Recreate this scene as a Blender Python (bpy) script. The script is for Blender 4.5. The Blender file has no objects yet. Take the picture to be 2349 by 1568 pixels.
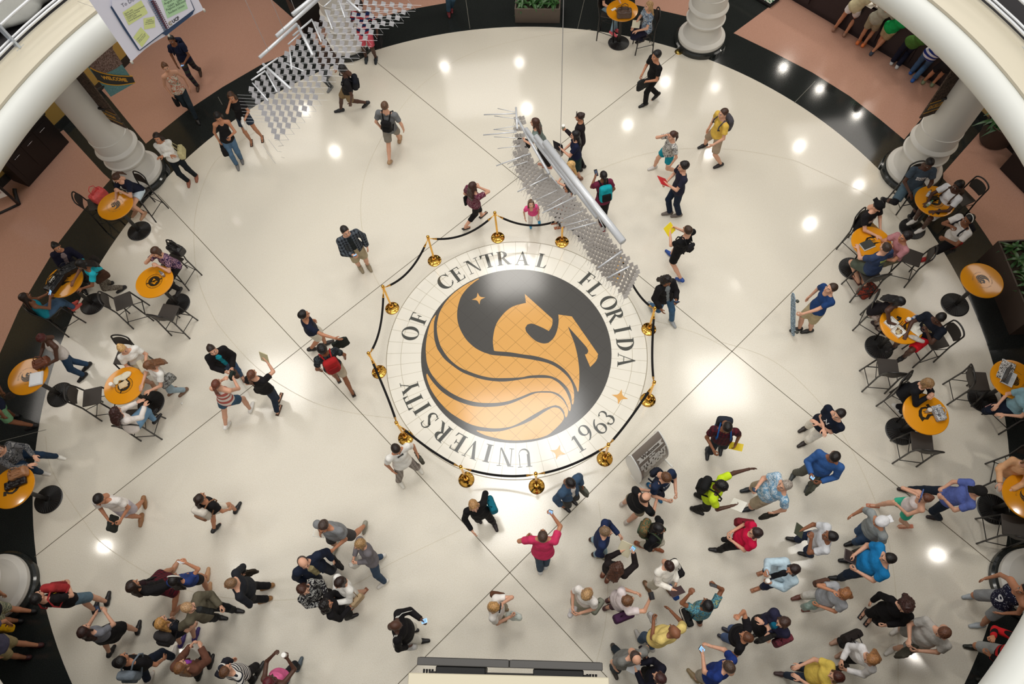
import bpy, math, random
import numpy as np
from mathutils import Vector, Matrix
random.seed(7)
SC=bpy.context.scene; COL=SC.collection
PI=math.pi
# ---------------------------------------------------------------- camera, light, exposure
CAM_H=13.5; TH=math.radians(25.756); RO=math.radians(-6.566); FPX=1566.0
_F=np.array([0,math.sin(TH),-math.cos(TH)]); _U0=np.array([0,math.cos(TH),math.sin(TH)]); _R0=np.array([1.,0,0])
_RX=math.cos(RO)*_R0+math.sin(RO)*_U0; _UP=-math.sin(RO)*_R0+math.cos(RO)*_U0
cd=bpy.data.cameras.new('camera'); cam=bpy.data.objects.new('camera',cd); COL.objects.link(cam)
cd.sensor_width=36; cd.lens=FPX/2349*36; cd.clip_end=200
cam.matrix_world=Matrix(((_RX[0],_UP[0],-_F[0],0),(_RX[1],_UP[1],-_F[1],0),(_RX[2],_UP[2],-_F[2],CAM_H),(0,0,0,1)))
SC.camera=cam
W=bpy.data.worlds.new('world'); SC.world=W; W.use_nodes=True
W.node_tree.nodes['Background'].inputs[0].default_value=(1.0,.98,.95,1); W.node_tree.nodes['Background'].inputs[1].default_value=.54
SC.view_settings.view_transform='Standard'; SC.view_settings.look='None'; SC.view_settings.gamma=1
SC.view_settings.exposure=0.0; SC.view_settings.use_curve_mapping=False
def area(name,loc,sx,sy,power,color,rot=(0,0,0)):
    l=bpy.data.lights.new(name,'AREA'); l.shape='RECTANGLE'; l.size=sx; l.size_y=sy; l.energy=power; l.color=color
    o=bpy.data.objects.new(name,l); COL.objects.link(o); o.location=loc; o.rotation_euler=rot; return o
area('skylight_glow',(.3,14.6,34),8.4,8.0,2000,(1.0,.985,.96))
area('near_floor_fill',(0,-9,34),26,8,3500,(1.0,.97,.92))  # added fill light above the camera, evens out the near half of the floor
def P(px,py,z=0.):
    "ground (or height z) point seen at that place of the photograph"
    u=(px-1174.5)/FPX; v=(784-py)/FPX
    d=_F+u*_RX+v*_UP; t=(CAM_H-z)/-d[2]
    return np.array([d[0]*t,d[1]*t,z])
def DIR(px,py,deg,z=0.):
    "image direction (degrees, 0 right, 90 up) as a heading on the ground"
    a=P(px,py,z); b=P(px+8*math.cos(math.radians(deg)),py-8*math.sin(math.radians(deg)),z)
    return math.atan2(b[1]-a[1],b[0]-a[0])
# ceiling lamps: placed where their mirror images lie on the polished floor
LAMP_Z=30.0
SPOTS=[(1020,152,1),(1192,143,.8),(1526,188,.9),(768,347,1.2),(533,515,1.3),(1208,250,1.4),(1440,286,.9),(1834,335,1.1),(1970,425,1),(1858,513,1.4),(1627,352,1.3),(700,252,.9),(1797,155,1.1),(1880,204,1),(1966,262,1),(2055,317,1),(240,1253,1.3),(2150,1272,1.3),(1640,200,.5),(640,640,.5),(1700,640,.5),(2100,1500,1),(420,1500,.8)]
def lamp_disc(name,c,r,power,spot=True):
    l=bpy.data.lights.new(name,'SPOT'); l.energy=power; l.shadow_soft_size=r; l.spot_size=math.radians(165); l.spot_blend=1.0; l.color=(1.0,.955,.88)
    o=bpy.data.objects.new(name,l); COL.objects.link(o); o.location=c
    return o
def down_lamp(c,size,power,color=(1.0,.93,.83)):
    l=bpy.data.lights.new('downlight','AREA'); l.shape='DISK'; l.size=size; l.energy=power; l.color=color
    o=bpy.data.objects.new('downlight',l); COL.objects.link(o); o.location=c
for i,(px,py,w) in enumerate(SPOTS):
    g=P(px,py); done=False
    for z,pw in((4.25,15),(8.9,52),(13.2,120)):          # undersides of the galleries
        q=g*(CAM_H+z)/CAM_H
        if math.hypot(q[0]+.2,q[1]-6.2)>9.9: down_lamp((q[0],q[1],z),.26,pw*w); done=True; break
    if not done: q=g*(CAM_H+LAMP_Z)/CAM_H; down_lamp((q[0],q[1],LAMP_Z),.8,700*w)
for px,py in((1650,880),(640,880),(1180,620),(480,1380),(1900,1300),(1180,1180)):
    g=P(px,py)*(CAM_H+30)/CAM_H; area('overhead_fill',(g[0],g[1],30),4,4,680,(1.0,.955,.88))  # added fill panels, not fittings of the hall; they brighten floor and emblem
for x,y in((-11.5,14.5),(-7,17.5),(-12.5,9),(0,18.5),(7,17.5),(11,14),(13,8)):
    area('soffit_fill',(x,y,4.2),2.6,2.6,66,(1.0,.94,.86))  # broad dim fill added below the balcony slab to brighten the salmon areas
# ---------------------------------------------------------------- materials
def srgb(c):
    return tuple(((v/255/12.92) if v/255<=.04045 else ((v/255+.055)/1.055)**2.4) for v in c)
MATS={}
def nodes(m):
    m.use_nodes=True; return m.node_tree.nodes, m.node_tree.links, m.node_tree.nodes['Principled BSDF']
def mat(name,c,rough=.6,metal=0.,spec=.5,noise=0.,nscale=30,bump=0.,bscale=60,emit=0.,alpha=1.,trans=0.,coat=0.):
    key=(name,c,rough,metal,emit)
    if key in MATS: return MATS[key]
    m=bpy.data.materials.new(name); N,L,B=nodes(m)
    col=(*srgb(c),1); B.inputs['Base Color'].default_value=col; B.inputs['Roughness'].default_value=rough; B.inputs['Metallic'].default_value=metal
    B.inputs['Specular IOR Level'].default_value=spec
    if coat: B.inputs['Coat Weight'].default_value=coat; B.inputs['Coat Roughness'].default_value=.05
    if alpha<1: B.inputs['Alpha'].default_value=alpha
    if trans: B.inputs['Transmission Weight'].default_value=trans
    if emit: B.inputs['Emission Color'].default_value=col; B.inputs['Emission Strength'].default_value=emit
    if noise or bump:
        tc=N.new('ShaderNodeTexCoord')
        if noise:
            n=N.new('ShaderNodeTexNoise'); n.inputs['Scale'].default_value=nscale; n.inputs['Detail'].default_value=4; L.new(tc.outputs['Object'],n.inputs['Vector'])
            r=N.new('ShaderNodeMapRange'); r.inputs[1].default_value=.3; r.inputs[2].default_value=.7; r.inputs[3].default_value=1-noise; r.inputs[4].default_value=1+noise
            L.new(n.outputs['Fac'],r.inputs[0])
            x=N.new('ShaderNodeVectorMath'); x.operation='SCALE'; x.inputs[0].default_value=col[:3]; L.new(r.outputs[0],x.inputs['Scale']); L.new(x.outputs[0],B.inputs['Base Color'])
        if bump:
            n=N.new('ShaderNodeTexNoise'); n.inputs['Scale'].default_value=bscale; n.inputs['Detail'].default_value=3; L.new(tc.outputs['Object'],n.inputs['Vector'])
            b=N.new('ShaderNodeBump'); b.inputs['Strength'].default_value=bump; b.inputs['Distance'].default_value=.02; L.new(n.outputs['Fac'],b.inputs['Height']); L.new(b.outputs[0],B.inputs['Normal'])
    MATS[key]=m; return m
def cloth(c,pat='',c2=(240,240,240),c3=None):
    key=('cloth',c,pat,c2,c3)
    if key in MATS: return MATS[key]
    if not pat:
        m=mat('fabric_%d_%d_%d'%c,c,.85,spec=.2,noise=.12,nscale=9,bump=.9,bscale=13); MATS[key]=m; return m
    m=bpy.data.materials.new('patterned_fabric'); N,L,B=nodes(m); B.inputs['Roughness'].default_value=.85; B.inputs['Specular IOR Level'].default_value=.2
    tc=N.new('ShaderNodeTexCoord'); a=(*srgb(c),1); b=(*srgb(c2),1); d=(*srgb(c3 or c2),1)
    mx=N.new('ShaderNodeMixRGB'); mx.inputs[1].default_value=a; mx.inputs[2].default_value=b; fac=None
    def sine(axis,fr):
        s=N.new('ShaderNodeSeparateXYZ'); L.new(tc.outputs['Object'],s.inputs[0])
        q=N.new('ShaderNodeMath'); q.operation='MULTIPLY'; q.inputs[1].default_value=fr; L.new(s.outputs[axis],q.inputs[0])
        w=N.new('ShaderNodeMath'); w.operation='SINE'; L.new(q.outputs[0],w.inputs[0])
        g=N.new('ShaderNodeMath'); g.operation='GREATER_THAN'; g.inputs[1].default_value=0.; L.new(w.outputs[0],g.inputs[0]); return g.outputs[0]
    if pat=='stripe': L.new(sine(2,110),mx.inputs[0])
    elif pat=='wide': L.new(sine(2,45),mx.inputs[0])
    elif pat=='plaid':
        h=N.new('ShaderNodeMath'); h.operation='ADD'; L.new(sine(2,95),h.inputs[0]); L.new(sine(0,95),h.inputs[1])
        h2=N.new('ShaderNodeMath'); h2.operation='MULTIPLY'; h2.inputs[1].default_value=.5; L.new(h.outputs[0],h2.inputs[0]); L.new(h2.outputs[0],mx.inputs[0])
    elif pat=='dots':
        v=N.new('ShaderNodeTexVoronoi'); v.inputs['Scale'].default_value=38; L.new(tc.outputs['Object'],v.inputs['Vector'])
        g=N.new('ShaderNodeMath'); g.operation='LESS_THAN'; g.inputs[1].default_value=.22; L.new(v.outputs['Distance'],g.inputs[0]); L.new(g.outputs[0],mx.inputs[0])
    else:
        sc={'floral':22,'blotch':14,'fine':45}.get(pat,22)
        n=N.new('ShaderNodeTexNoise'); n.inputs['Scale'].default_value=sc; n.inputs['Detail'].default_value=2; n.inputs['Distortion'].default_value=1.2; L.new(tc.outputs['Object'],n.inputs['Vector'])
        r=N.new('ShaderNodeValToRGB'); r.color_ramp.interpolation='CONSTANT'
        r.color_ramp.elements[0].color=a; r.color_ramp.elements[1].position=.5; r.color_ramp.elements[1].color=b
        e=r.color_ramp.elements.new(.6); e.color=d
        L.new(n.outputs['Fac'],r.inputs[0]); L.new(r.outputs[0],B.inputs['Base Color'])
    if pat in('stripe','wide','plaid','dots'): L.new(mx.outputs[0],B.inputs['Base Color'])
    n=N.new('ShaderNodeTexNoise'); n.inputs['Scale'].default_value=13; L.new(tc.outputs['Object'],n.inputs['Vector'])
    bp=N.new('ShaderNodeBump'); bp.inputs['Strength'].default_value=.8; bp.inputs['Distance'].default_value=.02; L.new(n.outputs['Fac'],bp.inputs['Height']); L.new(bp.outputs[0],B.inputs['Normal'])
    MATS[key]=m; return m
def hairmat(c):
    key=('hair',c)
    if key in MATS: return MATS[key]
    m=bpy.data.materials.new('hair_strands'); N,L,B=nodes(m); B.inputs['Roughness'].default_value=.45; B.inputs['Specular IOR Level'].default_value=.4
    tc=N.new('ShaderNodeTexCoord'); mp=N.new('ShaderNodeMapping'); mp.inputs['Scale'].default_value=(60,60,7); L.new(tc.outputs['Object'],mp.inputs[0])
    n=N.new('ShaderNodeTexNoise'); n.inputs['Scale'].default_value=1; n.inputs['Detail'].default_value=3; L.new(mp.outputs[0],n.inputs['Vector'])
    r=N.new('ShaderNodeMapRange'); r.inputs[1].default_value=.3; r.inputs[2].default_value=.7; r.inputs[3].default_value=.6; r.inputs[4].default_value=1.5; L.new(n.outputs['Fac'],r.inputs[0])
    x=N.new('ShaderNodeVectorMath'); x.operation='SCALE'; x.inputs[0].default_value=srgb(c); L.new(r.outputs[0],x.inputs['Scale']); L.new(x.outputs[0],B.inputs['Base Color'])
    b=N.new('ShaderNodeBump'); b.inputs['Strength'].default_value=.6; b.inputs['Distance'].default_value=.01; L.new(n.outputs['Fac'],b.inputs['Height']); L.new(b.outputs[0],B.inputs['Normal'])
    MATS[key]=m; return m
def metal(name,c,rough=.25): return mat(name,c,rough,1.)
M_BLK=mat('black_paint',(32,29,27),.38,spec=.5); M_BLK2=mat('black_plastic',(18,18,20),.5); M_SEAT=mat('dark_vinyl',(58,52,47),.55,bump=.15,bscale=200)
M_BRASS=metal('polished_brass',(230,175,80),.12); M_ALU=mat('white_aluminium',(222,224,226),.3,.2); M_WHITE=mat('white_paint',(232,230,222),.5)
# ---------------------------------------------------------------- object helpers
def mesh_from(name,V,Fq,mats,idx=None,smooth=True):
    me=bpy.data.meshes.new(name); V=np.asarray(V,np.float32)
    if isinstance(Fq,np.ndarray) and Fq.ndim==2:
        n=len(Fq); k=Fq.shape[1]
        me.vertices.add(len(V)); me.vertices.foreach_set('co',V.ravel()); me.loops.add(n*k); me.loops.foreach_set('vertex_index',Fq.ravel().astype(np.int32))
        me.polygons.add(n); me.polygons.foreach_set('loop_start',np.arange(0,n*k,k,dtype=np.int32)); me.polygons.foreach_set('loop_total',np.full(n,k,np.int32))
    else: me.from_pydata([tuple(v) for v in V],[],[list(f) for f in Fq])
    for m in mats: me.materials.append(m)
    if idx is not None: me.polygons.foreach_set('material_index',np.asarray(idx,np.int32))
    me.update(calc_edges=True); me.validate()
    if smooth: me.polygons.foreach_set('use_smooth',np.ones(len(me.polygons),bool))
    return me
def link(name,me,parent=None):
    o=bpy.data.objects.new(name,me); COL.objects.link(o)
    if parent is not None: o.parent=parent
    return o
def tag(o,label=None,cat=None,group=None,kind=None):
    if label: o['label']=label
    if cat: o['category']=cat
    if group: o['group']=group
    if kind: o['kind']=kind
    return o
def empty(name,loc,rz=0,label=None,cat=None,group=None):
    o=bpy.data.objects.new(name,None); COL.objects.link(o); o.location=tuple(float(v) for v in loc); o.rotation_euler=(0,0,rz); o.empty_display_size=.1
    return tag(o,label,cat,group)
def copy_tree(o,parent=None):
    c=o.copy(); COL.objects.link(c)
    if parent is not None: c.parent=parent
    for ch in list(o.children): copy_tree(ch,c)
    return c
class MB:
    "collects simple shapes into one mesh"
    def __init__(s): s.V=[];s.F=[];s.I=[];s.mi=0
    def add(s,V,F):
        b=len(s.V); s.V+= [tuple(map(float,v)) for v in V]; s.F+=[[b+i for i in f] for f in F]; s.I+=[s.mi]*len(F); return s
    def box(s,c,h,M=None,bev=0.):
        c=np.array(c,float); M=np.eye(3) if M is None else np.array(M,float)
        if bev<=0:
            V=[c+ (M.T@np.array([x*h[0],y*h[1],z*h[2]])) for x in(-1,1) for y in(-1,1) for z in(-1,1)]
            return s.add(V,[(0,1,3,2),(4,6,7,5),(0,4,5,1),(2,3,7,6),(0,2,6,4),(1,5,7,3)])
        V=[];idx={}
        h=np.array(h,float); b=min(bev,*(h*.9))
        for sx in(-1,1):
            for sy in(-1,1):
                for sz in(-1,1):
                    for a in range(3):
                        q=h-b; q[a]=h[a]; idx[(sx,sy,sz,a)]=len(V); V.append(c+M.T@(q*np.array([sx,sy,sz])))
        F=[]
        for a in range(3):
            u,v=(a+1)%3,(a+2)%3
            for sg in(-1,1):
                f=[]
                for (p,q) in((-1,-1),(1,-1),(1,1),(-1,1)):
                    t=[0,0,0]; t[a]=sg;t[u]=p;t[v]=q; f.append(idx[(*t,a)])
                F.append(f if sg>0 else f[::-1])
            for p in(-1,1):
                for q in(-1,1):   # edge along axis a
                    t0=[0,0,0];t0[a]=-1;t0[u]=p;t0[v]=q; t1=list(t0);t1[a]=1
                    f=[idx[(*t0,u)],idx[(*t1,u)],idx[(*t1,v)],idx[(*t0,v)]]
                    F.append(f if p*q<0 else f[::-1])
        for sx in(-1,1):
            for sy in(-1,1):
                for sz in(-1,1):
                    f=[idx[(sx,sy,sz,a)] for a in range(3)]; F.append(f if sx*sy*sz>0 else f[::-1])
        return s.add(V,F)
    def tube(s,pts,r,n=8,closed=False,cap=True):
        pts=[np.array(p,float) for p in pts]; m=len(pts); rr=r if hasattr(r,'__len__') else [r]*m
        V=[];prev=None
        for i,p in enumerate(pts):
            a=pts[(i-1)%m] if (closed or i>0) else pts[0]; b=pts[(i+1)%m] if(closed or i<m-1) else pts[-1]
            t=b-a; t/=max(np.linalg.norm(t),1e-9)
            if prev is None: x=np.cross(t,[0,0,1.]) if abs(t[2])<.9 else np.cross(t,[1.,0,0])
            else: x=prev-t*(prev@t)
            x/=max(np.linalg.norm(x),1e-9); prev=x; y=np.cross(t,x)
            V+=[p+rr[i]*(x*math.cos(2*PI*k/n)+y*math.sin(2*PI*k/n)) for k in range(n)]
        F=[]
        for i in range(m if closed else m-1):
            j=(i+1)%m
            for k in range(n): F.append((i*n+k,i*n+(k+1)%n,j*n+(k+1)%n,j*n+k))
        if cap and not closed: F.append(tuple(range(n))[::-1]); F.append(tuple((m-1)*n+k for k in range(n)))
        return s.add(V,F)
    def lathe(s,prof,c=(0,0,0),n=32):
        V=[(c[0]+r*math.cos(2*PI*k/n),c[1]+r*math.sin(2*PI*k/n),c[2]+z) for r,z in prof for k in range(n)]; F=[]
        for i in range(len(prof)-1):
            for k in range(n): F.append((i*n+k,i*n+(k+1)%n,(i+1)*n+(k+1)%n,(i+1)*n+k))
        if prof[0][0]>1e-4: F.append(tuple(range(n))[::-1])
        if prof[-1][0]>1e-4: F.append(tuple((len(prof)-1)*n+k for k in range(n)))
        return s.add(V,F)
    def poly(s,pts): return s.add(pts,[tuple(range(len(pts)))])
    def prism(s,pts,dz):
        "flat outline (world points) extruded by vector dz"
        n=len(pts); d=np.array(dz,float); V=[np.array(p,float) for p in pts]+[np.array(p,float)+d for p in pts]
        return s.add(V,[tuple(range(n))[::-1],tuple(range(n,2*n))]+[(i,(i+1)%n,n+(i+1)%n,n+i) for i in range(n)])
    def build(s,name,mats,parent=None,smooth=False,inv=None,sharp=None):
        if not isinstance(mats,(list,tuple)): mats=[mats]
        V=np.array(s.V)
        if inv is not None: V=(np.c_[V,np.ones(len(V))]@np.array(inv).T)[:,:3]
        me=mesh_from(name,V,s.F,mats,s.I,smooth)
        if smooth and sharp: 
            try: me.set_sharp_from_angle(angle=math.radians(sharp))
            except Exception: pass
        return link(name,me,parent)
def text_mesh(s,size,mb,O,X,Y,depth=.004,align='CENTER',bold=0.,shear=0.):
    "writing as geometry: baseline middle at O, along X, up Y"
    cu=bpy.data.curves.new('writing','FONT'); cu.body=s; cu.size=size; cu.align_x=align; cu.offset=bold; cu.resolution_u=2; cu.shear=shear
    ob=bpy.data.objects.new('writing',cu); COL.objects.link(ob); dg=bpy.context.evaluated_depsgraph_get()
    me=bpy.data.meshes.new_from_object(ob.evaluated_get(dg)); O=np.array(O,float);X=np.array(X,float);Y=np.array(Y,float);Z=np.cross(X,Y)
    V=[O+X*v.co.x+Y*v.co.y+Z*depth for v in me.vertices]; mb.add(V,[tuple(p.vertices) for p in me.polygons])
    bpy.data.objects.remove(ob); bpy.data.curves.remove(cu); bpy.data.meshes.remove(me)
# ---------------------------------------------------------------- implicit surfaces (organic shapes)
def unit(v):
    v=np.array(v,float); return v/max(np.linalg.norm(v),1e-9)
class SDF:
    def __init__(s,k=.03): s.p=[]; s.k=k
    def cone(s,a,b,ra,rb,cuts=(),k=None,sub=False):
        a=np.array(a,float);b=np.array(b,float);ba=b-a;bb=max(ba@ba,1e-9)
        def f(p):
            q=p-a; t=np.clip(q@ba/bb,0,1); d=np.linalg.norm(q-t[...,None]*ba,axis=-1)-(ra+(rb-ra)*t)
            for c,n in cuts: d=np.maximum(d,(p-c)@n)
            return d
        r=max(ra,rb); s.p.append((np.minimum(a,b)-r,np.maximum(a,b)+r,f,s.k if k is None else k,sub)); return s
    def ell(s,c,r,M=None,cuts=(),k=None,sub=False):
        c=np.array(c,float);r=np.array(r,float);M=np.eye(3) if M is None else np.array(M,float)
        def f(p):
            q=(p-c)@M.T; k0=np.linalg.norm(q/r,axis=-1); k1=np.linalg.norm(q/(r*r),axis=-1)+1e-9; d=k0*(k0-1)/k1
            for cc,n in cuts: d=np.maximum(d,(p-cc)@n)
            return d
        e=np.sqrt(((M.T*r)**2).sum(1)); s.p.append((c-e,c+e,f,s.k if k is None else k,sub)); return s
    def box(s,c,h,M=None,rad=.02,k=None,sub=False):
        c=np.array(c,float);h=np.array(h,float);M=np.eye(3) if M is None else np.array(M,float)
        def f(p):
            q=np.abs((p-c)@M.T)-(h-rad); return np.linalg.norm(np.maximum(q,0),axis=-1)+np.minimum(q.max(-1),0)-rad
        e=np.abs(M.T*h).sum(1); s.p.append((c-e,c+e,f,s.k if k is None else k,sub)); return s
    def mesh(s,h,wob=0.,wf=40.):
        lo=np.min([p[0] for p in s.p if not p[4]],0)-3*h-wob; hi=np.max([p[1] for p in s.p if not p[4]],0)+3*h+wob
        n=np.maximum(np.ceil((hi-lo)/h).astype(int)+1,3)
        ax=[lo[i]+h*np.arange(n[i]) for i in range(3)]; D=np.full(n,.5)
        for a,b,f,k,sub in s.p:
            m=k+3*h; i0=np.maximum(np.floor((a-m-lo)/h).astype(int),0); i1=np.minimum(np.ceil((b+m-lo)/h).astype(int)+1,n)
            if (i1<=i0).any(): continue
            G=np.stack(np.meshgrid(ax[0][i0[0]:i1[0]],ax[1][i0[1]:i1[1]],ax[2][i0[2]:i1[2]],indexing='ij'),-1)
            sl=tuple(slice(i0[j],i1[j]) for j in range(3)); d=f(G); o=D[sl]
            if sub: D[sl]=np.maximum(o,-d); continue
            if k>0:
                hh=np.clip(.5+.5*(o-d)/k,0,1); D[sl]=o*(1-hh)+d*hh-k*hh*(1-hh)
            else: D[sl]=np.minimum(o,d)
        if wob:
            X,Y,Z=np.meshgrid(*ax,indexing='ij'); D=D+wob*np.sin(X*wf)*np.sin(Y*wf*1.1+1)*np.sin(Z*wf*.9+2)
        return nets(D,lo,h)
def nets(f,o,h):
    ins=f<0; c=np.zeros(np.array(f.shape)-1,np.int8)
    for x in(0,1):
        for y in(0,1):
            for z in(0,1): c+=ins[x:x+c.shape[0],y:y+c.shape[1],z:z+c.shape[2]]
    act=(c>0)&(c<8); I=np.argwhere(act); idx=-np.ones(c.shape,np.int32); idx[act]=np.arange(len(I))
    acc=np.zeros((len(I),3)); cnt=np.zeros(len(I))
    for a in range(3):
        b,d=(a+1)%3,(a+2)%3
        for p in(0,1):
            for q in(0,1):
                o0=np.zeros(3,int);o0[b]=p;o0[d]=q;o1=o0.copy();o1[a]=1
                A=I+o0;Bq=I+o1; f0=f[A[:,0],A[:,1],A[:,2]];f1=f[Bq[:,0],Bq[:,1],Bq[:,2]]; m=(f0<0)!=(f1<0)
                t=np.where(m,f0/np.where(m,f0-f1,1),0); pt=np.tile(o0.astype(float),(len(I),1)); pt[:,a]+=t
                acc+=pt*m[:,None]; cnt+=m
    V=(I+acc/np.maximum(cnt,1)[:,None])*h+o
    Q=[]
    for a in range(3):
        b,d=(a+1)%3,(a+2)%3
        s0=[slice(1,-1)]*3; s0[a]=slice(0,-1); s1=list(s0); s1[a]=slice(1,None)
        x=ins[tuple(s0)];y=ins[tuple(s1)]; E=np.argwhere(x!=y)
        off=np.ones(3,int);off[a]=0; E=E+off
        if not len(E): continue
        sg=ins[E[:,0],E[:,1],E[:,2]]
        def g(db,dd):
            T=E.copy();T[:,b]-=db;T[:,d]-=dd; return idx[T[:,0],T[:,1],T[:,2]]
        q=np.stack([g(0,0),g(1,0),g(1,1),g(0,1)],1); q[~sg]=q[~sg][:,::-1]; Q.append(q)
    return V,np.concatenate(Q)
def sdf_obj(name,sd,h,m,parent=None,inv=None,wob=0.,wf=40.):
    V,Q=sd.mesh(h,wob,wf)
    if inv is not None: V=(np.c_[V,np.ones(len(V))]@np.array(inv).T)[:,:3]
    return link(name,mesh_from(name,V,Q,[m]),parent)
# ---------------------------------------------------------------- people
SKIN={0:(236,190,165),1:(218,166,138),2:(190,132,100),3:(138,90,64),4:(82,54,42)}
Z3=np.array([0,0,1.])
def build_head(fem):
    s=SDF(.022)
    s.ell((0,-.012,.03),(.078,.097,.090)); s.ell((0,.03,-.035),(.060 if fem else .064,.066,.082))
    s.ell((0,.058,-.092),(.030 if fem else .036,.030,.022)); s.cone((0,-.02,-.07),(0,-.03,-.19),.050 if fem else .057,.054 if fem else .062)
    s.ell((0,.086,.026),(.046,.014,.010),k=.012)
    for sx in(-1,1): s.ell((sx*.031,.104,.004),(.018,.014,.012),sub=True)
    for sx in(-1,1):
        s.ell((sx*.031,.082,.003),(.0135,.0135,.0125),k=.003); s.ell((sx*.080,-.006,-.012),(.009,.019,.031),k=.008); s.ell((sx*.045,.062,-.03),(.02,.018,.018),k=.02)
    s.cone((0,.090,.012),(0,.113,-.030),.007,.0125,k=.012); s.ell((0,.090,-.064),(.024,.010,.0085),k=.006)
    V,Q=s.mesh(.0078)
    c=V[Q].mean(1); ax=np.abs(c[:,0]); I=np.zeros(len(Q),int)
    I[(ax<.026)&(np.abs(c[:,2]+.064)<.010)&(c[:,1]>.084)]=1
    I[(np.hypot(ax-.031,c[:,2]-.003)<.0125)&(c[:,1]>.078)]=2
    I[(np.hypot(ax-.031,c[:,2]-.003)<.0062)&(c[:,1]>.078)]=3
    I[(ax>.014)&(ax<.046)&(np.abs(c[:,2]-.030)<.0042)&(c[:,1]>.07)]=3
    return V,Q,I
def build_hand(curl):
    "right hand; x=thumb side, y=along fingers, z=back of hand"
    s=SDF(.008); s.ell((0,.045,0),(.042,.055,.016)); s.cone((0,-.03,0),(0,.02,0),.027,.026); L=[.072,.080,.074,.058]
    for i,(x,l) in enumerate(zip((.030,.010,-.010,-.029),L)):
        a=np.array([x,.085 if i in(1,2) else .078,0]); ang=curl*.25
        for k,fr in enumerate((.45,.32,.23)):
            ang+=curl*(.75 if k else .45); b=a+l*fr*np.array([x*.8,math.cos(ang),-math.sin(ang)]); s.cone(a,b,.0095-.0008*k,.0088-.0008*k,k=.003); a=b
    a=np.array([.030,.015,-.004]); b=a+np.array([.030,.030,-.012-curl*.006]); c=b+np.array([.012-curl*.02,.030,-.010-curl*.012])
    s.cone(a,b,.016,.012,k=.012); s.cone(b,c,.0115,.0095,k=.003)
    return s.mesh(.0062)
HEADS=[build_head(0),build_head(1)]; HANDS=[build_hand(.35),build_hand(1.25)]
ARM={ # out, forward, up, grip, elbow pole (out,fwd,up)
 'd':(.09,.05,-.50,0,(.6,-.6,0)),'g':(.12,.06,-.49,1,(.6,-.6,0)),'f':(.06,.26,-.40,0,(.5,-.6,-.4)),'b':(.10,-.24,-.42,0,(.5,-.7,.2)),
 'p':(-.09,.34,-.16,1,(.6,-.2,-.9)),'P':(-.04,.40,.10,1,(.7,-.1,-.8)),'U':(.06,.26,.32,1,(.9,.2,-.3)),'h':(-.08,.27,-.34,1,(.7,-.6,-.3)),
 'c':(-.25,.19,-.22,0,(.35,-.1,-1.)),'e':(-.08,.14,.17,1,(.6,.5,-.7)),'w':(.10,.10,-.40,0,(1.,-.3,0)),'o':(.38,.28,-.26,1,(.3,-.8,-.3)),
 't':(-.06,.40,-.25,0,(.7,-.2,-.6)),'l':(-.05,.30,-.36,0,(.7,-.4,-.4)),'s':(-.03,.15,-.07,1,(.7,.1,-.8)),'O':(.42,.38,-.12,0,(.4,-.7,-.5)),'F':(.0,.46,-.30,1,(.5,-.6,-.4)),'k':(-.14,.22,-.04,1,(.5,.4,-.8))}
def ik(a,b,l1,l2,pole):
    d=b-a; L=np.linalg.norm(d); m=(l1+l2)*.995
    if L>m: b=a+d/L*m; d=b-a; L=m
    if L<abs(l1-l2)+.02: L=abs(l1-l2)+.02
    u=unit(d); x=(l1*l1-l2*l2+L*L)/(2*L); y=math.sqrt(max(l1*l1-x*x,0)); p=pole-u*(pole@u)
    return a+u*x+unit(p)*y, b
PEOPLE=[]
def hair_sdf(st,sc):
    s=SDF(.02); face=(np.array([0,.052,.052]),unit((0,.80,-.60))); low=(np.array([0,0,-.045]),np.array([0,.25,-1.])); R=np.array([.0875,.1065,.098])
    def blk(c,r,extra=()): s.ell(c,r,cuts=(face,)+tuple(extra))
    if st=='s': blk((0,-.016,.034),R*.985,(low,))
    elif st=='h': blk((0,-.018,.030),R*.985,(low,(np.array([0,0,.062]),unit((0,.5,1)))))
    elif st=='a': blk((0,-.018,.042),R*1.10,(low,))
    elif st in'pb':
        blk((0,-.016,.034),R*.99,(low,))
        if st=='b': s.ell((0,-.085,.088),(.042,.04,.038))
        else: s.ell((0,-.115,.03),(.028,.028,.028)); s.cone((0,-.13,.02),(0,-.155,-.12),.030,.030); s.cone((0,-.155,-.12),(0,-.145,-.26),.030,.012)
    else:
        blk((0,-.018,.038),R*1.04); s.ell((0,-.045,-.035),(.092,.075,.095),cuts=((np.array([0,.022,0]),np.array([0,1.,0])),))
        for sx in(-1,1): s.cone((sx*.078,.012,.03),(sx*.085,.015,-.10),.020,.022)
        if st in'lc':
            r=.052 if st=='c' else .040
            for x in(-.062,-.02,.02,.062): s.cone((x,-.075,-.06),(x*1.1,-.125,-.25),r,r*.85); s.cone((x*1.1,-.125,-.25),(x*.9,-.135,-.36),r*.85,.016)
            if st=='c':
                for sx in(-1,1): s.ell((sx*.09,-.02,-.08),(.045,.06,.09))
    return s
_HC={}
def hair_mesh(st):
    if st not in _HC:
        w={'c':(.012,75.),'a':(.006,120.),'l':(.003,60.),'m':(.004,60.)}.get(st,(.0015,80.)); _HC[st]=hair_sdf(st,1).mesh(.0095,*w)
    return _HC[st]
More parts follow.
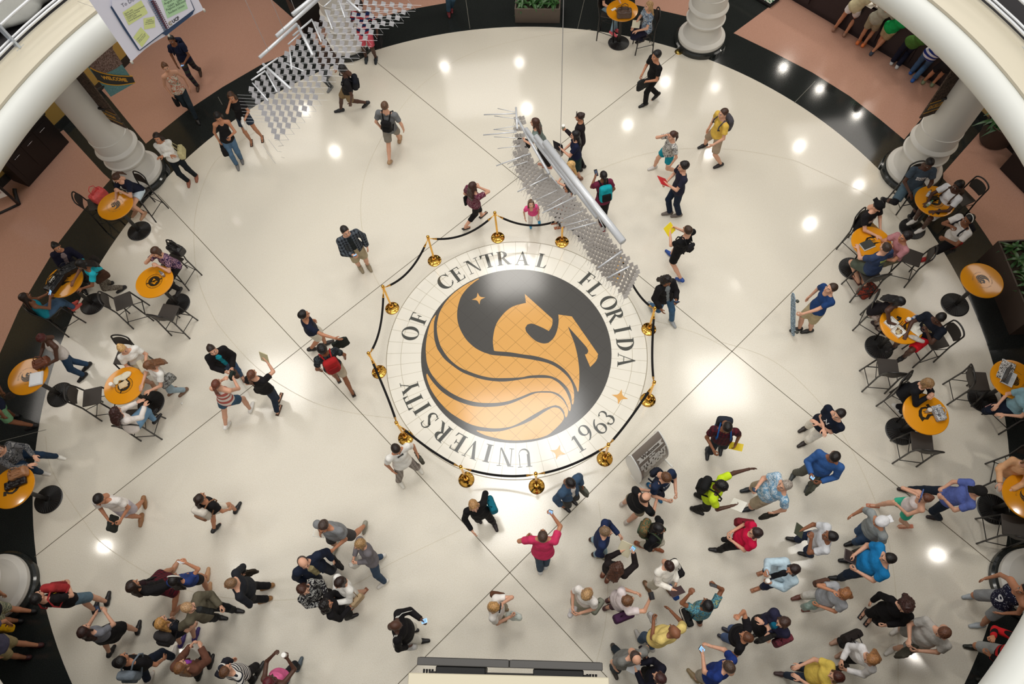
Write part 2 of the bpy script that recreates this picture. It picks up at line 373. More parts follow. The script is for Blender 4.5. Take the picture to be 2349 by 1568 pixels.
def person(label,head,face,h=1.74,b=1.,sex='m',skin=1,hair='s',hc=(40,28,22),top=('t',(30,32,45)),bot=('p',(35,38,48)),shoe=(30,28,28),arms='dd',feet=None,sit=None,lean=0.,hatc=None,look=0.,tilt=0.,zh=None,footz=0.,headang=0.,sandal=False,yaw=0.):
    s=h/1.75; fem=sex=='f'; sb=math.sqrt(b)
    zhd=zh if zh else (h*.928 if sit is None else sit+.80*s-.04)
    Hc=P(head[0],head[1],zhd); ph=DIR(head[0],head[1],face,zhd)+yaw
    F=np.array([math.cos(ph),math.sin(ph),0]); R=np.array([math.sin(ph),-math.cos(ph),0])
    leg1,leg2=.445*s,.43*s
    fts=[None,None]
    if feet is not None:
        fts=[P(feet[2*i],feet[2*i+1],footz) if feet[2*i] is not None else None for i in range(2)]
    if sit is None:
        g=[f for f in fts if f is not None]
        if len(g)==2: fm=(g[0]+g[1])/2
        elif len(g)==1: fm=Hc*.5+g[0]*.5
        else: fm=Hc.copy()
        d=(Hc-fm)[:2]; dl=np.linalg.norm(d)
        if dl>.42 and lean==0: fm[:2]+=d*(1-.42/dl)
        pel=np.array([*(fm[:2]*.55+Hc[:2]*.45),.545*h])
        if lean: pel[:2]=(Hc[:2]-F[:2]*lean)*.3+(fm[:2]+F[:2]*.03)*.7 if len(g)==2 else Hc[:2]-F[:2]*lean
    else: pel=np.array([*(Hc[:2]-F[:2]*(.04+lean)),sit+.085])
    if sit is None:
        # sides: which foot is left
        if len(g)==2 and (g[1]-g[0])@R<0: fts=fts[::-1]
        for i,sd in enumerate((-1,1)):
            if fts[i] is None: fts[i]=np.array([*(pel[:2]+R[:2]*sd*.10*s),0.]) if len(g)==0 else np.array([*(2*pel[:2]-(g[0][:2]))*1.,0.])
            if np.linalg.norm((fts[i]-pel)[:2])>.55*s: fts[i][:2]=pel[:2]+unit((fts[i]-pel)[:2])*.55*s
            fts[i][2]=0.
        if len(g)==1:
            sep=fts[1]-fts[0]
            if sep@R<.12: fts[0]=fts[0]-R*.07; fts[1]=fts[1]+R*.07
    else:
        for i,sd in enumerate((-1,1)):
            if fts[i] is None: fts[i]=pel+F*(.40*s)+R*sd*.13*s; fts[i][2]=max(pel[2]-.085-.47*s,0.)
    fts=[np.array(f) for f in fts]
    # spine
    nb=Hc-Z3*.165*s-F*.022*s
    ax=unit(nb-pel); 
    if np.linalg.norm(nb-pel)>.60*s and sit is None and not lean: pel[2]=nb[2]-math.sqrt(max((.56*s)**2-np.sum((nb-pel)[:2]**2),.05)); ax=unit(nb-pel)
    T=np.linalg.norm(nb-pel)
    if T>.60*s: nb=pel+ax*.585*s; T=.585*s; Hc=nb+Z3*.165*s+F*.022*s
    Fw=unit(F-ax*(F@ax)); Rt=np.cross(Fw,ax); Rt=unit(Rt if Rt@R>0 else -Rt)
    M=np.array([Rt,Fw,ax])
    hips=[pel+Rt*sd*.088*s*sb-Z3*.02 for sd in(-1,1)]; sw=(.163 if fem else .188)*s*(1+.35*(b-1))
    sho=[nb-ax*.068*s+Rt*sd*sw for sd in(-1,1)]
    ank=[];pitch=[]
    for i in range(2):
        back=(fts[i]-pel)@F; rear=sit is None and back<-.20
        p=.55 if rear else 0.; pitch.append(p)
        a=fts[i]+Z3*(.085*s+(.07*s if rear else 0))-F*(.045*s); 
        ank.append(a)
    if sit is None:   # keep legs reachable
        for _ in range(3):
            for i in range(2):
                dd=ank[i]-hips[i]; L=np.linalg.norm(dd)
                if L>(leg1+leg2)*.99: 
                    dz=L-(leg1+leg2)*.99; pel[2]-=dz; hips=[hh-Z3*dz for hh in hips]
    knee=[]
    for i in range(2):
        k,a=ik(hips[i],ank[i],leg1,leg2,F+Z3*.35+ (R*(-.12,.12)[i])); knee.append(k); ank[i]=a
    up,fo=.285*s,.255*s; el=[];wr=[];grip=[]
    for i,sd in enumerate((-1,1)):
        o,f,u,gp,pl=ARM[arms[i]]; tgt=sho[i]+(R*sd*o+F*f+Z3*u)*s; e,w=ik(sho[i],tgt,up,fo,R*sd*pl[0]+F*pl[1]+Z3*pl[2]); el.append(e); wr.append(w); grip.append(gp)
    # ---- body
    B=SDF(.03); tr=(.155 if fem else .165)
    B.ell(pel,(.150*s*sb,.100*s*b,.105*s),M); B.ell(pel+ax*.30*T,(.128*s*b,.09*s*b,.14*s),M); B.ell(pel+ax*.66*T,((.138 if fem else .158)*s*sb,.10*s*sb,.15*s),M)
    B.cone(sho[0],sho[1],.05*s,.05*s); B.cone(nb-ax*.02,Hc-Z3*.07*s-F*.02*s,.050*s*sb,.048*s)
    for i in range(2):
        B.cone(nb-ax*.0,sho[i],.045*s,.042*s,k=.05)
        B.cone(sho[i],el[i],.045*s*sb,.036*s*sb,k=.025); B.cone(el[i],wr[i],.037*s*sb,.025*s,k=.015)
        B.cone(hips[i],knee[i],.082*s*sb,.053*s*sb,k=.04); B.cone(knee[i],knee[i]*.55+ank[i]*.45,.053*s*sb,.052*s*sb,k=.02); B.cone(knee[i]*.55+ank[i]*.45,ank[i],.050*s*sb,.034*s,k=.015)
        fd=unit(F*math.cos(pitch[i])-Z3*math.sin(pitch[i])); B.cone(ank[i]-Z3*.045*s-F*.02*s,ank[i]+fd*.10*s-Z3*.06*s,.032*s,.026*s,k=.02); B.cone(ank[i]+fd*.08*s-Z3*.058*s,ank[i]+fd*.165*s-Z3*.064*s,.030*s,.018*s,k=.01)
    V,Q=B.mesh(.0165); VV=[V];QQ=[Q];II=[np.zeros(len(Q),int)];n=len(V)
    # head orientation
    ha=ph+math.radians(look); hf=np.array([math.cos(ha),math.sin(ha),0]); tl=math.radians(tilt); hfw=hf*math.cos(tl)-Z3*math.sin(tl); hr=np.array([math.sin(ha),-math.cos(ha),0]); hup=np.cross(hr,hfw); hup=hup if hup[2]>0 else -hup
    MH=np.array([hr,hfw,hup]); hs=(.955 if fem else 1.)*(.5+.5*s)*1.0
    v,q,I=HEADS[1 if fem else 0]; VV.append(v*hs@MH+Hc); QQ.append(q+n); II.append(I); n+=len(v)
    for i,sd in enumerate((-1,1)):
        d=unit(wr[i]-el[i]); 
        if grip[i] and arms[i] not in'g': back=unit(Z3*.3+R*sd*.9-F*.2) 
        elif arms[i] in'tlc': back=Z3
        else: back=R*sd
        if arms[i] in'ph' : d=unit(d+F*.3)
        z=unit(back-d*(back@d)); x=np.cross(d,z); x=x if x@(F+Z3*.4-R*sd*.2)>0 else -x
        v,q=HANDS[grip[i]]; Mx=np.array([x,d,z]); o=wr[i]
        qq=q if np.linalg.det(Mx)>0 else q[:,::-1]
        VV.append((v*s*.97)@Mx+o+d*.012); QQ.append(qq+n); II.append(np.zeros(len(q),int)); n+=len(v)
    G=np.array([*((fts[0]+fts[1])[:2]/2 if sit is None else pel[:2]),0. if sit is None else 0.])
    E=empty('person',G,ph-PI/2,label,'person'); c_,s_=math.cos(PI/2-ph),math.sin(PI/2-ph)
    inv=np.array([[c_,-s_,0,0],[s_,c_,0,0],[0,0,1,0],[0,0,0,1.]])@np.array([[1,0,0,-G[0]],[0,1,0,-G[1]],[0,0,1,0],[0,0,0,1.]])
    def loc(V): return (np.c_[V,np.ones(len(V))]@inv.T)[:,:3]
    sk=SKIN[skin] if isinstance(skin,int) else skin
    mS=mat('skin_%d_%d_%d'%sk,sk,.5,spec=.35,noise=.05,nscale=14); mL=mat('lips',tuple(int(v*.8) if i else int(v*.9) for i,v in enumerate(sk)),.4); mW=mat('eye_white',(225,222,218),.3); mI=mat('dark_iris',(30,22,18),.25)
    link('body',mesh_from('body',loc(np.concatenate(VV)),np.concatenate(QQ),[mS,mL,mW,mI],np.concatenate(II)),E)
    def part(nm,sd_,m,hh=.0148,wob=.0035,wf=30.): return sdf_obj(nm,sd_,hh,m,E,inv,wob,wf)
    # ---- clothes
    tk,tc=top[0],top[1]; pat=top[2] if len(top)>2 else ''; c2=top[3] if len(top)>3 else (240,240,240); c3=top[4] if len(top)>4 else None
    gap={'t':.013,'l':.013,'j':.024,'v':.009,'x':.013,'d':.013,'q':.013}[tk]; sl={'t':'s','l':'l','j':'l','v':'n','x':'q','d':'n','q':'s'}[tk]
    C=SDF(.035); hemz=.10*s+(.04 if tk=='j' else 0); hem=(pel-ax*hemz,-ax)
    C.ell(pel-ax*.01,(.180*s*sb+gap,.124*s*b+gap,.15*s),M,cuts=(hem,)); C.ell(pel+ax*.26*T,((.138 if fem else .150)*s*b+gap,.106*s*b+gap,.18*s),M,cuts=(hem,),k=.06)
    C.ell(pel+ax*.66*T,((.140 if fem else .160)*s*sb+gap,.105*s*sb+gap,.165*s),M,k=.05)
    if fem: C.ell(pel+ax*.64*T+Fw*.07*s,(.115*s,.06*s,.06*s),M)
    if b>1.12: C.ell(pel+ax*.28*T+Fw*.05*s,(.13*s*b,.09*s*b,.13*s),M,k=.05)
    nk=gap*.9
    if tk!='v':
        C.cone(sho[0],sho[1],.048*s+nk*.8,.048*s+nk*.8,k=.04)
        for i in range(2): C.cone(nb-ax*.03*s,sho[i],.046*s+nk*.8,.045*s+nk*.8,k=.04)
    else:
        for i in range(2): C.cone(nb-ax*.03*s,sho[i]*.72+nb*.28-ax*.02,.044*s+nk,.040*s+nk,k=.03)
    for i in range(2):
        a=unit(el[i]-sho[i])
        if sl=='s': pt=sho[i]+a*up*.62; C.cone(sho[i],el[i],.052*s*sb+gap,.052*s*sb+gap,cuts=((pt,a),),k=.03)
        elif sl=='q': w=unit(wr[i]-el[i]); C.cone(sho[i],el[i],.052*s*sb+gap,.044*s*sb+gap,k=.03); C.cone(el[i],wr[i],.042*s*sb+gap,.040*s+gap,cuts=((el[i]+w*fo*.35,w),),k=.015)
        elif sl=='l': w=unit(wr[i]-el[i]); C.cone(sho[i],el[i],.052*s*sb+gap,.044*s*sb+gap,k=.03); C.cone(el[i],wr[i]+w*.02,.043*s*sb+gap,.033*s+gap,cuts=((wr[i],w),),k=.015)
    C.cone(nb-ax*.02,nb+Z3*.3,.057*s,.06*s,sub=True)
    if tk in 'vq' : C.ell(nb+Fw*.07*s-ax*.03,(.06*s,.07*s,.07*s),M,sub=True)
    if tk=='j': 
        C.box(pel+ax*.40*T+Fw*.20*s,(.045*s*b,.12*s,.45*s),M,rad=.01,sub=True)
    nmt={'t':'shirt','l':'long_sleeve_shirt','j':'jacket','v':'tank_top','x':'blouse','d':'dress_bodice','q':'blouse'}[tk]
    part(nmt,C,cloth(tc,pat,c3 or c2,c3) if tk=='j' else cloth(tc,pat,c2,c3))
    if tk=='j':
        u=SDF(.03); g2=.008
        u.ell(pel,(.152*s*sb+g2,.104*s*b+g2,.12*s),M,cuts=(hem,)); u.ell(pel+ax*.28*T,(.132*s*b+g2,.096*s*b+g2,.17*s),M,cuts=(hem,)); u.ell(pel+ax*.66*T,((.138 if fem else .155)*s*sb+g2,.102*s*sb+g2,.16*s),M)
        u.cone(nb-ax*.05+Fw*.05,nb-ax*.10+Fw*.06,.055*s,.07*s); u.cone(nb-ax*.02,nb+Z3*.3,.057*s,.06*s,sub=True)
        part('undershirt',u,cloth(c2) )
    leg_=bot[0]=='z'; bot=('s',)+tuple(bot[1:]) if leg_ else bot
    bk,bc=bot[0],bot[1]; bp=bot[2] if len(bot)>2 else ''; bc2=bot[3] if len(bot)>3 else (200,200,200); g=.012 if bk!='s' else .018
    D=SDF(.03); wst=(pel+ax*.115*s,ax)
    D.ell(pel-ax*.005,(.156*s*sb+g*.4,.106*s*b+g*.4,.135*s),M,cuts=(wst,))
    if bk=='k':
        km=(knee[0]+knee[1])/2; dn=unit(km-pel); D.cone(pel,km,.14*s,.20*s,cuts=((pel+dn*.40*s,dn),),k=.04)
        for i in range(2): D.cone(hips[i],knee[i],.105*s,.12*s,cuts=((hips[i]+unit(knee[i]-hips[i])*leg1*.86,unit(knee[i]-hips[i])),),k=.06)
    else:
        for i in range(2):
            t=unit(knee[i]-hips[i])
            if bk=='s': D.cone(hips[i],knee[i],.088*s*sb+g,(.072 if not fem else .075)*s*sb+g,cuts=((hips[i]+t*leg1*(.55 if fem else .88),t),),k=.04)
            else:
                D.cone(hips[i],knee[i],.086*s*sb+g,.058*s*sb+g,k=.04); w=unit(ank[i]-knee[i]); D.cone(knee[i],ank[i]+w*.03,.058*s*sb+g,(.044 if fem else .052)*s+g,cuts=((knee[i]+w*leg2*(.55 if bk=='c' else .97),w),),k=.02)
    if leg_: 
        LG=SDF(.03)
        for i in range(2): LG.cone(hips[i],knee[i],.086*s*sb+.004,.058*s*sb+.005,k=.03); LG.cone(knee[i],ank[i],.057*s*sb+.005,.040*s,k=.02)
        part('leggings',LG,cloth((26,25,28)))
    part({'p':'trousers','s':'shorts','k':'skirt','c':'cropped_trousers'}[bk],D,cloth(bc,bp,bc2))
    for i in range(2):
        fd=unit(F*math.cos(pitch[i])-Z3*math.sin(pitch[i])); up_=np.cross(np.cross(fd,Z3),fd); up_=unit(up_ if up_[2]>0 else -up_); A=ank[i]-Z3*.085*s-F*.0; A=ank[i]-up_*.085*s
        S_=SDF(.02); sole=(A+up_*.0,-up_)
        if sandal:
            sd2=np.cross(up_,fd); MM=np.array([sd2,fd,up_]); S_.box(A+fd*.055*s+up_*.012,(.042*s,.135*s,.010),MM,rad=.009); S_.cone(A+fd*.09*s+sd2*.03*s+up_*.03,A+fd*.14*s+up_*.045*s,.008,.008,k=.004); S_.cone(A+fd*.09*s-sd2*.03*s+up_*.03,A+fd*.14*s+up_*.045*s,.008,.008,k=.004)
            part('sandal',S_,mat('shoe_%d_%d_%d'%shoe,shoe,.5),.009,0)
        else:
            S_.cone(A-fd*.045*s+up_*.045*s,A+fd*.06*s+up_*.042*s,.046*s,.046*s,cuts=(sole,)); S_.cone(A+fd*.06*s+up_*.036*s,A+fd*.165*s+up_*.028*s,.046*s,.034*s,cuts=(sole,)); S_.cone(A-fd*.02*s+up_*.06*s,A-fd*.01*s+up_*.10*s,.042*s,.040*s,cuts=((A+up_*.105*s,up_),))
            o=part('shoe',S_,mat('shoe_%d_%d_%d'%shoe,shoe,.5),.0115,0)
    # ---- hair and hats
    if hair!='0':
        v,q=hair_mesh(hair); vv=v.copy()
        if tilt: pass
        link('hair',mesh_from('hair',loc(vv*hs@MH+Hc),q,[hairmat(hc)]),E)
    if hatc:
        Hh=SDF(.008); top_=np.array([0,-.012,.040]); Hh.ell(Hc+top_*hs@MH,np.array([.096,.114,.098])*hs,MH,cuts=((Hc+np.array([0,0,.035])*hs@MH,-MH[2]),)); bs=1 if hatc[1] else -1
        Hh.box(Hc+np.array([0,bs*.125,.042])*hs@MH,np.array([.062,.055,.006])*hs,MH,rad=.005); part('cap',Hh,cloth(hatc[0]),.010,0)
    PEOPLE.append(dict(E=E,ax=ax,M=M,pel=pel,nb=nb,T=T,s=s,b=b,wr=wr,el=el,sho=sho,F=F,R=R,Hc=Hc,MH=MH,ph=ph,label=label,hs=hs,knee=knee,Fw=Fw,Rt=Rt,hipz=pel[2]))
    return PEOPLE[-1]
# ---------------------------------------------------------------- things people carry
def short(p): return p['who'] if 'who' in p else p['label']
def place(name,cat,label,c,rz): return empty(name,c,rz,label,cat)
def inv_of(c,rz):
    c_,s_=math.cos(-rz),math.sin(-rz); return np.array([[c_,-s_,0,0],[s_,c_,0,0],[0,0,1,0],[0,0,0,1.]])@np.array([[1,0,0,-c[0]],[0,1,0,-c[1]],[0,0,1,-c[2]],[0,0,0,1.]])
def backpack(p,c,label,c2=None,front=False,sz=1.,pat=''):
    s=p['s'];M=p['M']; sg=1 if front else -1; d=.105*s*p['b']+.085
    o=p['pel']+p['ax']*p['T']*.60+p['Fw']*sg*d; rz=p['ph']-PI/2; E=place('backpack','backpack',label,o,rz); iv=inv_of(o,rz)
    a=SDF(.03); a.box(o,(.145*sz,.075*sz,.205*sz),M,rad=.06); a.ell(o+p['ax']*.14*sz,(.13*sz,.07*sz,.09*sz),M); sdf_obj('pack_body',a,.014,cloth(c,pat,c2 or c),E,iv,.003)
    bd_=E.children[0] if E.children else E
    a=SDF(.02); a.box(o-p['ax']*.06*sz+p['Fw']*sg*.075*sz,(.105*sz,.035*sz,.10*sz),M,rad=.03); sdf_obj('front_pocket',a,.012,cloth(c2 or tuple(int(v*.8) for v in c)),bd_,iv)
    for i in(-1,1):
        q=[o+p['Rt']*i*.07+p['ax']*.17*sz-p['Fw']*sg*.06,p['nb']+p['Rt']*i*.10*s-p['ax']*.0,p['nb']+p['Rt']*i*.115*s-p['ax']*.10-p['Fw']*sg*.115*s*p['b'],p['nb']+p['Rt']*i*.125*s-p['ax']*.22-p['Fw']*sg*.13*s*p['b'],o+p['Rt']*i*.14-p['ax']*.14]
        q[1]=q[1]+p['ax']*.035; m=MB(); m.tube(q,.016,6); m.build('strap',cloth(c2 or c),E,True,iv)
    return E
def hang_bag(p,i,c,label,kind='shoulder_bag',sz=1.,pat='',c2=(200,200,200),c3=None,low=0.,shoulder=False):
    s=p['s']; sd=(-1,1)[i]; h=p['wr'][i]+unit(p['wr'][i]-p['el'][i])*.07
    if shoulder: h=p['sho'][i]+Z3*.05; o=p['pel']+p['R']*sd*(.20*s*p['b']+.05)+Z3*(.08-low)-p['F']*.03
    else: o=h-Z3*((.20 if kind!='plastic_bag' else .24)*sz+low); o[2]=max(o[2],.17*sz)
    M=np.array([p['F'],-p['R']*sd,Z3]); rz=p['ph']-PI/2; E=place(kind,'bag',label,o,rz); iv=inv_of(o,rz); a=SDF(.03)
    if kind=='plastic_bag':
        a.box(o-Z3*.02,(.14*sz,.06*sz,.15*sz),M,rad=.05); a.cone(o+Z3*.10*sz,o+Z3*.20*sz,.08*sz,.02); m=mat('thin_plastic_%d_%d_%d'%c,c,.3,alpha=.72,noise=.12,nscale=12,bump=1.,bscale=22); sdf_obj('bag_body',a,.013,m,E,iv,.008,38.)
    elif kind=='folded_bag':
        a.box(o,(.17*sz,.028,.14*sz),M,rad=.022); a.box(o+p['F']*.05,(.08*sz,.035,.16*sz),M,rad=.02); sdf_obj('bag_body',a,.012,cloth(c,pat,c2,c3),E,iv,.006,34.)
    else:
        a.box(o,(.155*sz,.06*sz,.115*sz),M,rad=.035); a.box(o-Z3*.04,(.165*sz,.068*sz,.07*sz),M,rad=.04); sdf_obj('bag_body',a,.013,cloth(c,pat,c2,c3),E,iv,.003)
    m=MB(); w=.07*sz
    for t in((-1,1) if not shoulder else (0,)):
        off=-p['R']*sd*.03*t; top=h+off*.3
        m.tube([o+p['F']*w+off+Z3*.09*sz,o+p['F']*w*.6+off+(top-o)*.75,top,o-p['F']*w*.6+off+(top-o)*.75,o-p['F']*w+off+Z3*.09*sz],.008 if kind!='plastic_bag' else .006,6)
    m.build('handle',cloth(c) if kind!='plastic_bag' else mat('thin_plastic_%d_%d_%d'%c,c,.3,alpha=.72),E,True,iv)
    return E
def flat_in_hand(p,i,name,cat,label,size,c,glow=None,up=.07,tiltup=.9,pat=None,lift=0.):
    "phone, folder, paper or tablet in the hand, facing its holder's eyes"
    s=p['s']; h=p['wr'][i]+unit(p['wr'][i]-p['el'][i])*.075+Z3*lift; to=unit(p['Hc']-h); n=unit(to*(1-.0)+Z3*.15); x=unit(np.cross(Z3,n)); y=np.cross(n,x); y=y if y[2]>0 else -y; x=np.cross(y,n)
    o=h+y*up*.4+n*.012; rz=p['ph']-PI/2; E=place(name,cat,label,o,rz); iv=inv_of(o,rz); M=np.array([x,y,n]); m=MB(); m.box(o,(size[0]/2,size[1]/2,size[2]/2),M,min(size[2]*.45,.004)); m.build('casing' if glow else 'sheet',mat(name+'_%d_%d_%d'%c,c,.4),E,False,iv)
    if glow:
        m=MB(); m.box(o+n*(size[2]/2+.0006),(size[0]/2*.88,size[1]/2*.86,.0006),M); scr_=m.build('screen',mat('lit_screen_%d'%glow[2],glow,.2,emit=.9),E,False,iv)
        m=MB(); 
        for k in range(3): m.box(o+n*(size[2]/2+.0014)+y*(.2-.2*k)*size[1],(size[0]/2*.6,size[1]*.03,.0003),M)
        m.build('screen_icons',mat('screen_grey',(90,120,170),.4),scr_,False,iv)
    elif name in('booklet','tablet'):
        m=MB(); m.box(o+n*(size[2]/2+.001),(size[0]/2*.8,size[1]/2*.84,.0008),M); m.build('page' if name!='tablet' else 'screen',mat('page',(222,216,200) if name!='tablet' else (60,48,42),.5),E,False,iv)
    return E
def phone(p,i,label,lit=True,c=(28,28,32),sz=1.): return flat_in_hand(p,i,'phone','phone',label,(.078*sz,.155*sz,.011),c,(150,195,235) if lit else (34,38,46))
def cup(p,i,label,c=(238,234,226),lid=(245,243,238)):
    o=p['wr'][i]+unit(p['wr'][i]-p['el'][i])*.08; rz=p['ph']; E=place('cup','cup',label,o,rz); m=MB(); m.lathe([(.028,-.06),(.040,.055),(.041,.06)],n=20); m.build('cup_body',mat('paper_cup_%d'%c[0],c,.5),E,True,sharp=40); m=MB(); m.lathe([(.043,.058),(.043,.068),(.036,.078),(.0,.079)],n=20); m.build('lid',mat('plastic_lid',lid,.4),E,True,sharp=40); return E
# ---------------------------------------------------------------- floor
def terrazzo(name,c,c2,c3,rough,spec=.5,coat=0.):
    m=bpy.data.materials.new(name); N,L,B=nodes(m); tc=N.new('ShaderNodeTexCoord'); n=N.new('ShaderNodeTexNoise'); n.inputs['Scale'].default_value=70; n.inputs['Detail'].default_value=3; n.inputs['Roughness'].default_value=.7; L.new(tc.outputs['Object'],n.inputs['Vector'])
    r=N.new('ShaderNodeValToRGB'); r.color_ramp.elements[0].color=(*srgb(c2),1); r.color_ramp.elements[0].position=.36; r.color_ramp.elements[1].color=(*srgb(c3),1); r.color_ramp.elements[1].position=.66; e=r.color_ramp.elements.new(.5); e.color=(*srgb(c),1)
    L.new(n.outputs['Fac'],r.inputs[0]); L.new(r.outputs[0],B.inputs['Base Color']); B.inputs['Roughness'].default_value=rough; B.inputs['Specular IOR Level'].default_value=spec; return m
M_CREAM=terrazzo('cream_terrazzo',(226,220,206),(214,205,186),(231,226,214),.12); M_DARK=terrazzo('black_terrazzo',(37,40,39),(30,33,32),(50,53,52),.11); M_SALM=terrazzo('salmon_terrazzo',(184,142,124),(172,130,110),(196,156,138),.18)
M_JOINT=mat('dark_joint',(95,86,66),.5); M_JTHIN=mat('thin_joint',(206,197,176),.4)
C0=np.array([.057,6.283,0]); RC=np.array([-.157,6.203,0]); RR=10.166
def flatpoly(mb,pts,z): mb.poly([(p[0],p[1],z) for p in pts])
def strip(mb,pts,w,z):
    pts=[np.array(p[:2],float) for p in pts]
    for a,b in zip(pts[:-1],pts[1:]):
        t=unit(b-a); n=np.array([-t[1],t[0]])*w/2; mb.poly([(*(a+n),z),(*(a-n),z),(*(b-n),z),(*(b+n),z)])
def circ(c,r,n=160,a0=0,a1=2*PI): return [(c[0]+r*math.cos(a0+(a1-a0)*k/n),c[1]+r*math.sin(a0+(a1-a0)*k/n)) for k in range(n)]
fl=MB(); fl.mi=0; fl.box((0,8,-.15),(24,22,.15))
fl.mi=1; flatpoly(fl,circ(RC,RR,200),.001)
fl.mi=2
SAL=[[(1682.7,76),(1770,118),(1864,166.7),(1950,221),(2020,275),(2074,320),(2160,215),(2260,90),(2330,-40),(1900,-120),(1772,10)],
 [(334.6,329.5),(426.6,255.4),(510,200),(600,148),(665,120),(703,69),(590,-30),(520,-120),(60,-120),(30,-10),(250,225)],
 [(253,412),(191.6,482),(136,554.5),(78.8,650),(42.6,713),(0,810),(-60,960),(-420,900),(-300,300),(28,405),(128,309),(145.6,297.6),(237.5,398)],
 [(720,100),(760,78),(856,43),(950,20),(1035,5),(1036,-120),(760,-120),(700,0)],
 [(1457,11),(1577,38),(1600,-120),(1452,-120)],
 [(2158,403.7),(2176,423),(2211,466),(2262,540),(2317,625),(2440,800),(2900,780),(2600,420),(2337,364.5),(2263.5,292),(2259.7,289),(2205,350)]]
for q in SAL: flatpoly(fl,[P(*p) for p in q],.002)
fl.mi=3
for a,b in(((857,137),(2299,1310)),((1565,112),(80,1276)),((362,446),(1394,1554)),((1950,536),(913,1568))):
    A,B=P(*a),P(*b)
    for k in range(60):
        p=A+(B-A)*k/60; q=A+(B-A)*(k+1)/60
        if np.linalg.norm(((p+q)/2-C0)[:2])<2.95: continue
        strip(fl,[p,q],.014,.003)
fl.mi=4
ARCS=[[(1355,68),(1225,85),(1100,116),(1020,155),(948,214),(885,300),(838,400),(828,500),(850,610),(880,670)],[(1250,455),(1350,400),(1445,363),(1520,346),(1600,340),(1700,345),(1800,363),(1850,380),(1998,452),(2060,500),(2110,560)],[(590,300),(530,340),(487,380),(455,460),(445,537),(453,633),(483,713),(516,764),(598,850),(707,917),(800,945),(911,960)],[(104,1000),(120,1080),(190,1190),(240,1250),(360,1325),(480,1365),(660,1375),(800,1345),(900,1290),(1056,1215)],[(1640,780),(1760,820),(1850,890),(1930,990),(2000,1130),(2040,1250),(2058,1400),(2060,1568)],[(1373,1150),(1392,1300),(1390,1420),(1365,1530)],[(1500,735),(1600,765),(1680,805)]]
def smooth_path(pts,n=8):
    out=[];P_=[np.array(p,float) for p in pts]
    for i in range(len(P_)-1):
        a=P_[max(i-1,0)];b=P_[i];c=P_[i+1];d=P_[min(i+2,len(P_)-1)]
        for k in range(n):
            t=k/n; out.append(.5*((2*b)+(c-a)*t+(2*a-5*b+4*c-d)*t*t+(3*b-a-3*c+d)*t**3))
    out.append(P_[-1]); return out
for A in ARCS:
    q=[P(*p) for p in smooth_path(A)]
    for a,b in zip(q[:-1],q[1:]):
        if np.linalg.norm(((a+b)/2-C0)[:2])>2.95: strip(fl,[a,b],.011,.0028)
fl.mi=5
for a,b in(((1822,236),(1870,186)),((1078,66),(1068,-5)),((1325,66),(1345,-20)),((0,1012),(106,985)),((510,240),(500,222))): strip(fl,[P(*a),P(*b)],.012,.003)
fo=fl.build('floor',[M_DARK,M_CREAM,M_SALM,M_JOINT,M_JTHIN,mat('pale_joint',(120,118,108),.5)]); tag(fo,kind='structure')
# ---------------------------------------------------------------- inlaid emblem
def Ept(x,y): return P(880+x/2.8,550+y/2.8)
def tile_mat(name,c,c2,polar):
    m=bpy.data.materials.new(name); N,L,B=nodes(m); tc=N.new('ShaderNodeTexCoord'); s=N.new('ShaderNodeSeparateXYZ'); mx=N.new('ShaderNodeMixRGB'); mx.inputs[1].default_value=(*srgb(c),1); mx.inputs[2].default_value=(*srgb(c2),1)
    def math_(op,a,b=None):
        q=N.new('ShaderNodeMath'); q.operation=op
        for i,v in enumerate((a,b)):
            if v is None: continue
            if isinstance(v,(int,float)): q.inputs[i].default_value=v
            else: L.new(v,q.inputs[i])
        return q.outputs[0]
    if polar:
        L.new(tc.outputs['Object'],s.inputs[0]); a=math_('MULTIPLY',math_('ARCTAN2',s.outputs[1],s.outputs[0]),60/(2*PI)); f=math_('ABSOLUTE',math_('SUBTRACT',math_('FRACT',a),.5)); r=math_('SQRT',math_('ADD',math_('MULTIPLY',s.outputs[0],s.outputs[0]),math_('MULTIPLY',s.outputs[1],s.outputs[1])))
        g=math_('MAXIMUM',math_('GREATER_THAN',f,.485),math_('LESS_THAN',math_('ABSOLUTE',math_('SUBTRACT',r,2.52)),.005)); L.new(g,mx.inputs[0])
    else:
        mp=N.new('ShaderNodeMapping'); mp.inputs['Rotation'].default_value=(0,0,math.radians(polar is None and 0 or 51)); L.new(tc.outputs['Object'],mp.inputs[0]); L.new(mp.outputs[0],s.inputs[0])
        g=None
        for o in(0,1):
            f=math_('LESS_THAN',math_('ABSOLUTE',math_('SUBTRACT',math_('FRACT',math_('MULTIPLY',s.outputs[o],1/.302)),.5)),.012); g=f if g is None else math_('MAXIMUM',g,f)
        L.new(g,mx.inputs[0])
    L.new(mx.outputs[0],B.inputs['Base Color']); B.inputs['Roughness'].default_value=.12; return m
M_GOLD=tile_mat('gold_tile',(226,170,94),(160,122,62),False); M_CHAR=tile_mat('charcoal_tile',(78,76,73),(70,68,64),False); M_RING=tile_mat('cream_ring_tile',(238,233,220),(190,181,160),True)
EM=empty('floor_emblem',(C0[0],C0[1],0),0,'round inlaid floor emblem with a gold winged horse on a charcoal disc','emblem'); EI=inv_of((C0[0],C0[1],0),0)
CW=np.mean([P(887,812),P(1481,812),P(1183,558),P(1187,1094.6)],0)
m=MB(); flatpoly(m,circ(C0,2.83,120),.004); m.build('tile_ring',M_RING,EM,False,EI)
m=MB(); 
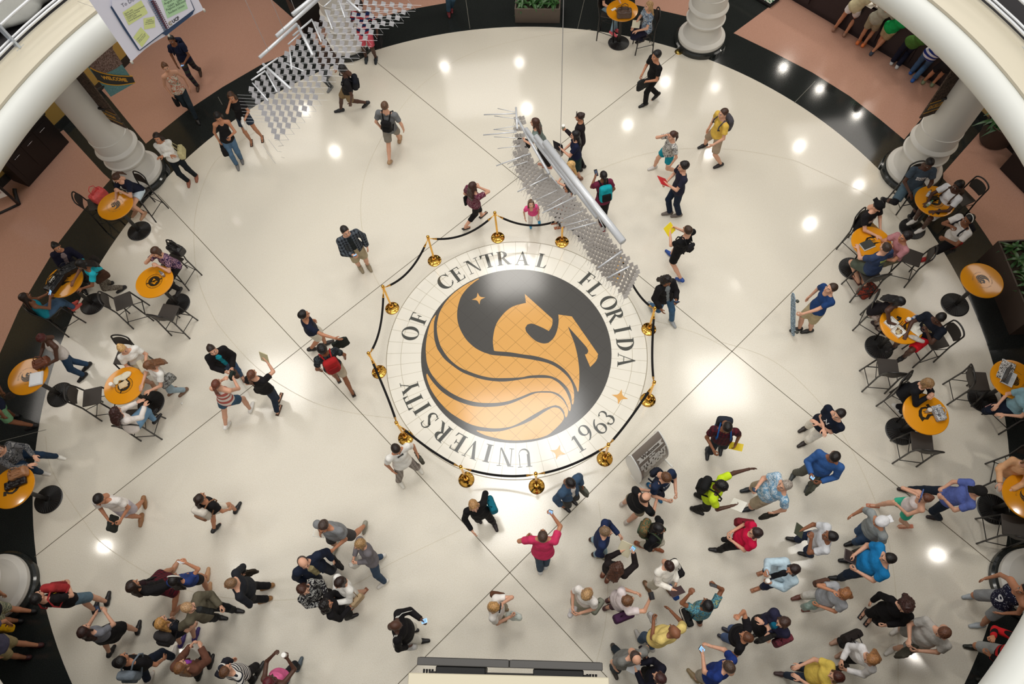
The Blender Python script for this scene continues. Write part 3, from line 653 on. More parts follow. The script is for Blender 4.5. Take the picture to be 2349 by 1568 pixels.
for k in range(120):
    a,b=2*PI*k/120,2*PI*(k+1)/120; m.poly([(C0[0]+r*math.cos(t),C0[1]+r*math.sin(t),.0045) for r,t in((2.83,a),(2.845,a),(2.845,b),(2.83,b))])
m.build('border_line',mat('border_joint',(150,140,118),.5),EM,False,EI)
m=MB(); flatpoly(m,circ(C0,2.076,120),.006); m.build('disc',M_CHAR,EM,False,EI)
def tri_fill(pts,z):
    from mathutils.geometry import tessellate_polygon
    t=tessellate_polygon([[Vector((p[0],p[1],0)) for p in pts]]); return [(p[0],p[1],z) for p in pts],[tuple(q) for q in t]
F1=[(611,247),(572,265),(516,295),(446.6,346.6),(395.5,404.6),(363,460),(349,507),(342,558),(346.8,613),(363,674),(377,700),(400,737),(437,779),(493,821),(562.7,851),(632,874),(702,886.6),(771,888),(841,885.7),(896,881),(933,872.7),(980,869),(1026,868),(1060,872),(1091,881),(1128,900),(1156,923),(1178,948),(1193,974),(1203,1000),(1208,1029),(1209,1050),(1214,1058),(1219,1050),(1223,1015),(1221.6,969),(1207,918),(1188,888),(1165,862),(1125,828),(1080,802),(1035,786),(970,772),(896,760),(818,750),(711,741),(678.7,734),(632,718),(585.8,692),(539,650),(507,604),(483.7,553),(473.5,507),(473.5,456),(483.7,404.6),(502,358),(539.5,309.5),(585.8,270),(613,252)]
F2=[(334,483.5),(307,520.6),(286,585.6),(275,646),(271,700),(272.6,737),(279.6,793),(303,853),(344.6,909),(400,960),(470,1002),(539.5,1029.6),(609,1044.5),(678.7,1048),(748,1044.5),(818,1030.6),(896,1001.8),(956,978.5),(1026,971.6),(1086,975),(1128,992.5),(1160,1025),(1179,1062),(1188,1090),(1195,1101),(1201,1090),(1202,1057),(1188,1011),(1165,964.6),(1128,923),(1100,903),(1072,890),(1026,886.6),(960,887),(910,892),(841,903),(771.5,910),(702,906.6),(632,895),(562.7,874),(502,848.6),(446.6,811),(391,765),(354,714),(344,697),(330.5,655),(323.5,613),(323.5,544),(330.5,502),(337,487)]
F3=[(278.5,858.8),(274.8,872),(284,909),(307,964.6),(354,1034),(409.5,1094.6),(465,1134),(525.5,1169),(586,1193),(655.5,1206),(725,1210.6),(794.7,1203.7),(841,1190),(901,1159.7),(956,1127),(1026,1087.7),(1072,1069),(1105,1061),(1132.8,1071),(1151,1090),(1161,1108.5),(1163,1125),(1170,1141),(1177,1135),(1181.6,1122.5),(1185,1094.6),(1174.7,1067),(1151,1029.6),(1119,1002),(1081,984),(1035,981),(979,984),(910,1012),(818,1050.5),(748,1066.8),(678.7,1072.8),(609,1071),(553,1062),(483.7,1039),(418.7,1006),(363,964.6),(316.6,913.6),(289,874),(281,860)]
F4=[(597,1227),(632,1245.5),(678.7,1262),(771.5,1282.7),(840,1288),(886.6,1287),(933,1282.8),(993.6,1273.5),(1054,1252.6),(1100,1215.5),(1137.5,1178),(1153.7,1155),(1158,1136.5),(1151,1113),(1132.7,1087.7),(1109.5,1077),(1081.6,1078.5),(1035,1104),(979.5,1141),(910,1178),(841,1203),(771.5,1224.6),(715.8,1231.6),(655.5,1230),(600,1223)]
HB=[(708.8,711),(725,715.5),(810,722),(896,736),(970,746),(1035,763),(1090,783),(1137,811.5),(1170,840),(1193,867),(1218,908),(1239,951),(1243,968),(1248.6,977),(1253,967),(1254,951),(1257,905),(1257,849),(1254,808.7),(1244,739),(1225.5,665),(1202,604),(1183.7,555.6),(1286,669),(1309,699.6),(1314.7,715.8),(1306.8,732),(1292.8,736.7),(1326.8,817),(1357.9,785.5),(1371.8,762),(1376.5,734.4),(1364.8,715.8),(1209,492),(1122.4,480),(1124,507),(1123,539),(1111.7,590),(1090.8,632),(1058,662),(1026,665.6),(984,653),(947,625),(916.7,590),(909.8,565),(923.7,544),(951.6,538),(984,548.6),(1026,567),(1060.6,585.7),(1079,558),(1085,530),(1083.8,507),(907,348),(914,405.6),(896,409),(831.8,427.8),(785,460),(748,502),(725,539),(711,581),(702.8,632),(702.8,669)]
def star(c,r,a): 
    out=[]
    for k in range(4):
        t=a+k*PI/2; out.append(c+r*np.array([math.cos(t),math.sin(t),0])); 
        for u in(.25,.5,.75):
            w=t+u*PI/2; q=.40+.60*abs(2*u-1)**1.8*.35; out.append(c+r*q*np.array([math.cos(w),math.sin(w),0]))
    return out
def smooth_poly(pts,lim=33,n=4):
    q=[np.array(p,float) for p in pts]; N=len(q); out=[]; cor=[]
    for i in range(N):
        a=q[i]-q[i-1];b=q[(i+1)%N]-q[i]; cr=abs(math.degrees(math.atan2(a[0]*b[1]-a[1]*b[0],a@b))); cor.append(cr>lim or min(np.linalg.norm(a),np.linalg.norm(b))<3)
    for i in range(N):
        b,c=q[i],q[(i+1)%N]; a=b-(c-b)*.5 if cor[i] else q[i-1]; d=c+(c-b)*.5 if cor[(i+1)%N] else q[(i+2)%N]
        if np.linalg.norm(c-b)>120 : a=b-(c-b)*.3; d=c+(c-b)*.3
        for k in range(n):
            t=k/n; out.append(tuple(.5*((2*b)+(c-a)*t+(2*a-5*b+4*c-d)*t*t+(3*b-a-3*c+d)*t**3)))
    return out
for nm,poly in(('wing_feather',F1),('wing_feather',F2),('wing_feather',F3),('wing_feather',F4),('horse_figure',HB)):
    m=MB(); V,Ff=tri_fill([Ept(*p) for p in smooth_poly(poly)],.008); m.add(V,Ff); m.build(nm,M_GOLD,EM,False,EI)
sc=P(940+952*.1658,590+572*.1658)
ang=math.atan2(*(P(1098,683)-P(1109,675))[1::-1])
for c,r,a,z in((sc,.155,PI/4+.06+PI/4,.008),(P(1422,910),.175,math.radians(-22),.007),(P(1280,1037),.165,math.radians(68),.007)):
    m=MB(); V,Ff=tri_fill(star(c,r,a),z); m.add(V,Ff); m.build('star',mat('gold_inlay',(226,172,98),.12),EM,False,EI)
# serif capitals built from strokes (unit height)
def gl(ch):
    G=[]
    def q(*p): G.append(list(p))
    def r(x0,y0,x1,y1): q((x0,y0),(x1,y0),(x1,y1),(x0,y1))
    def stem(x,w=.20,ser=.09,top=True,bot=True):
        r(x,0,x+w,1)
        for y0,y1,ok in((0,.035,bot),(1,.965,top)):
            if ok: q((x-ser,y0),(x+w+ser,y0),(x+w,y1+(.03 if y0==0 else -.03)),(x,y1+(.03 if y0==0 else -.03))); r(x-ser,min(y0,y1),x+w+ser,max(y0,y1))
    def ring(cx,cy,rx,ry,ix,iy,a0,a1,n=22,dx=0):
        for k in range(n):
            t,u=[math.radians(a0+(a1-a0)*(k+j)/n) for j in(0,1)]
            q((cx+rx*math.cos(t),cy+ry*math.sin(t)),(cx+rx*math.cos(u),cy+ry*math.sin(u)),(cx+dx+ix*math.cos(u),cy+iy*math.sin(u)),(cx+dx+ix*math.cos(t),cy+iy*math.sin(t)))
    w=.7
    if ch=='I': stem(.1); w=.37
    elif ch in'EF':
        stem(.1,bot=(ch=='F')); r(.1,.955,.62,1); q((.62,1),(.56,.955),(.60,.78),(.63,.78)); r(.25,.50,.50,.54); q((.50,.38),(.53,.38),(.53,.66),(.50,.66),(.46,.54),(.46,.5))
        if ch=='E': r(.02,0,.64,.045); q((.64,0),(.69,.25),(.66,.25),(.56,.045))
        w=.72 if ch=='E' else .66
    elif ch=='L': stem(.1,bot=False); r(.02,0,.6,.045); q((.6,0),(.67,.27),(.64,.27),(.50,.045)); w=.7
    elif ch=='T': stem(.33,top=False); r(.0,.95,.83,1); q((0,1),(.03,.72),(.0,.72),(-.03,1)); q((.83,1),(.80,.72),(.83,.72),(.86,1)); q((.0,.95),(.12,.95),(.03,.74),(0,.74)); q((.83,.95),(.71,.95),(.80,.74),(.83,.74)); w=.83
    elif ch=='N': r(.13,0,.17,1); r(.74,0,.78,1); q((.10,1),(.30,1),(.78,.0),(.70,-.02)); r(.02,0,.28,.035); r(-.02,.965,.2,1); r(.64,.965,.90,1); w=.88
    elif ch=='A': q((.08,0),(.12,0),(.42,.92),(.40,1)); q((.40,1),(.44,1),(.82,0),(.62,0),(.38,.82)); r(.2,.32,.6,.36); r(0,0,.24,.035); r(.54,0,.90,.035); w=.9
    elif ch=='V': q((.08,1),(.28,1),(.50,.22),(.46,0),(.42,0)); q((.76,1),(.72,1),(.46,.1),(.48,0)); r(0,.965,.36,1); r(.62,.965,.86,1); w=.86
    elif ch=='U': 
        r(.12,.3,.28,1); r(.68,.3,.72,1); ring(.42,.3,.30,.32,.24,.25,180,360,20,.04); r(.03,.965,.37,1); r(.58,.965,.82,1); w=.84
    elif ch=='Y': q((.06,1),(.26,1),(.48,.52),(.48,.4),(.34,.4)); q((.76,1),(.71,1),(.44,.5),(.46,.42)); r(.33,0,.50,.5); r(.22,0,.61,.035); r(0,.965,.34,1); r(.6,.965,.85,1); w=.83
    elif ch=='D': stem(.1,ser=.08); ring(.27,.5,.57,.5,.34,.455,-90,90,24); w=.88
    elif ch=='R': stem(.1,ser=.08); ring(.30,.745,.38,.255,.17,.215,-90,90,18); r(.25,.955,.32,1); r(.25,.49,.34,.53); q((.32,.5),(.48,.52),(.86,0),(.66,0)); r(.66,0,.9,.035); w=.84
    elif ch=='P': stem(.1); ring(.3,.74,.36,.26,.2,.215,-90,90)
    elif ch=='O': ring(.46,.5,.46,.52,.25,.475,0,360,40); w=.92
    elif ch=='C': ring(.48,.5,.48,.52,.28,.47,38,322,34,.05); q((.83,.84),(.88,1.0),(.85,1.0),(.78,.80),(.82,.66),(.86,.66)); q((.86,.18),(.82,.20),(.82,.3),(.86,.3)); w=.9
    elif ch=='S': 
        ring(.34,.75,.27,.27,.18,.22,45,225,16); ring(.34,.25,.30,.27,.17,.215,-135,45,16); q((.09,.60),(.20,.72),(.56,.42),(.60,.30),(.48,.24),(.38,.42)); q((.5,.92),(.56,.98),(.56,.72),(.53,.72)); q((.08,.28),(.12,.28),(.14,.06),(.08,.0)); w=.66
    elif ch=='1': r(.22,0,.38,1); q((.05,.82),(.22,1),(.38,1),(.24,.86)); r(.08,0,.52,.04); w=.5
    elif ch in'96':
        h=[]; n0=len(G); ring(.34,.30,.33,.32,.18,.27,0,360,32); ring(.80,.38,.79,.66,.65,.62,118,184,18)
        if ch=='9': G[n0:]=[[(.68-x,1-y) for x,y in g] for g in G[n0:]]
        w=.68
    elif ch=='3': ring(.28,.76,.27,.24,.15,.20,-70,150,18); ring(.28,.28,.32,.29,.17,.24,-140,80,20); q((.05,.12),(.13,.12),(.15,.24),(.07,.28),(.0,.22)); w=.62
    return G,w
def letter(ch,px,py,inward=False,h=.378):
    c=Ept(px,py); d=unit((c-C0)*(-1 if inward else 1)); d[2]=0; x=np.array([d[1],-d[0],0]); G,w=gl(ch); m=MB()
    for k,g in enumerate(G): m.poly([c+x*(u-w/2)*h*.98+d*(v-.5)*h+Z3*(.0075+.00002*(k%9)) for u,v in g])
    o=m.build('letter' if ch.isalpha() else 'numeral',mat('charcoal_inlay',(74,75,70),.14),EM,False,EI)
for ch,x,y in [('C',395,270),('E',475,222),('N',575,168),('T',670,135),('R',768,118),('A',893,118),('L',1020,135),('F',1305,255),('L',1362,318),('O',1445,405),('R',1488,485),('I',1533,575),('D',1553,672),('A',1560,775),('O',172,600),('F',225,505),('U',905,1400),('N',785,1395),('I',672,1370),('V',570,1345),('E',478,1300),('R',375,1235),('S',295,1160),('I',248,1085),('T',195,1030),('Y',170,945)]: letter(ch,x,y)
for ch,x,y in [('1',1245,1310),('9',1300,1240),('6',1382,1195),('3',1432,1140)]: letter(ch,x,y,True,.36)
# ---------------------------------------------------------------- columns
M_COL=mat('painted_column',(220,217,210),.45,bump=.05,bscale=120)
def column(px,py,label,n):
    c=P(px,py); t=empty('column',c,0,label,'column')
    m=MB(); m.lathe([(.70,0),(.70,.10),(.66,.13),(.0,.13)],n=64); m.build('plinth',M_DARK,t,True,sharp=35)
    m=MB(); m.lathe([(.61,.13),(.625,.17),(.62,.24),(.58,.27),(.56,.29),(.52,.31),(.455,.42),(.43,.62),(.44,.72),(.50,.74),(.51,.79),(.48,.82),(.465,.86),(.465,1.06),(.505,1.09),(.515,1.14),(.49,1.18),(.455,1.22),(.45,1.50),(.455,1.51),(.455,1.53),(.44,1.54),(.43,2.2),(.425,4.36)],n=64); m.build('shaft',M_COL,t,True,sharp=24)
    return c
c1=column(324,402,'white round column at left, beside the table with the red handbag',0); c2=column(2088,395,'white round column at right, behind the person in slate shorts',1); column(1606,95,'white round column at the top, right of the table with the brown bag',2); column(802,102,'white round column behind the hanging mobile of square plates',3); column(8,1350,'white round column base at the lower left edge',4); column(2362,1342,'white round column base at the right edge, by the person in the number 9 jersey',5)
# ---------------------------------------------------------------- balcony
BC=np.array([-.23,6.18]); N_=180
def ringmesh(prof,n=N_,c=BC,a0=0,a1=2*PI):
    m=MB(); V=[(c[0]+r*math.cos(a0+(a1-a0)*k/n),c[1]+r*math.sin(a0+(a1-a0)*k/n),z) for k in range(n) for r,z in prof]; q=len(prof); F=[]
    for k in range(n):
        for j in range(q-1): F.append((k*q+j,((k+1)%n)*q+j,((k+1)%n)*q+j+1,k*q+j+1))
    m.add(V,F); return m
fp=[(9.28,4.33),(9.0,4.36),(8.75,4.45),(8.56,4.60),(8.42,4.76),(8.375,4.88),(8.385,5.0),(8.44,5.10),(8.54,5.17)]
bal=empty('balcony_edge',(BC[0],BC[1],0),0,'curved white balcony edge with a cream ledge around the atrium','balcony'); BI=inv_of((BC[0],BC[1],0),0)
ringmesh(fp+[(8.62,5.185)]).build('fascia',mat('white_fascia',(218,220,215),.4),bal,True,BI)
ringmesh([(8.66,5.18),(8.61,5.185),(8.60,5.20),(8.60,5.245),(8.63,5.26),(9.10,5.26),(9.13,5.30),(9.20,5.30)]).build('ledge',mat('cream_ledge',(206,198,178),.5),bal,True,BI,sharp=30)
sb=ringmesh([(9.20,5.30),(9.24,5.12),(9.6,5.10),(22,5.10),(22,4.36),(9.28,4.33)]).build('ceiling',[mat('dark_carpet',(40,38,40),.9)]); tag(sb,kind='structure')
rl=empty('railing',(BC[0],BC[1],0),0,'white tubular railing standing along the balcony ledge','railing'); RI=inv_of((BC[0],BC[1],0),0)
for r,z,w in((9.16,5.40,.025),(9.21,5.43,.02),(9.24,5.68,.026),(9.28,5.92,.026),(9.32,6.16,.026),(9.38,6.36,.036)):
    m=MB(); m.tube([(BC[0]+r*math.cos(2*PI*k/120),BC[1]+r*math.sin(2*PI*k/120),z) for k in range(120)],w,8,True); m.build('rail',M_ALU,rl,True,RI)
def post(px,py):
    q=P(px,py,5.3); a=math.atan2(q[1]-BC[1],q[0]-BC[0]); u=np.array([math.cos(a),math.sin(a),0]); v=np.array([-u[1],u[0],0]); o=np.array([BC[0],BC[1],0]); m=MB()
    m.prism([o+u*9.10+Z3*5.28-v*.02,o+u*9.22+Z3*5.28-v*.02,o+u*9.44+Z3*6.34-v*.02,o+u*9.30+Z3*6.38-v*.02,o+u*9.16+Z3*5.8-v*.02],v*.04); m.box(o+u*9.17+Z3*5.27,(.06,.09,.012),np.array([u,v,Z3])); m.build('post',mat('grey_white_metal',(196,204,214),.35,.4),rl,False,RI)
for p in((58,112),(2339,117)): post(*p)
for k in range(12):
    a=math.radians(200+k*13.5); post(*[float(x) for x in (1e9,1e9)]) if False else None
# far things on the balcony, upper left
tp=empty('draped_sheet',P(60,18,5.2),0,'pale translucent sheet heaped on the balcony floor at the upper left corner','sheet'); o=P(28,22,5.25); s_=SDF(.05); s_.ell(o,(.55,.45,.12)); s_.ell(o+np.array([.3,.4,.05]),(.5,.4,.16)); s_.ell(o+np.array([-.4,-.3,.0]),(.4,.35,.10)); sdf_obj('sheet_folds',s_,.035,mat('pale_sheet',(150,150,144),.5,bump=.8,bscale=6),tp,inv_of(P(60,18,5.2),0),.03,9.)
# ---------------------------------------------------------------- walls behind the ground floor
def wall(name,a,b,m,m2=None,h=4.36,t=.12,base=True,n=None):
    a=np.array([*a[:2],0.]);b=np.array([*b[:2],0.]); d=unit(b-a); nn=np.array([-d[1],d[0],0]); 
    if nn@(np.array([*RC[:2],0])-a)<0: nn=-nn
    mb=MB(); c=(a+b)/2-nn*t; mb.box(c+Z3*h/2,(np.linalg.norm(b-a)/2,t,h/2),np.array([d,nn,Z3])); tag(mb.build('wall_'+name,m),kind='structure')
    if base:
        mb=MB(); mb.box((a+b)/2+nn*.012+Z3*.11,(np.linalg.norm(b-a)/2,.012,.11),np.array([d,nn,Z3])); tag(mb.build('baseboard_'+name,M_DARK),kind='structure')
M_OCH=mat('ochre_paint',(176,144,72),.7); M_OCH2=mat('tan_paint',(184,154,100),.7)
wl0,wl1=P(128,309),P(11,424); dl=unit(wl1-wl0); wr0,wr1=P(2263.5,292),P(2337,364.5); dr=unit(wr1-wr0)
wall('left',wl0-dl*3.2,wl1+dl*9,M_OCH); wall('right',wr0-dr*2.2,wr1+dr*9,M_OCH2)
wall('back',(-16,25.0),(17,25.0),mat('grey_paint',(150,140,128),.7)); wall('far_left',(-17,-8),(-17,25),M_OCH); wall('far_right',(18,-8),(18,25),M_OCH2); wall('front',(-17,-7.5),(18,-7.5),M_OCH2)
# cabinet by the left wall
dn=np.array([-dl[1],dl[0],0]); dn=dn if dn@(RC-wl0)>0 else -dn
a=P(37,416); b=P(150,322); t_=empty('cabinet',(a+b)/2,0,'long black cabinet with three drawer pulls, against the ochre wall at left','cabinet'); 
ca,cb=P(76,419),P(151,335); cd_=unit(cb-ca); cn=np.array([-cd_[1],cd_[0],0]); cn=cn if cn@(RC-ca)>0 else -cn; L_=np.linalg.norm(cb-ca); ci=inv_of((a+b)/2,0); dp=min(abs(((ca+cb)/2-wl0)@dn)-.04,.7)/2; cc=(ca+cb)/2-cn*dp
m=MB(); m.box(cc+Z3*.50,(L_/2+.15,dp,.50),np.array([cd_,cn,Z3]),.01); m.build('body',mat('black_laminate',(26,19,18),.45),t_,False,ci)
m=MB(); m.box(cc+Z3*1.015,(L_/2+.18,dp+.02,.02),np.array([cd_,cn,Z3]),.006); m.build('top',mat('black_laminate_top',(20,15,14),.4),t_,False,ci)
for k,(hx,hy) in enumerate(((102,319),(72,349),(47,372))):
    m=MB(); m.box(cc+cd_*(k-1)*L_*.36+cn*(dp+.005)+Z3*.55,(L_*.16,.006,.36),np.array([cd_,cn,Z3])); dr_=m.build('door',mat('black_laminate',(26,19,18),.45),t_,False,ci)
    o=cc+cd_*(1-k)*L_*.36*np.sign((cb-ca)@(wl0-wl1))+cn*(dp+.01)+Z3*.80; m=MB(); m.tube([o-cd_*.09,o-cd_*.09+cn*.03,o+cd_*.09+cn*.03,o+cd_*.09],.007,6); m.build('handle',metal('steel_pull',(200,200,205)),dr_,True,ci)
# rolling sign frame at the left edge
o=P(22,470); t_=empty('sign_frame',o,0,'black framed rolling sign with a white panel reading S and a red star, left edge','sign'); ci=inv_of(o,0); ex=unit(P(46,470)-P(-30,500)); m=MB(); f0=P(45,470); f1=P(-30,505)
m.tube([f0+Z3*.03,f1+Z3*.03],.03,8); m.tube([f0-ex*.0+Z3*.03,P(34,442,.05)+Z3*.0,P(33,432,.12)],.05,8); m.build('foot',M_BLK2,t_,True,ci)
m=MB(); q0=P(21,448,.45); q1=P(-2,410,.45)+0; up=np.array([0,0,.9]); m.tube([f0+Z3*.05,q0,q0+(q0-f0)*.1+up*.9],.035,8); m.build('frame',M_BLK2,t_,True,ci)
n1=P(20,448,.45); n2=P(-40,470,.45); m=MB(); m.prism([n1,n2,n2+Z3*.9,n1+Z3*.9],unit(np.cross(n2-n1,Z3))*.02); m.build('panel',M_WHITE,t_,False,ci)
X=unit(n1-n2); m=MB(); text_mesh('S',.30,m,n1-X*.30+Z3*.10+unit(np.cross(X,Z3))*.03,X,Z3,.0,bold=.01); m.build('lettering',M_BLK2,t_,False,ci)
m=MB(); Yc=np.cross(X,Z3); so=n1-X*.11+Z3*.22+Yc*.03; m.poly([so+X*.07*math.sin(k*PI/5)*(1 if k%2==0 else .42)+Z3*.07*math.cos(k*PI/5)*(1 if k%2==0 else .42) for k in range(10)]); m.build('star_mark',mat('red_print',(150,30,38),.5),t_,False,ci)
# service counter at the upper right
ka,kb=P(2160,202),P(1813.6,0); kd=unit(kb-ka); kn=np.array([-kd[1],kd[0],0]); kn=kn if kn@(RC-ka)>0 else -kn; kb=kb+kd*2.5; ka=ka-kd*.0; L_=np.linalg.norm(kb-ka); cc=(ka+kb)/2; t_=empty('service_counter',cc,0,'long black service counter with a pale top that people lean on','counter'); ci=inv_of(cc,0); MM=np.array([kd,kn,Z3])
m=MB(); m.box(cc-kn*.30+Z3*.52,(L_/2,.28,.52),MM); m.build('body',mat('black_panel',(34,27,32),.4),t_,False,ci)
m=MB(); m.box(cc-kn*.30+Z3*1.06,(L_/2+.04,.36,.022),MM,.008); m.build('worktop',mat('pale_stone',(196,192,184),.3),t_,False,ci)
for k in range(6):
    m=MB(); m.box(cc+kd*(-L_/2+.45+k*1.05)-kn*(-.01)+Z3*.55,(.45,.008,.40),MM); m.build('front_panel',mat('black_panel2',(38,31,36),.4),t_,False,ci)
for k,(x,y) in enumerate(((1998,10),(2035,28),(2068,47))):
    o=P(x,y,1.09); w=kd; m=MB(); ci2=inv_of(o,0); m.box(o+Z3*.003,(.10,.14,.003),np.array([kd*math.cos(.2*k)+kn*math.sin(.2*k),kn*math.cos(.2*k)-kd*math.sin(.2*k),Z3])); tag(m.build('paper_form',M_WHITE,None),('white form lying on the service counter, %s of the three'%('leftmost','middle','rightmost')[k]),'paper')
# dark things at the top
def block(name,cat,label,px,py,dim,rz,c,h0=0.):
    o=P(px,py); t=empty(name,o,rz,label,cat); m=MB(); m.box((0,0,dim[2]/2+h0),(dim[0]/2,dim[1]/2,dim[2]/2),bev=.012); m.build('body',mat(name+'_paint',c,.5),t); m=MB(); m.box((0,0,dim[2]+h0+.012),(dim[0]/2+.01,dim[1]/2+.01,.012),bev=.005); m.build('top',mat(name+'_top',tuple(int(v*.8) for v in c),.35),t); return t
block('display_counter','counter','black display counter behind the hanging mobile, left of the column',728,52,(1.1,.6,1.0),.55,(20,16,16))
t_=block('rolling_case','case','black rolling case with a wheel at the top edge above the salmon floor',600,-28,(.8,.5,.35),.5,(26,24,34),.12)
for sx in(-1,1):
    m=MB(); m.tube([(sx*.3-.02,-.27,.06),(sx*.3+.02,-.27,.06)],.06,16); m.build('wheel',M_BLK2,t_,True)
t_=block('poster_stand','stand','dark framed stand with a green and white poster at the top, left of the counter',1752,-4,(.75,.42,.06),math.atan2(kd[1],kd[0])+.0,(28,26,26)); m=MB(); m.box((.0,0,.09),(.32,.16,.004)); m.build('poster',cloth((210,214,200),'blotch',(60,110,80)),t_)
t_=block('black_box','box','black box against the tan wall at the right edge, beyond the potted plant',2352,405,(.9,.75,.55),math.atan2(dr[1],dr[0]),(24,16,18))
# ---------------------------------------------------------------- planters
def leaf(m,o,d,L,w,droop,n=5):
    d=unit(d); s=unit(np.cross(d,Z3)); V=[];F=[]
    for k in range(n+1):
        t=k/n; c=o+d*L*t-Z3*droop*t*t*L; ww=w*math.sin(PI*(.12+.88*t)**.8)*(.5 if k==0 else 1)+.002; V+=[c-s*ww+Z3*.2*ww,c,c+s*ww+Z3*.2*ww]
    for k in range(n): b=3*k; F+=[(b,b+1,b+4,b+3),(b+1,b+2,b+5,b+4)]
    m.add(V,F)
M_LEAF=mat('green_leaf',(52,92,44),.4,noise=.3,nscale=4); M_SOIL=mat('potting_soil',(58,48,34),.95,noise=.4,nscale=30,bump=1.,bscale=60); M_PLB=mat('brown_planter',(96,84,74),.6,bump=.1,bscale=80); M_PLB2=mat('dark_planter',(72,58,50),.6)
def foliage(name,parent,inv,pts,rng,L,w,n,m_=M_LEAF,up=.9):
    m=MB()
    for o in pts:
        for k in range(n):
            a=rng.uniform(0,2*PI); e=rng.uniform(.25,1.2)*up; leaf(m,np.array(o)+Z3*rng.uniform(0,.12),np.array([math.cos(a)*math.cos(e),math.sin(a)*math.cos(e),math.sin(e)]),L*rng.uniform(.6,1.1),w*rng.uniform(.8,1.2),rng.uniform(.4,.9))
    return m.build(name,m_,parent,True,inv)
rng=random.Random(3)
def box_planter(c0,c1,depth,h,label,m_):
    "c0,c1: ground corners of the long side facing the hall"
    d=unit(c1-c0); n=np.array([-d[1],d[0],0]); n=n if n@(RC-c0)>0 else -n; L=np.linalg.norm(c1-c0); cc=(c0+c1)/2-n*depth/2; t=empty('planter_box',cc,0,label,'planter'); iv=inv_of(cc,0); MM=np.array([d,n,Z3]); m=MB(); w=.035
    m.box(cc+n*(depth/2-w/2)+Z3*h/2,(L/2,w/2,h/2),MM); m.box(cc-n*(depth/2-w/2)+Z3*h/2,(L/2,w/2,h/2),MM)
    for s in(-1,1): m.box(cc+d*s*(L/2-w/2)+Z3*h/2,(w/2,depth/2-w,h/2),MM)
    m.build('box',m_,t,False,iv); m=MB(); m.box(cc+Z3*(h-.10),(L/2-w,depth/2-w,.03),MM); m.build('soil',M_SOIL,t,False,iv)
    pts=[cc+d*u*(L/2-.2)+n*v*(depth/2-.15)+Z3*(h-.08) for u in np.linspace(-1,1,max(3,int(L/.28))) for v in(-.7,0,.7)]; foliage('foliage',t,iv,pts,rng,.36,.035,9)
box_planter(P(1182,52),P(1284,53),.62,.44,'brown box planter of leafy plants standing at the top of the black ring',M_PLB)
q=P(2315,768); q2=P(2300,628,.7); q2[2]=0; q2=P(2284,690)*1.0; u_=unit(P(2284,690)-q); box_planter(q,q+u_*1.9,.9,.72,'dark brown box planter of leafy plants at the right edge, behind the empty orange table',M_PLB2)
o=P(2277,322); t_=empty('potted_plant',o,0,'round brown pot holding a broad-leaved plant by the tan wall at right','plant'); m=MB(); m.lathe([(.30,0),(.36,.10),(.43,.62),(.44,.66),(.41,.66),(.40,.58),(.0,.58)],n=40); m.build('pot',M_PLB2,t_,True,sharp=40); m=MB(); m.lathe([(.39,.59),(.2,.62),(.0,.63)],n=24); m.build('soil',M_SOIL,t_,True); foliage('foliage',t_,None,[(.25*math.cos(k),.25*math.sin(k),.6) for k in range(7)],rng,.55,.042,12,mat('dark_green_leaf',(34,76,34),.4),1.15)
# ---------------------------------------------------------------- hanging signs on columns
def blade(c,p0,p1,z0,z1,label,name='column_banner'):
    t=empty(name,(*c[:2],0),0,label,'banner'); return t,inv_of((*c[:2],0),0)
a=P(254,222,2.3); b=P(309.6,190,2.3); t_,iv=blade(c1,a,b,2.3,4.1,'teal and photo column banner with a black sash reading WELCOME'); X=unit(b-a); Yn=np.cross(X,Z3); Yn=Yn if Yn@(np.array([0,0,CAM_H])-a)>0 else -Yn; W_=np.linalg.norm(b-a)
m=MB(); m.prism([a,b,b+Z3*1.95,a+Z3*1.95],-Yn*.02); m.build('panel',cloth((92,140,146),'fine',(120,160,160),(86,128,136)),t_,False,iv)
def wp(px,py,off):
    u=(px-1174.5)/FPX; v=(784-py)/FPX; d=_F+u*_RX+v*_UP; c=np.array([0,0,CAM_H]); return c+d*((a-c)@Yn)/(d@Yn)+Yn*off
m=MB(); V,Ff=tri_fill([(x,y) for x,y in ((195,128),(205,60),(262,60),(258,111),(281,146),(266,157),(243,168),(222,162.5),(205.8,154.6))],0); m.add([wp(v[0],v[1],.006) for v in V],Ff); m.build('crowd_picture',cloth((96,74,66),'fine',(176,150,140),(60,48,44)),t_,False,iv)
M_YEL=mat('yellow_print',(222,160,30),.5); ST_=smooth_path([(205.8,154.6),(222,162.5),(242,168.6),(270,173),(303,174)],5); SB_=smooth_path([(224,184),(238,190.5),(256,193.8),(278,194),(309.6,189)],5)
m=MB(); [m.poly([wp(*SB_[k],.01),wp(*SB_[k+1],.01),wp(*ST_[k+1],.01),wp(*ST_[k],.01)]) for k in range(len(ST_)-1)]; m.build('black_sash',M_BLK2,t_,False,iv)
for Q_ in(ST_,SB_):
    m=MB(); m.tube([wp(*p,.012) for p in Q_],.013,6); m.build('gold_line',M_YEL,t_,False,iv)
q0=wp(236.5,180.5,.016); q1=wp(292,186.5,.016); xd=unit(q1-q0); yd=np.cross(Yn,xd); yd=yd if yd[2]>0 else -yd; sk_=unit(wp(262,174,.016)-wp(268,184,.016)); m=MB(); text_mesh('WELCOME',.118,m,(q0+q1)/2,xd*np.linalg.norm(q1-q0)/.56,sk_*1.1,0,bold=.006); m.build('lettering',M_YEL,t_,False,iv)
m=MB(); m.tube([np.array([*c1[:2],2.6]),a+Z3*.3+X*.03],.02,6); m.build('bracket',M_BLK,t_,True,iv)
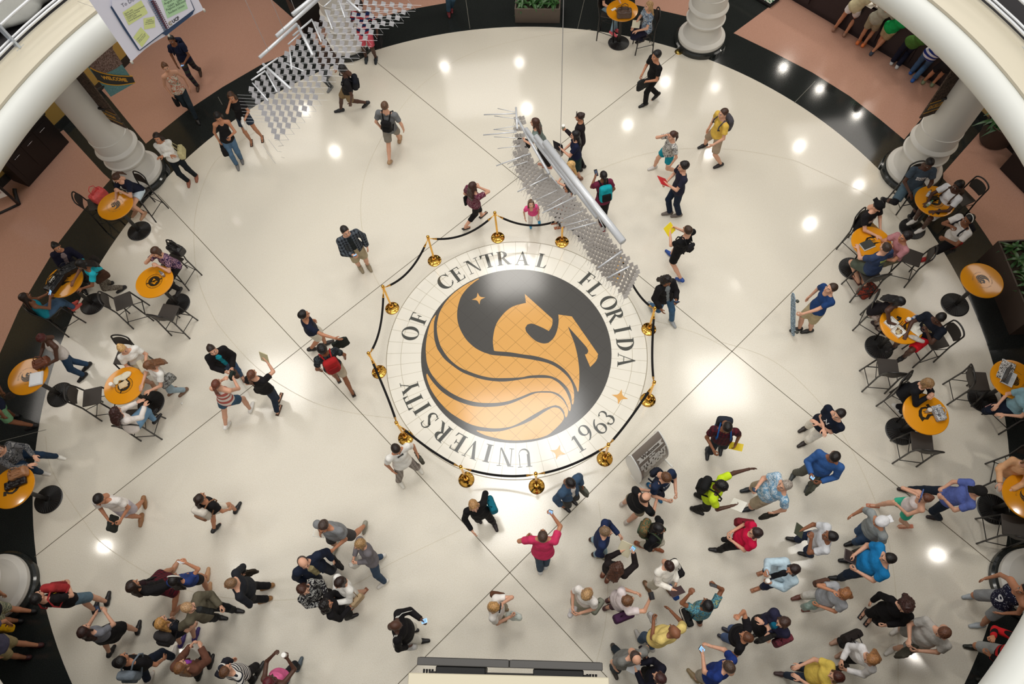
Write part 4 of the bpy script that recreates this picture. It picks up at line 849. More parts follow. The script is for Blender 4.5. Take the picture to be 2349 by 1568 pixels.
for c_,pa,pb,word,lab in((c1,(245,275),(290,295),'SCHOLARSHIP','narrow dark column banner reading SCHOLARSHIP on the left column'),(c2,(2160,255),(2110,272),'EXCELLENCE','narrow dark column banner reading EXCELLENCE on the right column')):
    a=P(*pa,2.0); b=P(*pb,2.0); t_,iv=blade(c_,a,b,2,4,lab); X=unit(b-a); Yn=np.cross(X,Z3); Yn=Yn if Yn@(np.array([0,0,CAM_H])-a)>0 else -Yn; W_=np.linalg.norm(b-a)
    if X@np.cross(Z3,Yn)<0: a,b=b,a; X=-X
    m=MB(); m.prism([a,b,b+Z3*2.0,a+Z3*2.0],-Yn*.03); m.build('panel',cloth((70,58,50),'blotch',(96,80,70),(46,38,34)),t_,False,iv)
    m=MB(); m.box((a+b)/2+Z3*.29+Yn*.004,(W_/2,.14,.002),np.array([X,Z3,Yn])); m.build('title_band',mat('dark_band',(44,38,26),.5),t_,False,iv)
    for dz in(.15,.43): m=MB(); m.box((a+b)/2+Z3*dz+Yn*.007,(W_/2,.010,.002),np.array([X,Z3,Yn])); m.build('gold_line',M_YEL,t_,False,iv)
    m=MB(); text_mesh(word,.13 if len(word)<11 else .115,m,(a+b)/2+Z3*.24+Yn*.009,X*(.60 if len(word)<11 else .56),Z3*1.2,0,bold=.004); m.build('lettering',M_YEL,t_,False,iv)
    for r_ in(.13,.10): 
        m=MB(); o=(a+b)/2+Z3*1.78+Yn*.008; m.tube([o+X*r_*math.cos(2*PI*k/24)+Z3*r_*math.sin(2*PI*k/24) for k in range(24)],.007,5,True); m.build('round_mark',M_YEL,t_,False,iv)
    m=MB(); m.tube([np.array([*c_[:2],2.45]),(a+b)/2+Z3*.45],.03,6); m.tube([np.array([*c_[:2],3.8]),(a+b)/2+Z3*1.8],.03,6); m.build('bracket',M_BLK,t_,True,iv)
# ---------------------------------------------------------------- paper banner with the notebook
a=P(302,142,5.9); b=P(468,23,5.9); o=(a+b)/2; BT=empty('event_banner',o,0,'large white paper banner with a drawn notebook and sticky notes, upper left','banner'); iv=inv_of(o,0); X=unit(b-a); W_=np.linalg.norm(b-a); Yn=np.cross(X,Z3); Yn=Yn if Yn@(np.array([0,0,CAM_H])-a)>0 else -Yn
def bp(px,py,off=0.):
    "point of the banner plane seen there"
    u=(px-1174.5)/FPX; v=(784-py)/FPX; d=_F+u*_RX+v*_UP; c=np.array([0,0,CAM_H]); t=((a-c)@Yn)/(d@Yn); return c+d*t+Yn*off
def bshape(name,pts,off,m_): mb=MB(); mb.poly([bp(*p,off) for p in pts]); mb.build(name,m_,BT,False,iv)
K=lambda x,y:(200+x/8.39,y/8.39)
m=MB(); H_=1.9; nn=10
V=[];F=[]
for j in range(nn+1):
    for k in range(nn+1):
        u,v=k/nn,j/nn; V.append(a+X*W_*u+Z3*(H_*v+.03*abs(math.sin(u*2*PI))*(1-v))+Yn*(-.006-.02*abs(math.sin(u*PI))*(1-v)))
for j in range(nn):
    for k in range(nn): q=j*(nn+1)+k; F.append((q,q+1,q+nn+2,q+nn+1))
m.add(V,F); m.build('sheet',mat('banner_paper',(222,222,236),.6),BT,True,iv)
M_NB=mat('navy_print',(36,62,96),.5); M_NB2=mat('ring_print',(70,100,130),.5); M_NOTE=mat('yellow_note',(212,222,150),.6); M_GN=mat('green_note',(176,214,170),.6); M_TXT=mat('grey_print',(96,98,110),.6); M_MAR=mat('maroon_print',(92,50,66),.5)
bshape('notebook_outline',[K(445,140),K(460,105),K(1010,955),K(1480,595),K(1550,555),K(2050,180),K(1970,0),K(1990,0),K(2068,180),K(2040,235),K(2030,265),K(1980,320),K(1510,685),K(1470,655),K(1440,650),K(1010,975),K(975,965),K(700,560)],.006,M_NB)
bshape('notebook_page',[K(470,110),K(700,480),K(1005,955),K(1480,592),K(1130,0),K(470,0)],.008,mat('notebook_paper',(224,224,238),.6))
bshape('notebook_page',[K(1548,552),K(2048,178),K(1960,-40),K(1260,-40)],.008,mat('notebook_paper',(224,224,238),.6))
bshape('binding',[K(1200,0),K(1270,0),K(1545,545),K(1500,560)],.010,M_MAR)
for k in range(15):
    t=k/14; c=bp(*K(1165+t*290,5+t*570),.012); c2_=bp(*K(1235+t*275,5+t*530),.012); mb=MB(); mb.tube([c,(c+c2_)/2+Yn*.02,c2_],.006,5); mb.build('spiral_ring',M_NB2,BT,True,iv)
    mb=MB(); mb.tube([bp(*K(1290+t*255,15+t*495),.011),bp(*K(1310+t*255,25+t*495),.011)],.008,5); mb.build('punch_hole',M_MAR,BT,False,iv)
bshape('sticky_note',[K(670,235),K(1030,0),K(1155,230),K(1150,255),K(790,485)],.011,M_NOTE); bshape('sticky_note',[K(1072,350),K(1288,310),K(1302,520),K(1090,565)],.011,M_NOTE); bshape('sticky_note',[K(1025,515),K(1195,700),K(1048,905),K(878,715)],.011,M_NOTE); bshape('sticky_note',[K(1420,0),K(1870,-20),K(1930,160),K(1535,350)],.011,M_GN)
def btext(s,x,y,ang,size,mm=M_TXT,off=.014,bold=0.0):
    p=bp(*K(x,y),off); q=bp(*K(x+60*math.cos(math.radians(ang)),y-60*math.sin(math.radians(ang))),off); Xd=unit(q-p); Yd=np.cross(Yn,Xd); Yd=Yd if Yd[2]>0 else -Yd; mb=MB(); text_mesh(s,size,mb,p,Xd,Yd,0,'LEFT',bold); mb.build('handwriting',mm,BT,False,iv)
btext('To Do List',670,140,30,.080)
for i,s in enumerate(('Speak with','*Academic Departments','*Student Services','*UCF Clubs','*Local Businesses')): btext(s,712+i*18,275+i*36,28,.034)
for i,s in enumerate(('A great','opportunity','to network!')): btext(s,(1135,1112,1108)[i],395+i*38,10,.030)
for i,s in enumerate(('Make sure I','don\'t miss out','on this event!')): btext(s,(955,985,1000)[i],765+i*26,50,.028)
for i,s in enumerate(('Wednesday','August 26','10AM - 2PM','Pegasus Ballroom','Student Union')): btext(s,(1480,1480,1540,1520,1560)[i],30+i*60,27,.052,mat('dark_green_print',(70,90,80),.6))
btext('UCF',1640,440,33,.072,mat('dark_print',(44,44,48),.5),bold=.003); o2=bp(*K(1592,440),.014); m=MB(); m.tube([o2+X*.025*math.cos(t)+Z3*.025*math.sin(t) for t in np.linspace(.6,5.6,14)],.010,5); m.build('round_mark',mat('grey_gold',(150,140,120),.5),BT,False,iv)
m=MB(); m.tube([bp(212,15,.01),P(178,3,5.30)],.004,5); m.tube([a+Z3*.02,a-Z3*.03],.02,6); m.tube([b+Z3*.02,b-Z3*.03],.02,6); m.tube([(a+b)/2+Z3*.02,(a+b)/2-Z3*.02],.02,6)
for u in(.02,.5,.98): m.tube([a+X*W_*u+Z3*1.85,a+X*W_*u+Z3*12],.003,4)
m.build('clip_and_string',mat('string',(190,186,176),.6),BT,True,iv)
# ---------------------------------------------------------------- hanging mobiles
M_PLATE=mat('brushed_plate',(160,158,160),.4,.3); M_WIRE=mat('thin_wire',(190,190,192),.35,.6)
def mobile(label,plates,tubes,wires,center,size,MM,mp=M_PLATE):
    t=empty('hanging_mobile',center,0,label,'sculpture'); iv=inv_of(center,0); rest=MB(); np_=0
    order=sorted(range(len(plates)),key=lambda i:-plates[i][2])
    proto=None
    for r,i in enumerate(order):
        c,M,_=plates[i]
        if r<98:
            if proto is None:
                mb=MB(); mb.box((0,0,0),(size/2,size/2,.0022)); proto=mb.build('plate',mp,t); o=proto
            else: o=proto.copy(); COL.objects.link(o); o.parent=t
            mm=Matrix([[M[0][j],M[1][j],M[2][j],0] for j in range(3)]+[[0,0,0,1]]); o.matrix_local=Matrix.Translation([float(v) for v in (c-center)])@mm
        else: rest.box(c,(size/2,size/2,.0022),M)
    if rest.V: tag(rest.build('plates',mp,t,False,iv),kind='stuff')
    for a,b,r in tubes:
        mb=MB(); mb.tube([a,b],r,14,cap=True); mb.build('tube' if r>.008 else 'rod',mat('white_tube',(208,210,213),.3,.3),t,True,iv)
    mb=MB()
    for a,b,r in wires: mb.tube([a,b],r,4,cap=False)
    mb.build('wires',M_WIRE,t,False,iv)
Q=lambda x,y,z:P(550+x/3.915,y/3.915,z)
pl=[];wi=[];z0=6.6
for r in range(-3,24):
    if r<=12: sx,sy=740-53*r,165+53*r; n=8 if r>0 else 8
    else: sx,sy=104+29*(r-12),805+53*(r-12); n=8-int((r-12)*.9)
    if r<=0: n=9
    sh=0
    for k in range(n):
        x,y=sx+78*k+(0 if r>0 else 0),sy+2*k+(r<=0)*(4*k)
        zz=z0+.012*math.sin(r*.5)-.02*k; c=Q(x,y,zz); n3=unit(np.array([0,0,CAM_H])-Q(400,500,z0)); e1=unit(Q(x+30,y+8,zz)-c); e1=unit(e1-n3*(e1@n3)); e2=np.cross(n3,e1)
        pl.append((c,np.array([e1,e2,n3]),float(rng.random())+ (1 if y>0 else 0)))
        if k<n-1: wi.append((Q(x+8,y+26,zz-.02),Q(x+86,y+18,zz-.03),.0022))
    wi.append((Q(sx-20,sy+30,z0-.02),Q(sx+78*n+30,sy+2*n+24,z0-.16),.0022)); 
    wi.append((Q(sx+78*(n-1)-30,sy-30,z0-.1),Q(sx+78*(n-1)+55,sy+80,z0-.2),.0022))
for r in range(9): wi.append((Q(-20+8*r,850+30*r,z0+.02),Q(190+26*r,850+30*r+12,z0),.0022))
K5=lambda x,y:(500+x/7.83,y/7.83)
tb=[]
for a,b,r,z in(((1340,262),(1860,-160),.028,7.3),((1050,650),(1870,-80),.026,7.15),((745,1035),(1420,430),.022,7.0),((1440,470),(1705,995),.020,6.95),((1345,640),(1690,350),.013,6.9),((1260,795),(1490,590),.010,6.9),((1285,850),(1325,1250),.011,6.85),((1700,380),(1855,750),.011,6.85),((1925,180),(2055,530),.011,6.85),((2180,30),(2280,320),.011,6.85),((1905,120),(2030,10),.010,6.9),((1075,1040),(760,1255),.011,6.9)):
    tb.append((P(*K5(*a),z),P(*K5(*b),z),r))
for a,b,r,z in(((155,655),(230,605),.011,6.9),((105,720),(230,635),.011,6.9),((210,575),(460,800),.019,6.85),((115,745),(255,905),.010,6.85),((235,645),(335,825),.010,6.85),((400,565),(575,640),.009,6.85),((965,0),(1085,105),.018,6.85)): tb.append((Q(*a,z),Q(*b,z),r))
for t,(x,y) in enumerate(((1700,-30),(1400,220),(1180,540),(900,900))): q=P(*K5(x,y),7.2); wi.append((q,q+Z3*(8),.003))
ce=P(720,120,6.6); mobile('hanging mobile of square plates and white tubes at the upper left',pl,tb,wi,ce,.068,None)
R2=lambda x,y,z:P(1150+x/3.337,230+y/3.337,z)
Lf=smooth_path([(112,140),(106,320),(108,480),(150,590),(210,700),(295,790),(380,870),(470,950),(560,1010),(640,1120),(700,1230),(780,1330),(860,1400),(950,1500)],4); Rt_=smooth_path([(178,135),(165,310),(205,400),(245,480),(330,560),(400,620),(450,680),(540,740),(620,820),(700,920),(790,1010),(850,1100),(940,1180),(1050,1300)],4)
pl=[];wi=[];nr=len(Lf)
for r in range(nr):
    A,B=Lf[r],Rt_[r]; n=max(3,int(np.linalg.norm(B-A)/27)); n=min(n,8); zz=6.6+.25*math.sin(r*.12)
    for k in range(n):
        t=(k+.5*(r%2))/(n-.5); x,y=A+(B-A)*t; c=R2(x,y,zz); e1=unit(R2(x+30,y-12,zz)-c); e2=unit(R2(x+14,y+30,zz)-c); e2=unit(e2-e1*(e1@e2)); n3=np.cross(e1,e2); a_=.85; e2=e2*math.cos(a_)+n3*math.sin(a_); n3=np.cross(e1,e2); pl.append((c,np.array([e1,e2,n3]),r*.01+float(rng.random())))
    wi.append((R2(A[0]-20,A[1]+26,zz-.05),R2(B[0]+12,B[1]-6,zz-.02),.002)); wi.append((R2(A[0],A[1],zz-.05),R2(A[0]-25,A[1]+60,zz-.25),.002))
tb=[]
for a,b,r,z in(((335,322),(930,1082),.043,7.2),((265,275),(738,892),.034,7.1),((188,218),(570,715),.026,7.0),((122,140),(365,560),.018,6.95),((112,55),(122,220),.012,6.95)): tb.append((R2(*a,z),R2(*b,z),r))
K1=lambda x,y,z:P(1000+x/5.22,230+y/5.22,z)
for a,b in(((575,172),(955,158)),((740,98),(950,140)),((700,188),(960,220)),((690,350),(955,308)),((695,350),(965,365)),((568,415),(965,378)),((697,437),(965,450)),((740,577),(1010,545)),((722,783),(1135,635)),((855,765),(1060,650)),((875,805),(1100,730)),((975,1095),(1340,920)),((1140,1010),(1275,880)),((1270,1350),(1680,1150)),((1190,1195),(1450,1075)),((1330,1270),(1560,1130)),((1480,1440),(1765,1320)),((1540,1500),(1830,1420)),((1590,1550),(1920,1460))): tb.append((K1(*a,6.8),K1(*b,6.9),.0075 if abs(a[0]-b[0])>300 else .0045))
tb.append((R2(740,1282,6.8),R2(920,1155,6.9),.010)); tb.append((R2(815,1357,6.8),R2(980,1270,6.9),.009))
q=P(1285,368,7.2); wi.append((q,q+Z3*9,.0035)); tb.append((R2(365,560,6.9),R2(460,680,6.75),.007)); tb.append((R2(740,892,7.0),R2(800,1000,6.75),.006)); tb.append((R2(915,1085,7.1),R2(915,1150,6.8),.004))
ce=P(1330,470,6.6); mobile('hanging mobile of overlapping plates under long silver tubes, over the emblem edge',pl,tb,wi,ce,.052,None,mat('grey_plate',(170,164,158),.4,.3))
# ---------------------------------------------------------------- stanchions and velvet ropes
ST=[((997,598),'outside the letter C of CENTRAL'),((1142,545),'outside the letters TR of CENTRAL'),((1289,555),'outside the gap between CENTRAL and FLORIDA'),((1413,632),'under the hanging mobile, outside the LO of FLORIDA'),((1488,755),'outside the letters DA of FLORIDA'),((1486,917),'outside the gold star that follows FLORIDA'),((1387,1052),'outside the numeral 3, near the welcome sign'),((1231,1115),'outside the upside-down letter U at the bottom'),((1070,1100),'outside the letters VE at the bottom'),((931,1004),'behind the person in a white polo and bow tie'),((870,853),'outside the gap between OF and UNIVERSITY'),((900,707),'outside the word OF')]
sp=None;tops=[]
for i,((x,y),w) in enumerate(ST):
    c=P(x,y)
    if sp is None:
        sp=empty('stanchion',c,0); m=MB(); m.lathe([(.158,0),(.160,.012),(.150,.022),(.11,.035),(.05,.065),(.038,.085),(.03,.10)],n=40); m.build('base',M_BRASS,sp,True,sharp=50)
        m=MB(); m.lathe([(.024,.09),(.024,.90),(.036,.905),(.036,.955),(.024,.96)],n=20); m.build('pole',M_BRASS,sp,True,sharp=50); m=MB(); m.lathe([(.018,.958)]+[(.036*math.sin(t),.992-.036*math.cos(t)) for t in np.linspace(.5,PI,10)],n=20); m.build('finial',M_BRASS,sp,True); t=sp
    else: t=copy_tree(sp); t.location=tuple(c)
    tag(t,'polished brass stanchion '+w,'stanchion','brass stanchions around the emblem'); tops.append(c+Z3*.93)
M_VELV=mat('black_velvet',(16,14,15),.8,spec=.3)
for i in range(12):
    a,b=tops[i],tops[(i+1)%12]; d=unit((b-a)*np.array([1,1,0])); n=16; sag=.34 if i not in(4,5) else .30; f=lambda u:a+(b-a)*u-Z3*sag*4*u*(1-u)
    L=np.linalg.norm(b-a); e=.17/L; mid=f(.5); t=empty('velvet_rope',mid,0,'black velvet rope '+('sagging outside the first letters of CENTRAL','behind the small child in pink','from the gap after CENTRAL to under the mobile','beside the person in a black cardigan and jeans','nearest the RIDA of FLORIDA','past the gold star at lower right','running along the 1963','running between the U and the VE of UNIVERSITY','along the VERS of UNIVERSITY','along the word UNIVERSITY at lower left','nearest the gap between OF and UNIVERSITY','between the word OF and the C of CENTRAL')[i],'rope','velvet ropes around the emblem'); iv=inv_of(mid,0)
    m=MB(); m.tube([f(u) for u in np.linspace(e,1-e,n)],.024,10); m.build('cord',M_VELV,t,True,iv)
    for s,u0,u1 in((a,.03/L,e),(b,1-.03/L,1-e)):
        m=MB(); m.tube([f(u0),f((u0+u1)/2),f(u1)],[.007,.014,.026],8); m.build('brass_hook',M_BRASS,t,True,iv)
# ---------------------------------------------------------------- curved welcome sign
A=P(1465,1106);B=P(1523,1053); d=unit(B-A); n=np.cross(Z3,d); n=n if n@(np.array([0,0,0])-A)>0 else -n; Wd=np.linalg.norm(B-A); t_=empty('welcome_sign',(A+B)/2,0,'curved grey and white freestanding sign reading Welcome to the STUDENT UNION','sign'); iv=inv_of((A+B)/2,0)
top=(P(1452,1041,1.0)+P(1510,987,1.0))/2; tv=top-(A+B)/2; tv=tv-d*(tv@d); hgt=np.linalg.norm(tv); tu=unit(tv); bn=np.cross(d,tu); bn=bn if bn@n>0 else -bn
def sg(u,v,bow): return (A+B)/2+d*Wd*(u-.5)+tv*v+bn*bow*math.sin(PI*v)**.8
def sheet_(v0,v1,u0,u1,bow,off,nm,mm,th=True):
    m=MB(); k=18; V=[];F=[]
    for j in range(k+1):
        v=v0+(v1-v0)*j/k; V+=[sg(u0,v,bow)+bn*off,sg(u1,v,bow)+bn*off]
    for j in range(k): F.append((2*j,2*j+1,2*j+3,2*j+2))
    m.add(V,F); return m.build(nm,mm,t_,True,iv)
sheet_(0,1,0,1,.17,0,'front_panel',mat('taupe_panel',(122,112,104),.25)); sheet_(0,1,0,1,-.22,0,'back_panel',M_WHITE)
for u in(0.,1.):
    m=MB(); pts=[sg(u,v,.18) for v in np.linspace(0,1,14)]+[sg(u,v,-.23) for v in np.linspace(1,0,14)[1:-1]]; m.prism([p+d*(-.02 if u==0 else 0) for p in pts],d*.02); m.build('end_plate',mat('gloss_white',(236,238,236),.2),t_,False,iv)
for u in(-.02,1.02): m=MB(); c=sg(u,0,0); m.box(c+Z3*.02-tu*.03,(.02,.22,.02),np.array([d,n,Z3]),.008); m.build('foot',M_WHITE,t_,False,iv)
def stext(s,v,size,mm,off=.006,u=.5,bold=.006,sx=1.): 
    c=sg(u,v,.17)+bn*(off+.012); yv=unit(sg(.5,v+.05,.17)-sg(.5,v-.05,.17)); xd=d if np.cross(d,yv)@bn>0 else -d; m=MB(); text_mesh(s,size,m,c,xd*sx,yv,0,bold=bold); m.build('lettering',mm,t_,False,iv); return xd,yv
m=MB(); c=sg(.5,.83,.17)+bn*.012; yv=unit(sg(.5,.88,.17)-sg(.5,.78,.17)); m.prism([c+d*x+yv*y for x,y in((-.33,-.055),(-.28,0),(-.33,.055),(.33,.055),(.28,0),(.33,-.055))],bn*.003); m.build('ribbon',mat('silver_print',(196,192,186),.4),t_,False,iv)
stext('Welcome',.815,.115,mat('taupe_text',(88,80,74),.5),.010); stext('to the',.735,.06,mat('silver_print',(196,192,186),.4)); stext('STUDENT',.62,.15,mat('silver_print',(196,192,186),.4),bold=.012); stext('UNION',.50,.17,mat('silver_print',(196,192,186),.4),bold=.014)
# ---------------------------------------------------------------- brass floor cover
c=P(1557,119); t_=empty('floor_outlet_cover',c,0,'round brass floor outlet cover near the top column','cover'); m=MB(); m.lathe([(.095,.003),(.095,.008),(.07,.016),(.0,.018)],n=28); m.build('cap',metal('aged_brass',(150,130,70),.3),t_,True); m=MB(); m.lathe([(.11,.0),(.11,.004),(.09,.006)],n=28); m.build('rim',M_BRASS,t_,True)
# ---------------------------------------------------------------- screens at the bottom
zt=4.35; A=P(957,1507,zt); B=P(1383,1520,zt); d=unit((B-A)*np.array([1,1,0])); n=np.array([-d[1],d[0],0]); n=n if n[1]>0 else -n; Wd=np.linalg.norm(B-A)
for i in range(2):
    c=A+d*Wd*(.25+.5*i)-n*.04; c[2]=zt-.33; t_=empty('wall_screen',c,0,('left' if i==0 else 'right')+' one of two dark screens seen from above at the bottom edge','screen'); iv=inv_of(c,0); MM=np.array([d,n,Z3])
    m=MB(); m.box(c,(Wd/4-.003,.045,.33),MM,.008); m.build('casing',mat('grey_casing',(70,68,66),.4),t_,False,iv); m=MB(); m.box(c+n*.046,(Wd/4-.03,.002,.30),MM); m.build('screen',M_BLK2,t_,False,iv)
    m=MB(); m.box(c-n*.10+Z3*.12+d*(.03 if i else -.03),(Wd/4-.26,.055,.16),MM,.01); m.build('rear_housing',M_BLK2,t_,False,iv); m=MB(); m.box(c-n*.17+Z3*.10,(Wd/4-.32,.012,.02),MM); m.box(c-n*.17+Z3*.02+d*(.1 if i else -.1),(.03,.05,.2),MM); m.box(c-n*.17+Z3*.02+d*(.2 if i else -.2),(.03,.05,.2),MM); m.build('mount',M_BLK,t_,False,iv)
    for k in range(4): m=MB(); e=c+d*((Wd/4-.08-.035*k)*(1 if i else -1))-n*.085+Z3*.23; m.tube([e,e-n*.05,e-n*.06-Z3*.05],[.014,.012,.008],8); m.build('cable_plug',M_BLK2,t_,True,iv)
    for k in range(7):
        m=MB(); x0=c+d*rng.uniform(-.35,.35)-n*.14+Z3*.2; x1=c+d*rng.uniform(-.45,.45)-n*.2+Z3*.16; mid=(x0+x1)/2-n*rng.uniform(.0,.06)+Z3*rng.uniform(-.05,.08); m.tube([p for p in smooth_path([x0,mid,x1],6)],.006,5); m.build('cable',M_BLK2,t_,True,iv)
A=P(937,1542,4.55); B=P(1397,1553,4.55); d=unit((B-A)*np.array([1,1,0])); n=np.array([-d[1],d[0],0]); n=n if n[1]>0 else -n; cc=(A+B)/2-n*1.1; L_=np.linalg.norm(B-A)
t_=empty('ledge_bay',(cc[0],cc[1],0),0,'cream topped projecting ledge at the bottom edge, below the two screens','ledge'); iv=inv_of((cc[0],cc[1],0),0); MM=np.array([d,n,Z3]); m=MB(); m.box((cc[0],cc[1],4.50),(L_/2,1.1,.05),MM,.01); m.build('top',mat('cream_ledge_top',(204,196,172),.5),t_,False,iv)
m=MB(); m.box((cc[0],cc[1],4.2),(L_/2-.04,1.06,.26),MM); m.build('apron',M_WHITE,t_,False,iv); m=MB(); m.box((cc[0]+n[0]*.98,cc[1]+n[1]*.98,4.2),(L_/2-.2,.14,.06),MM); m.build('bracket',M_BLK,t_,False,iv)
# ---------------------------------------------------------------- bar tables
M_TOP=mat('orange_laminate',(222,146,26),.16,coat=.3); M_PRT=mat('black_print',(44,34,18),.35)
def table(tx,ty,kind,label,rot=0.):
    c=P(tx,ty); t=empty('bar_table',c,0,label,'table','orange topped bar tables')
    m=MB(); m.lathe([(.285,0),(.29,.012),(.27,.022),(.06,.055),(.05,.07)],n=72)
    for k in range(36):
        a=2*PI*k/36; u=np.array([math.cos(a),math.sin(a),0]); m.tube([u*.06+Z3*.056,u*.265+Z3*.023],[.004,.007],4)
    m.build('base',mat('black_iron',(22,21,21),.42),t,False); m=MB(); m.lathe([(.042,.05),(.042,1.0),(.16,1.005),(.16,1.015)],n=24); m.build('pole',M_BLK,t,True,sharp=40)
    m=MB(); m.lathe([(.0,1.015),(.395,1.015),(.41,1.025),(.412,1.04),(.405,1.05),(.39,1.054),(.0,1.054)],n=72); tt_=m.build('tabletop',M_TOP,t,True,sharp=30)
    zt=1.0555; ca,sa=math.cos(rot),math.sin(rot)
    def L(x,y,z=zt): return (x*ca-y*sa,x*sa+y*ca,z)
    m=MB()
    if kind=='horse':
        for F_ in(F1,F2,F3,F4,HB):
            pts=[Ept(*p)-C0 for p in F_]; V,Ff=tri_fill([(p[0]*.064,p[1]*.064) for p in pts],zt); m.add([L(v[0],v[1]) for v in V],Ff)
        
        for w,a0 in(('Orlando Institute',.0),('Opportunity',PI)):
            for k,ch in enumerate(w):
                if ch==' ': continue
                a=PI/2+a0-(k-len(w)/2)*.155; o=np.array(L(.185*math.cos(a),.185*math.sin(a))); up=unit(np.array([*(o[:2]),0])); text_mesh(ch,.040,m,o-up*.01,np.array([up[1],-up[0],0]),up,0)
        m.build('printed_horse',M_PRT,tt_)
    elif kind=='seal':
        for r0,r1 in((.180,.170),(.128,.0)):
            for k in range(48):
                a,b=2*PI*k/48,2*PI*(k+1)/48; m.poly([L(r*math.cos(q),r*math.sin(q)) for r,q in((r0,a),(r0,b),(r1,b),(r1,a))])
        for k in range(40):
            a=2*PI*k/40; u=np.array([math.cos(a),math.sin(a)]); m.tube([L(*(u*.136)),L(*(u*(.163 if k%3 else .152)))],.0028,4)
        m.build('printed_seal',M_PRT,tt_); m=MB(); m.poly([L(0,.075,zt+.001),L(-.075,-.03,zt+.001),L(.075,-.03,zt+.001)]); m.poly([L(0,-.085,zt+.001),L(.05,-.04,zt+.001),L(-.05,-.04,zt+.001)]); m.build('printed_triangle',M_TOP,tt_); m=MB(); m.poly([L(.17,.03,zt+.0015),L(-.17,.0,zt+.0015),L(-.17,-.03,zt+.0015),L(.17,.0,zt+.0015)]); m.poly([L(.03,.02,zt+.0015),L(-.03,.02,zt+.0015),L(0,-.03,zt+.0015)]); m.build('printed_sword',M_PRT,tt_)
    else:
        pts=[(-.16,-.10),(-.15,.02),(-.09,.10),(-.01,.14),(.08,.12),(.13,.06),(.10,.05),(.05,.09),(-.01,.10),(-.06,.05),(-.09,-.02),(-.06,-.06),(.02,-.02),(.09,-.05),(.16,-.10),(.05,-.07),(-.04,-.11),(-.10,-.08)]
        V,Ff=tri_fill(pts,zt); m.add([L(v[0],v[1]) for v in V],Ff); m.build('printed_helmet',M_PRT,tt_); m=MB(); m.tube([L(-.02,.06),L(.03,.03),L(.10,.02)],.008,5); m.tube([L(-.03,.03),L(.03,.0),L(.09,-.01)],.006,5); m.box(L(.13,.10),(.03,.045,.001),np.array([[ca,sa,0],[-sa,ca,0],[0,0,1]])); m.build('printed_visor',M_PRT,tt_)
    return c
TB={}
for k,a in dict(T1=((320,530),'horse','orange bar table printed with a horse, beside the red handbag chair',2.6),T2=((408,698),'seal','orange bar table printed with a round seal, before the person in a floral shirt',.2),T0=((213,697),'knight','orange bar table heaped with black bags at left',.3),T3=((347,925),'seal','orange bar table with a cream cloth and a white cup',1.2),T4=((139,905),'horse','orange bar table with a white ring binder on it',.6),T5=((112,1145),'knight','orange bar table carrying a tan and a black handbag, lower left edge',3.3),T6=((1419,99),'seal','orange bar table at the top holding a large brown bag',0.),T7=((2092,525),'seal','orange bar table with bottles and a black phone, below the right column',.3),T8=((1954,616),'knight','orange bar table with a closed laptop among three seated people',.4),T9=((2015.7,797),'knight','orange bar table covered with open takeout boxes',.9),T10=((2190,699),'horse','empty orange bar table printed with a horse, beside the right planter',-2.6),T11=((2064.6,989),'knight','orange bar table printed with a helmet and holding a patterned pouch',.3),T12=((2253,915),'horse','orange bar table with an open laptop at the right edge',0.),T13=((2277,1167),'horse','orange bar table cut by the right edge, before the person in a tan shirt',0.)).items(): TB[k]=table(*a[0],a[1],a[2],a[3])
# ---------------------------------------------------------------- bar chairs
def make_chair():
    t=empty('bar_chair',(0,0,0)); m=MB(); m.box((0,0,.755),(.195,.19,.016),bev=.012); m.build('seat',M_SEAT,t,True,sharp=40)
    pts=[(-.225,-.235,0),(-.205,-.205,.72),(-.20,-.235,.95),(-.19,-.275,1.10)]+[(.19*-math.cos(a),-.275-.025*math.sin(a),1.10+.09*math.sin(a)) for a in np.linspace(.25,PI-.25,9)]+[(.19,-.275,1.10),(.20,-.235,.95),(.205,-.205,.72),(.225,-.235,0)]
    m=MB(); m.tube(pts,.0165,8); m.build('back_frame',M_BLK,t,True)
    m=MB(); V=[];n=14
    for j in range(5):
        z=.87+.055*j*1.05
        for k in range(n+1):
            u=-1+2*k/n; w=.185*math.sqrt(max(1-((j-2)/2.6)**2*.55,0)); V.append((w*u,-.222-.03*(j/4)-.028*(1-u*u),z+(.02*(1-u*u) if j==4 else (-.02*(1-u*u) if j==0 else 0))))
    F=[(j*(n+1)+k,j*(n+1)+k+1,(j+1)*(n+1)+k+1,(j+1)*(n+1)+k) for j in range(4) for k in range(n)]; m.add(V,F); m.add([(v[0],v[1]-.01,v[2]) for v in V],[f[::-1] for f in F]); m.build('back_panel',M_SEAT,t,True)
    for s in(-1,1):
        m=MB(); m.tube([(s*.18,.17,.75),(s*.225,.235,0)],.0165,8); m.build('leg',M_BLK,t,True); m=MB(); m.tube([(s*.218,.215,.22),(s*.213,-.215,.30)],.009,6); m.build('stretcher',M_BLK,t,True)
        m=MB(); m.tube([(s*.19,.12,.74),(s*.205,-.205,.62)],.008,6); m.build('brace',M_BLK,t,True)
    m=MB(); m.tube([(-.21,.205,.30),(.21,.205,.30)],.012,8); m.build('footrest',M_BLK,t,True); m=MB(); m.tube([(-.215,-.22,.22),(.215,-.22,.22)],.009,6); m.build('stretcher',M_BLK,t,True)
    return t
CH=None
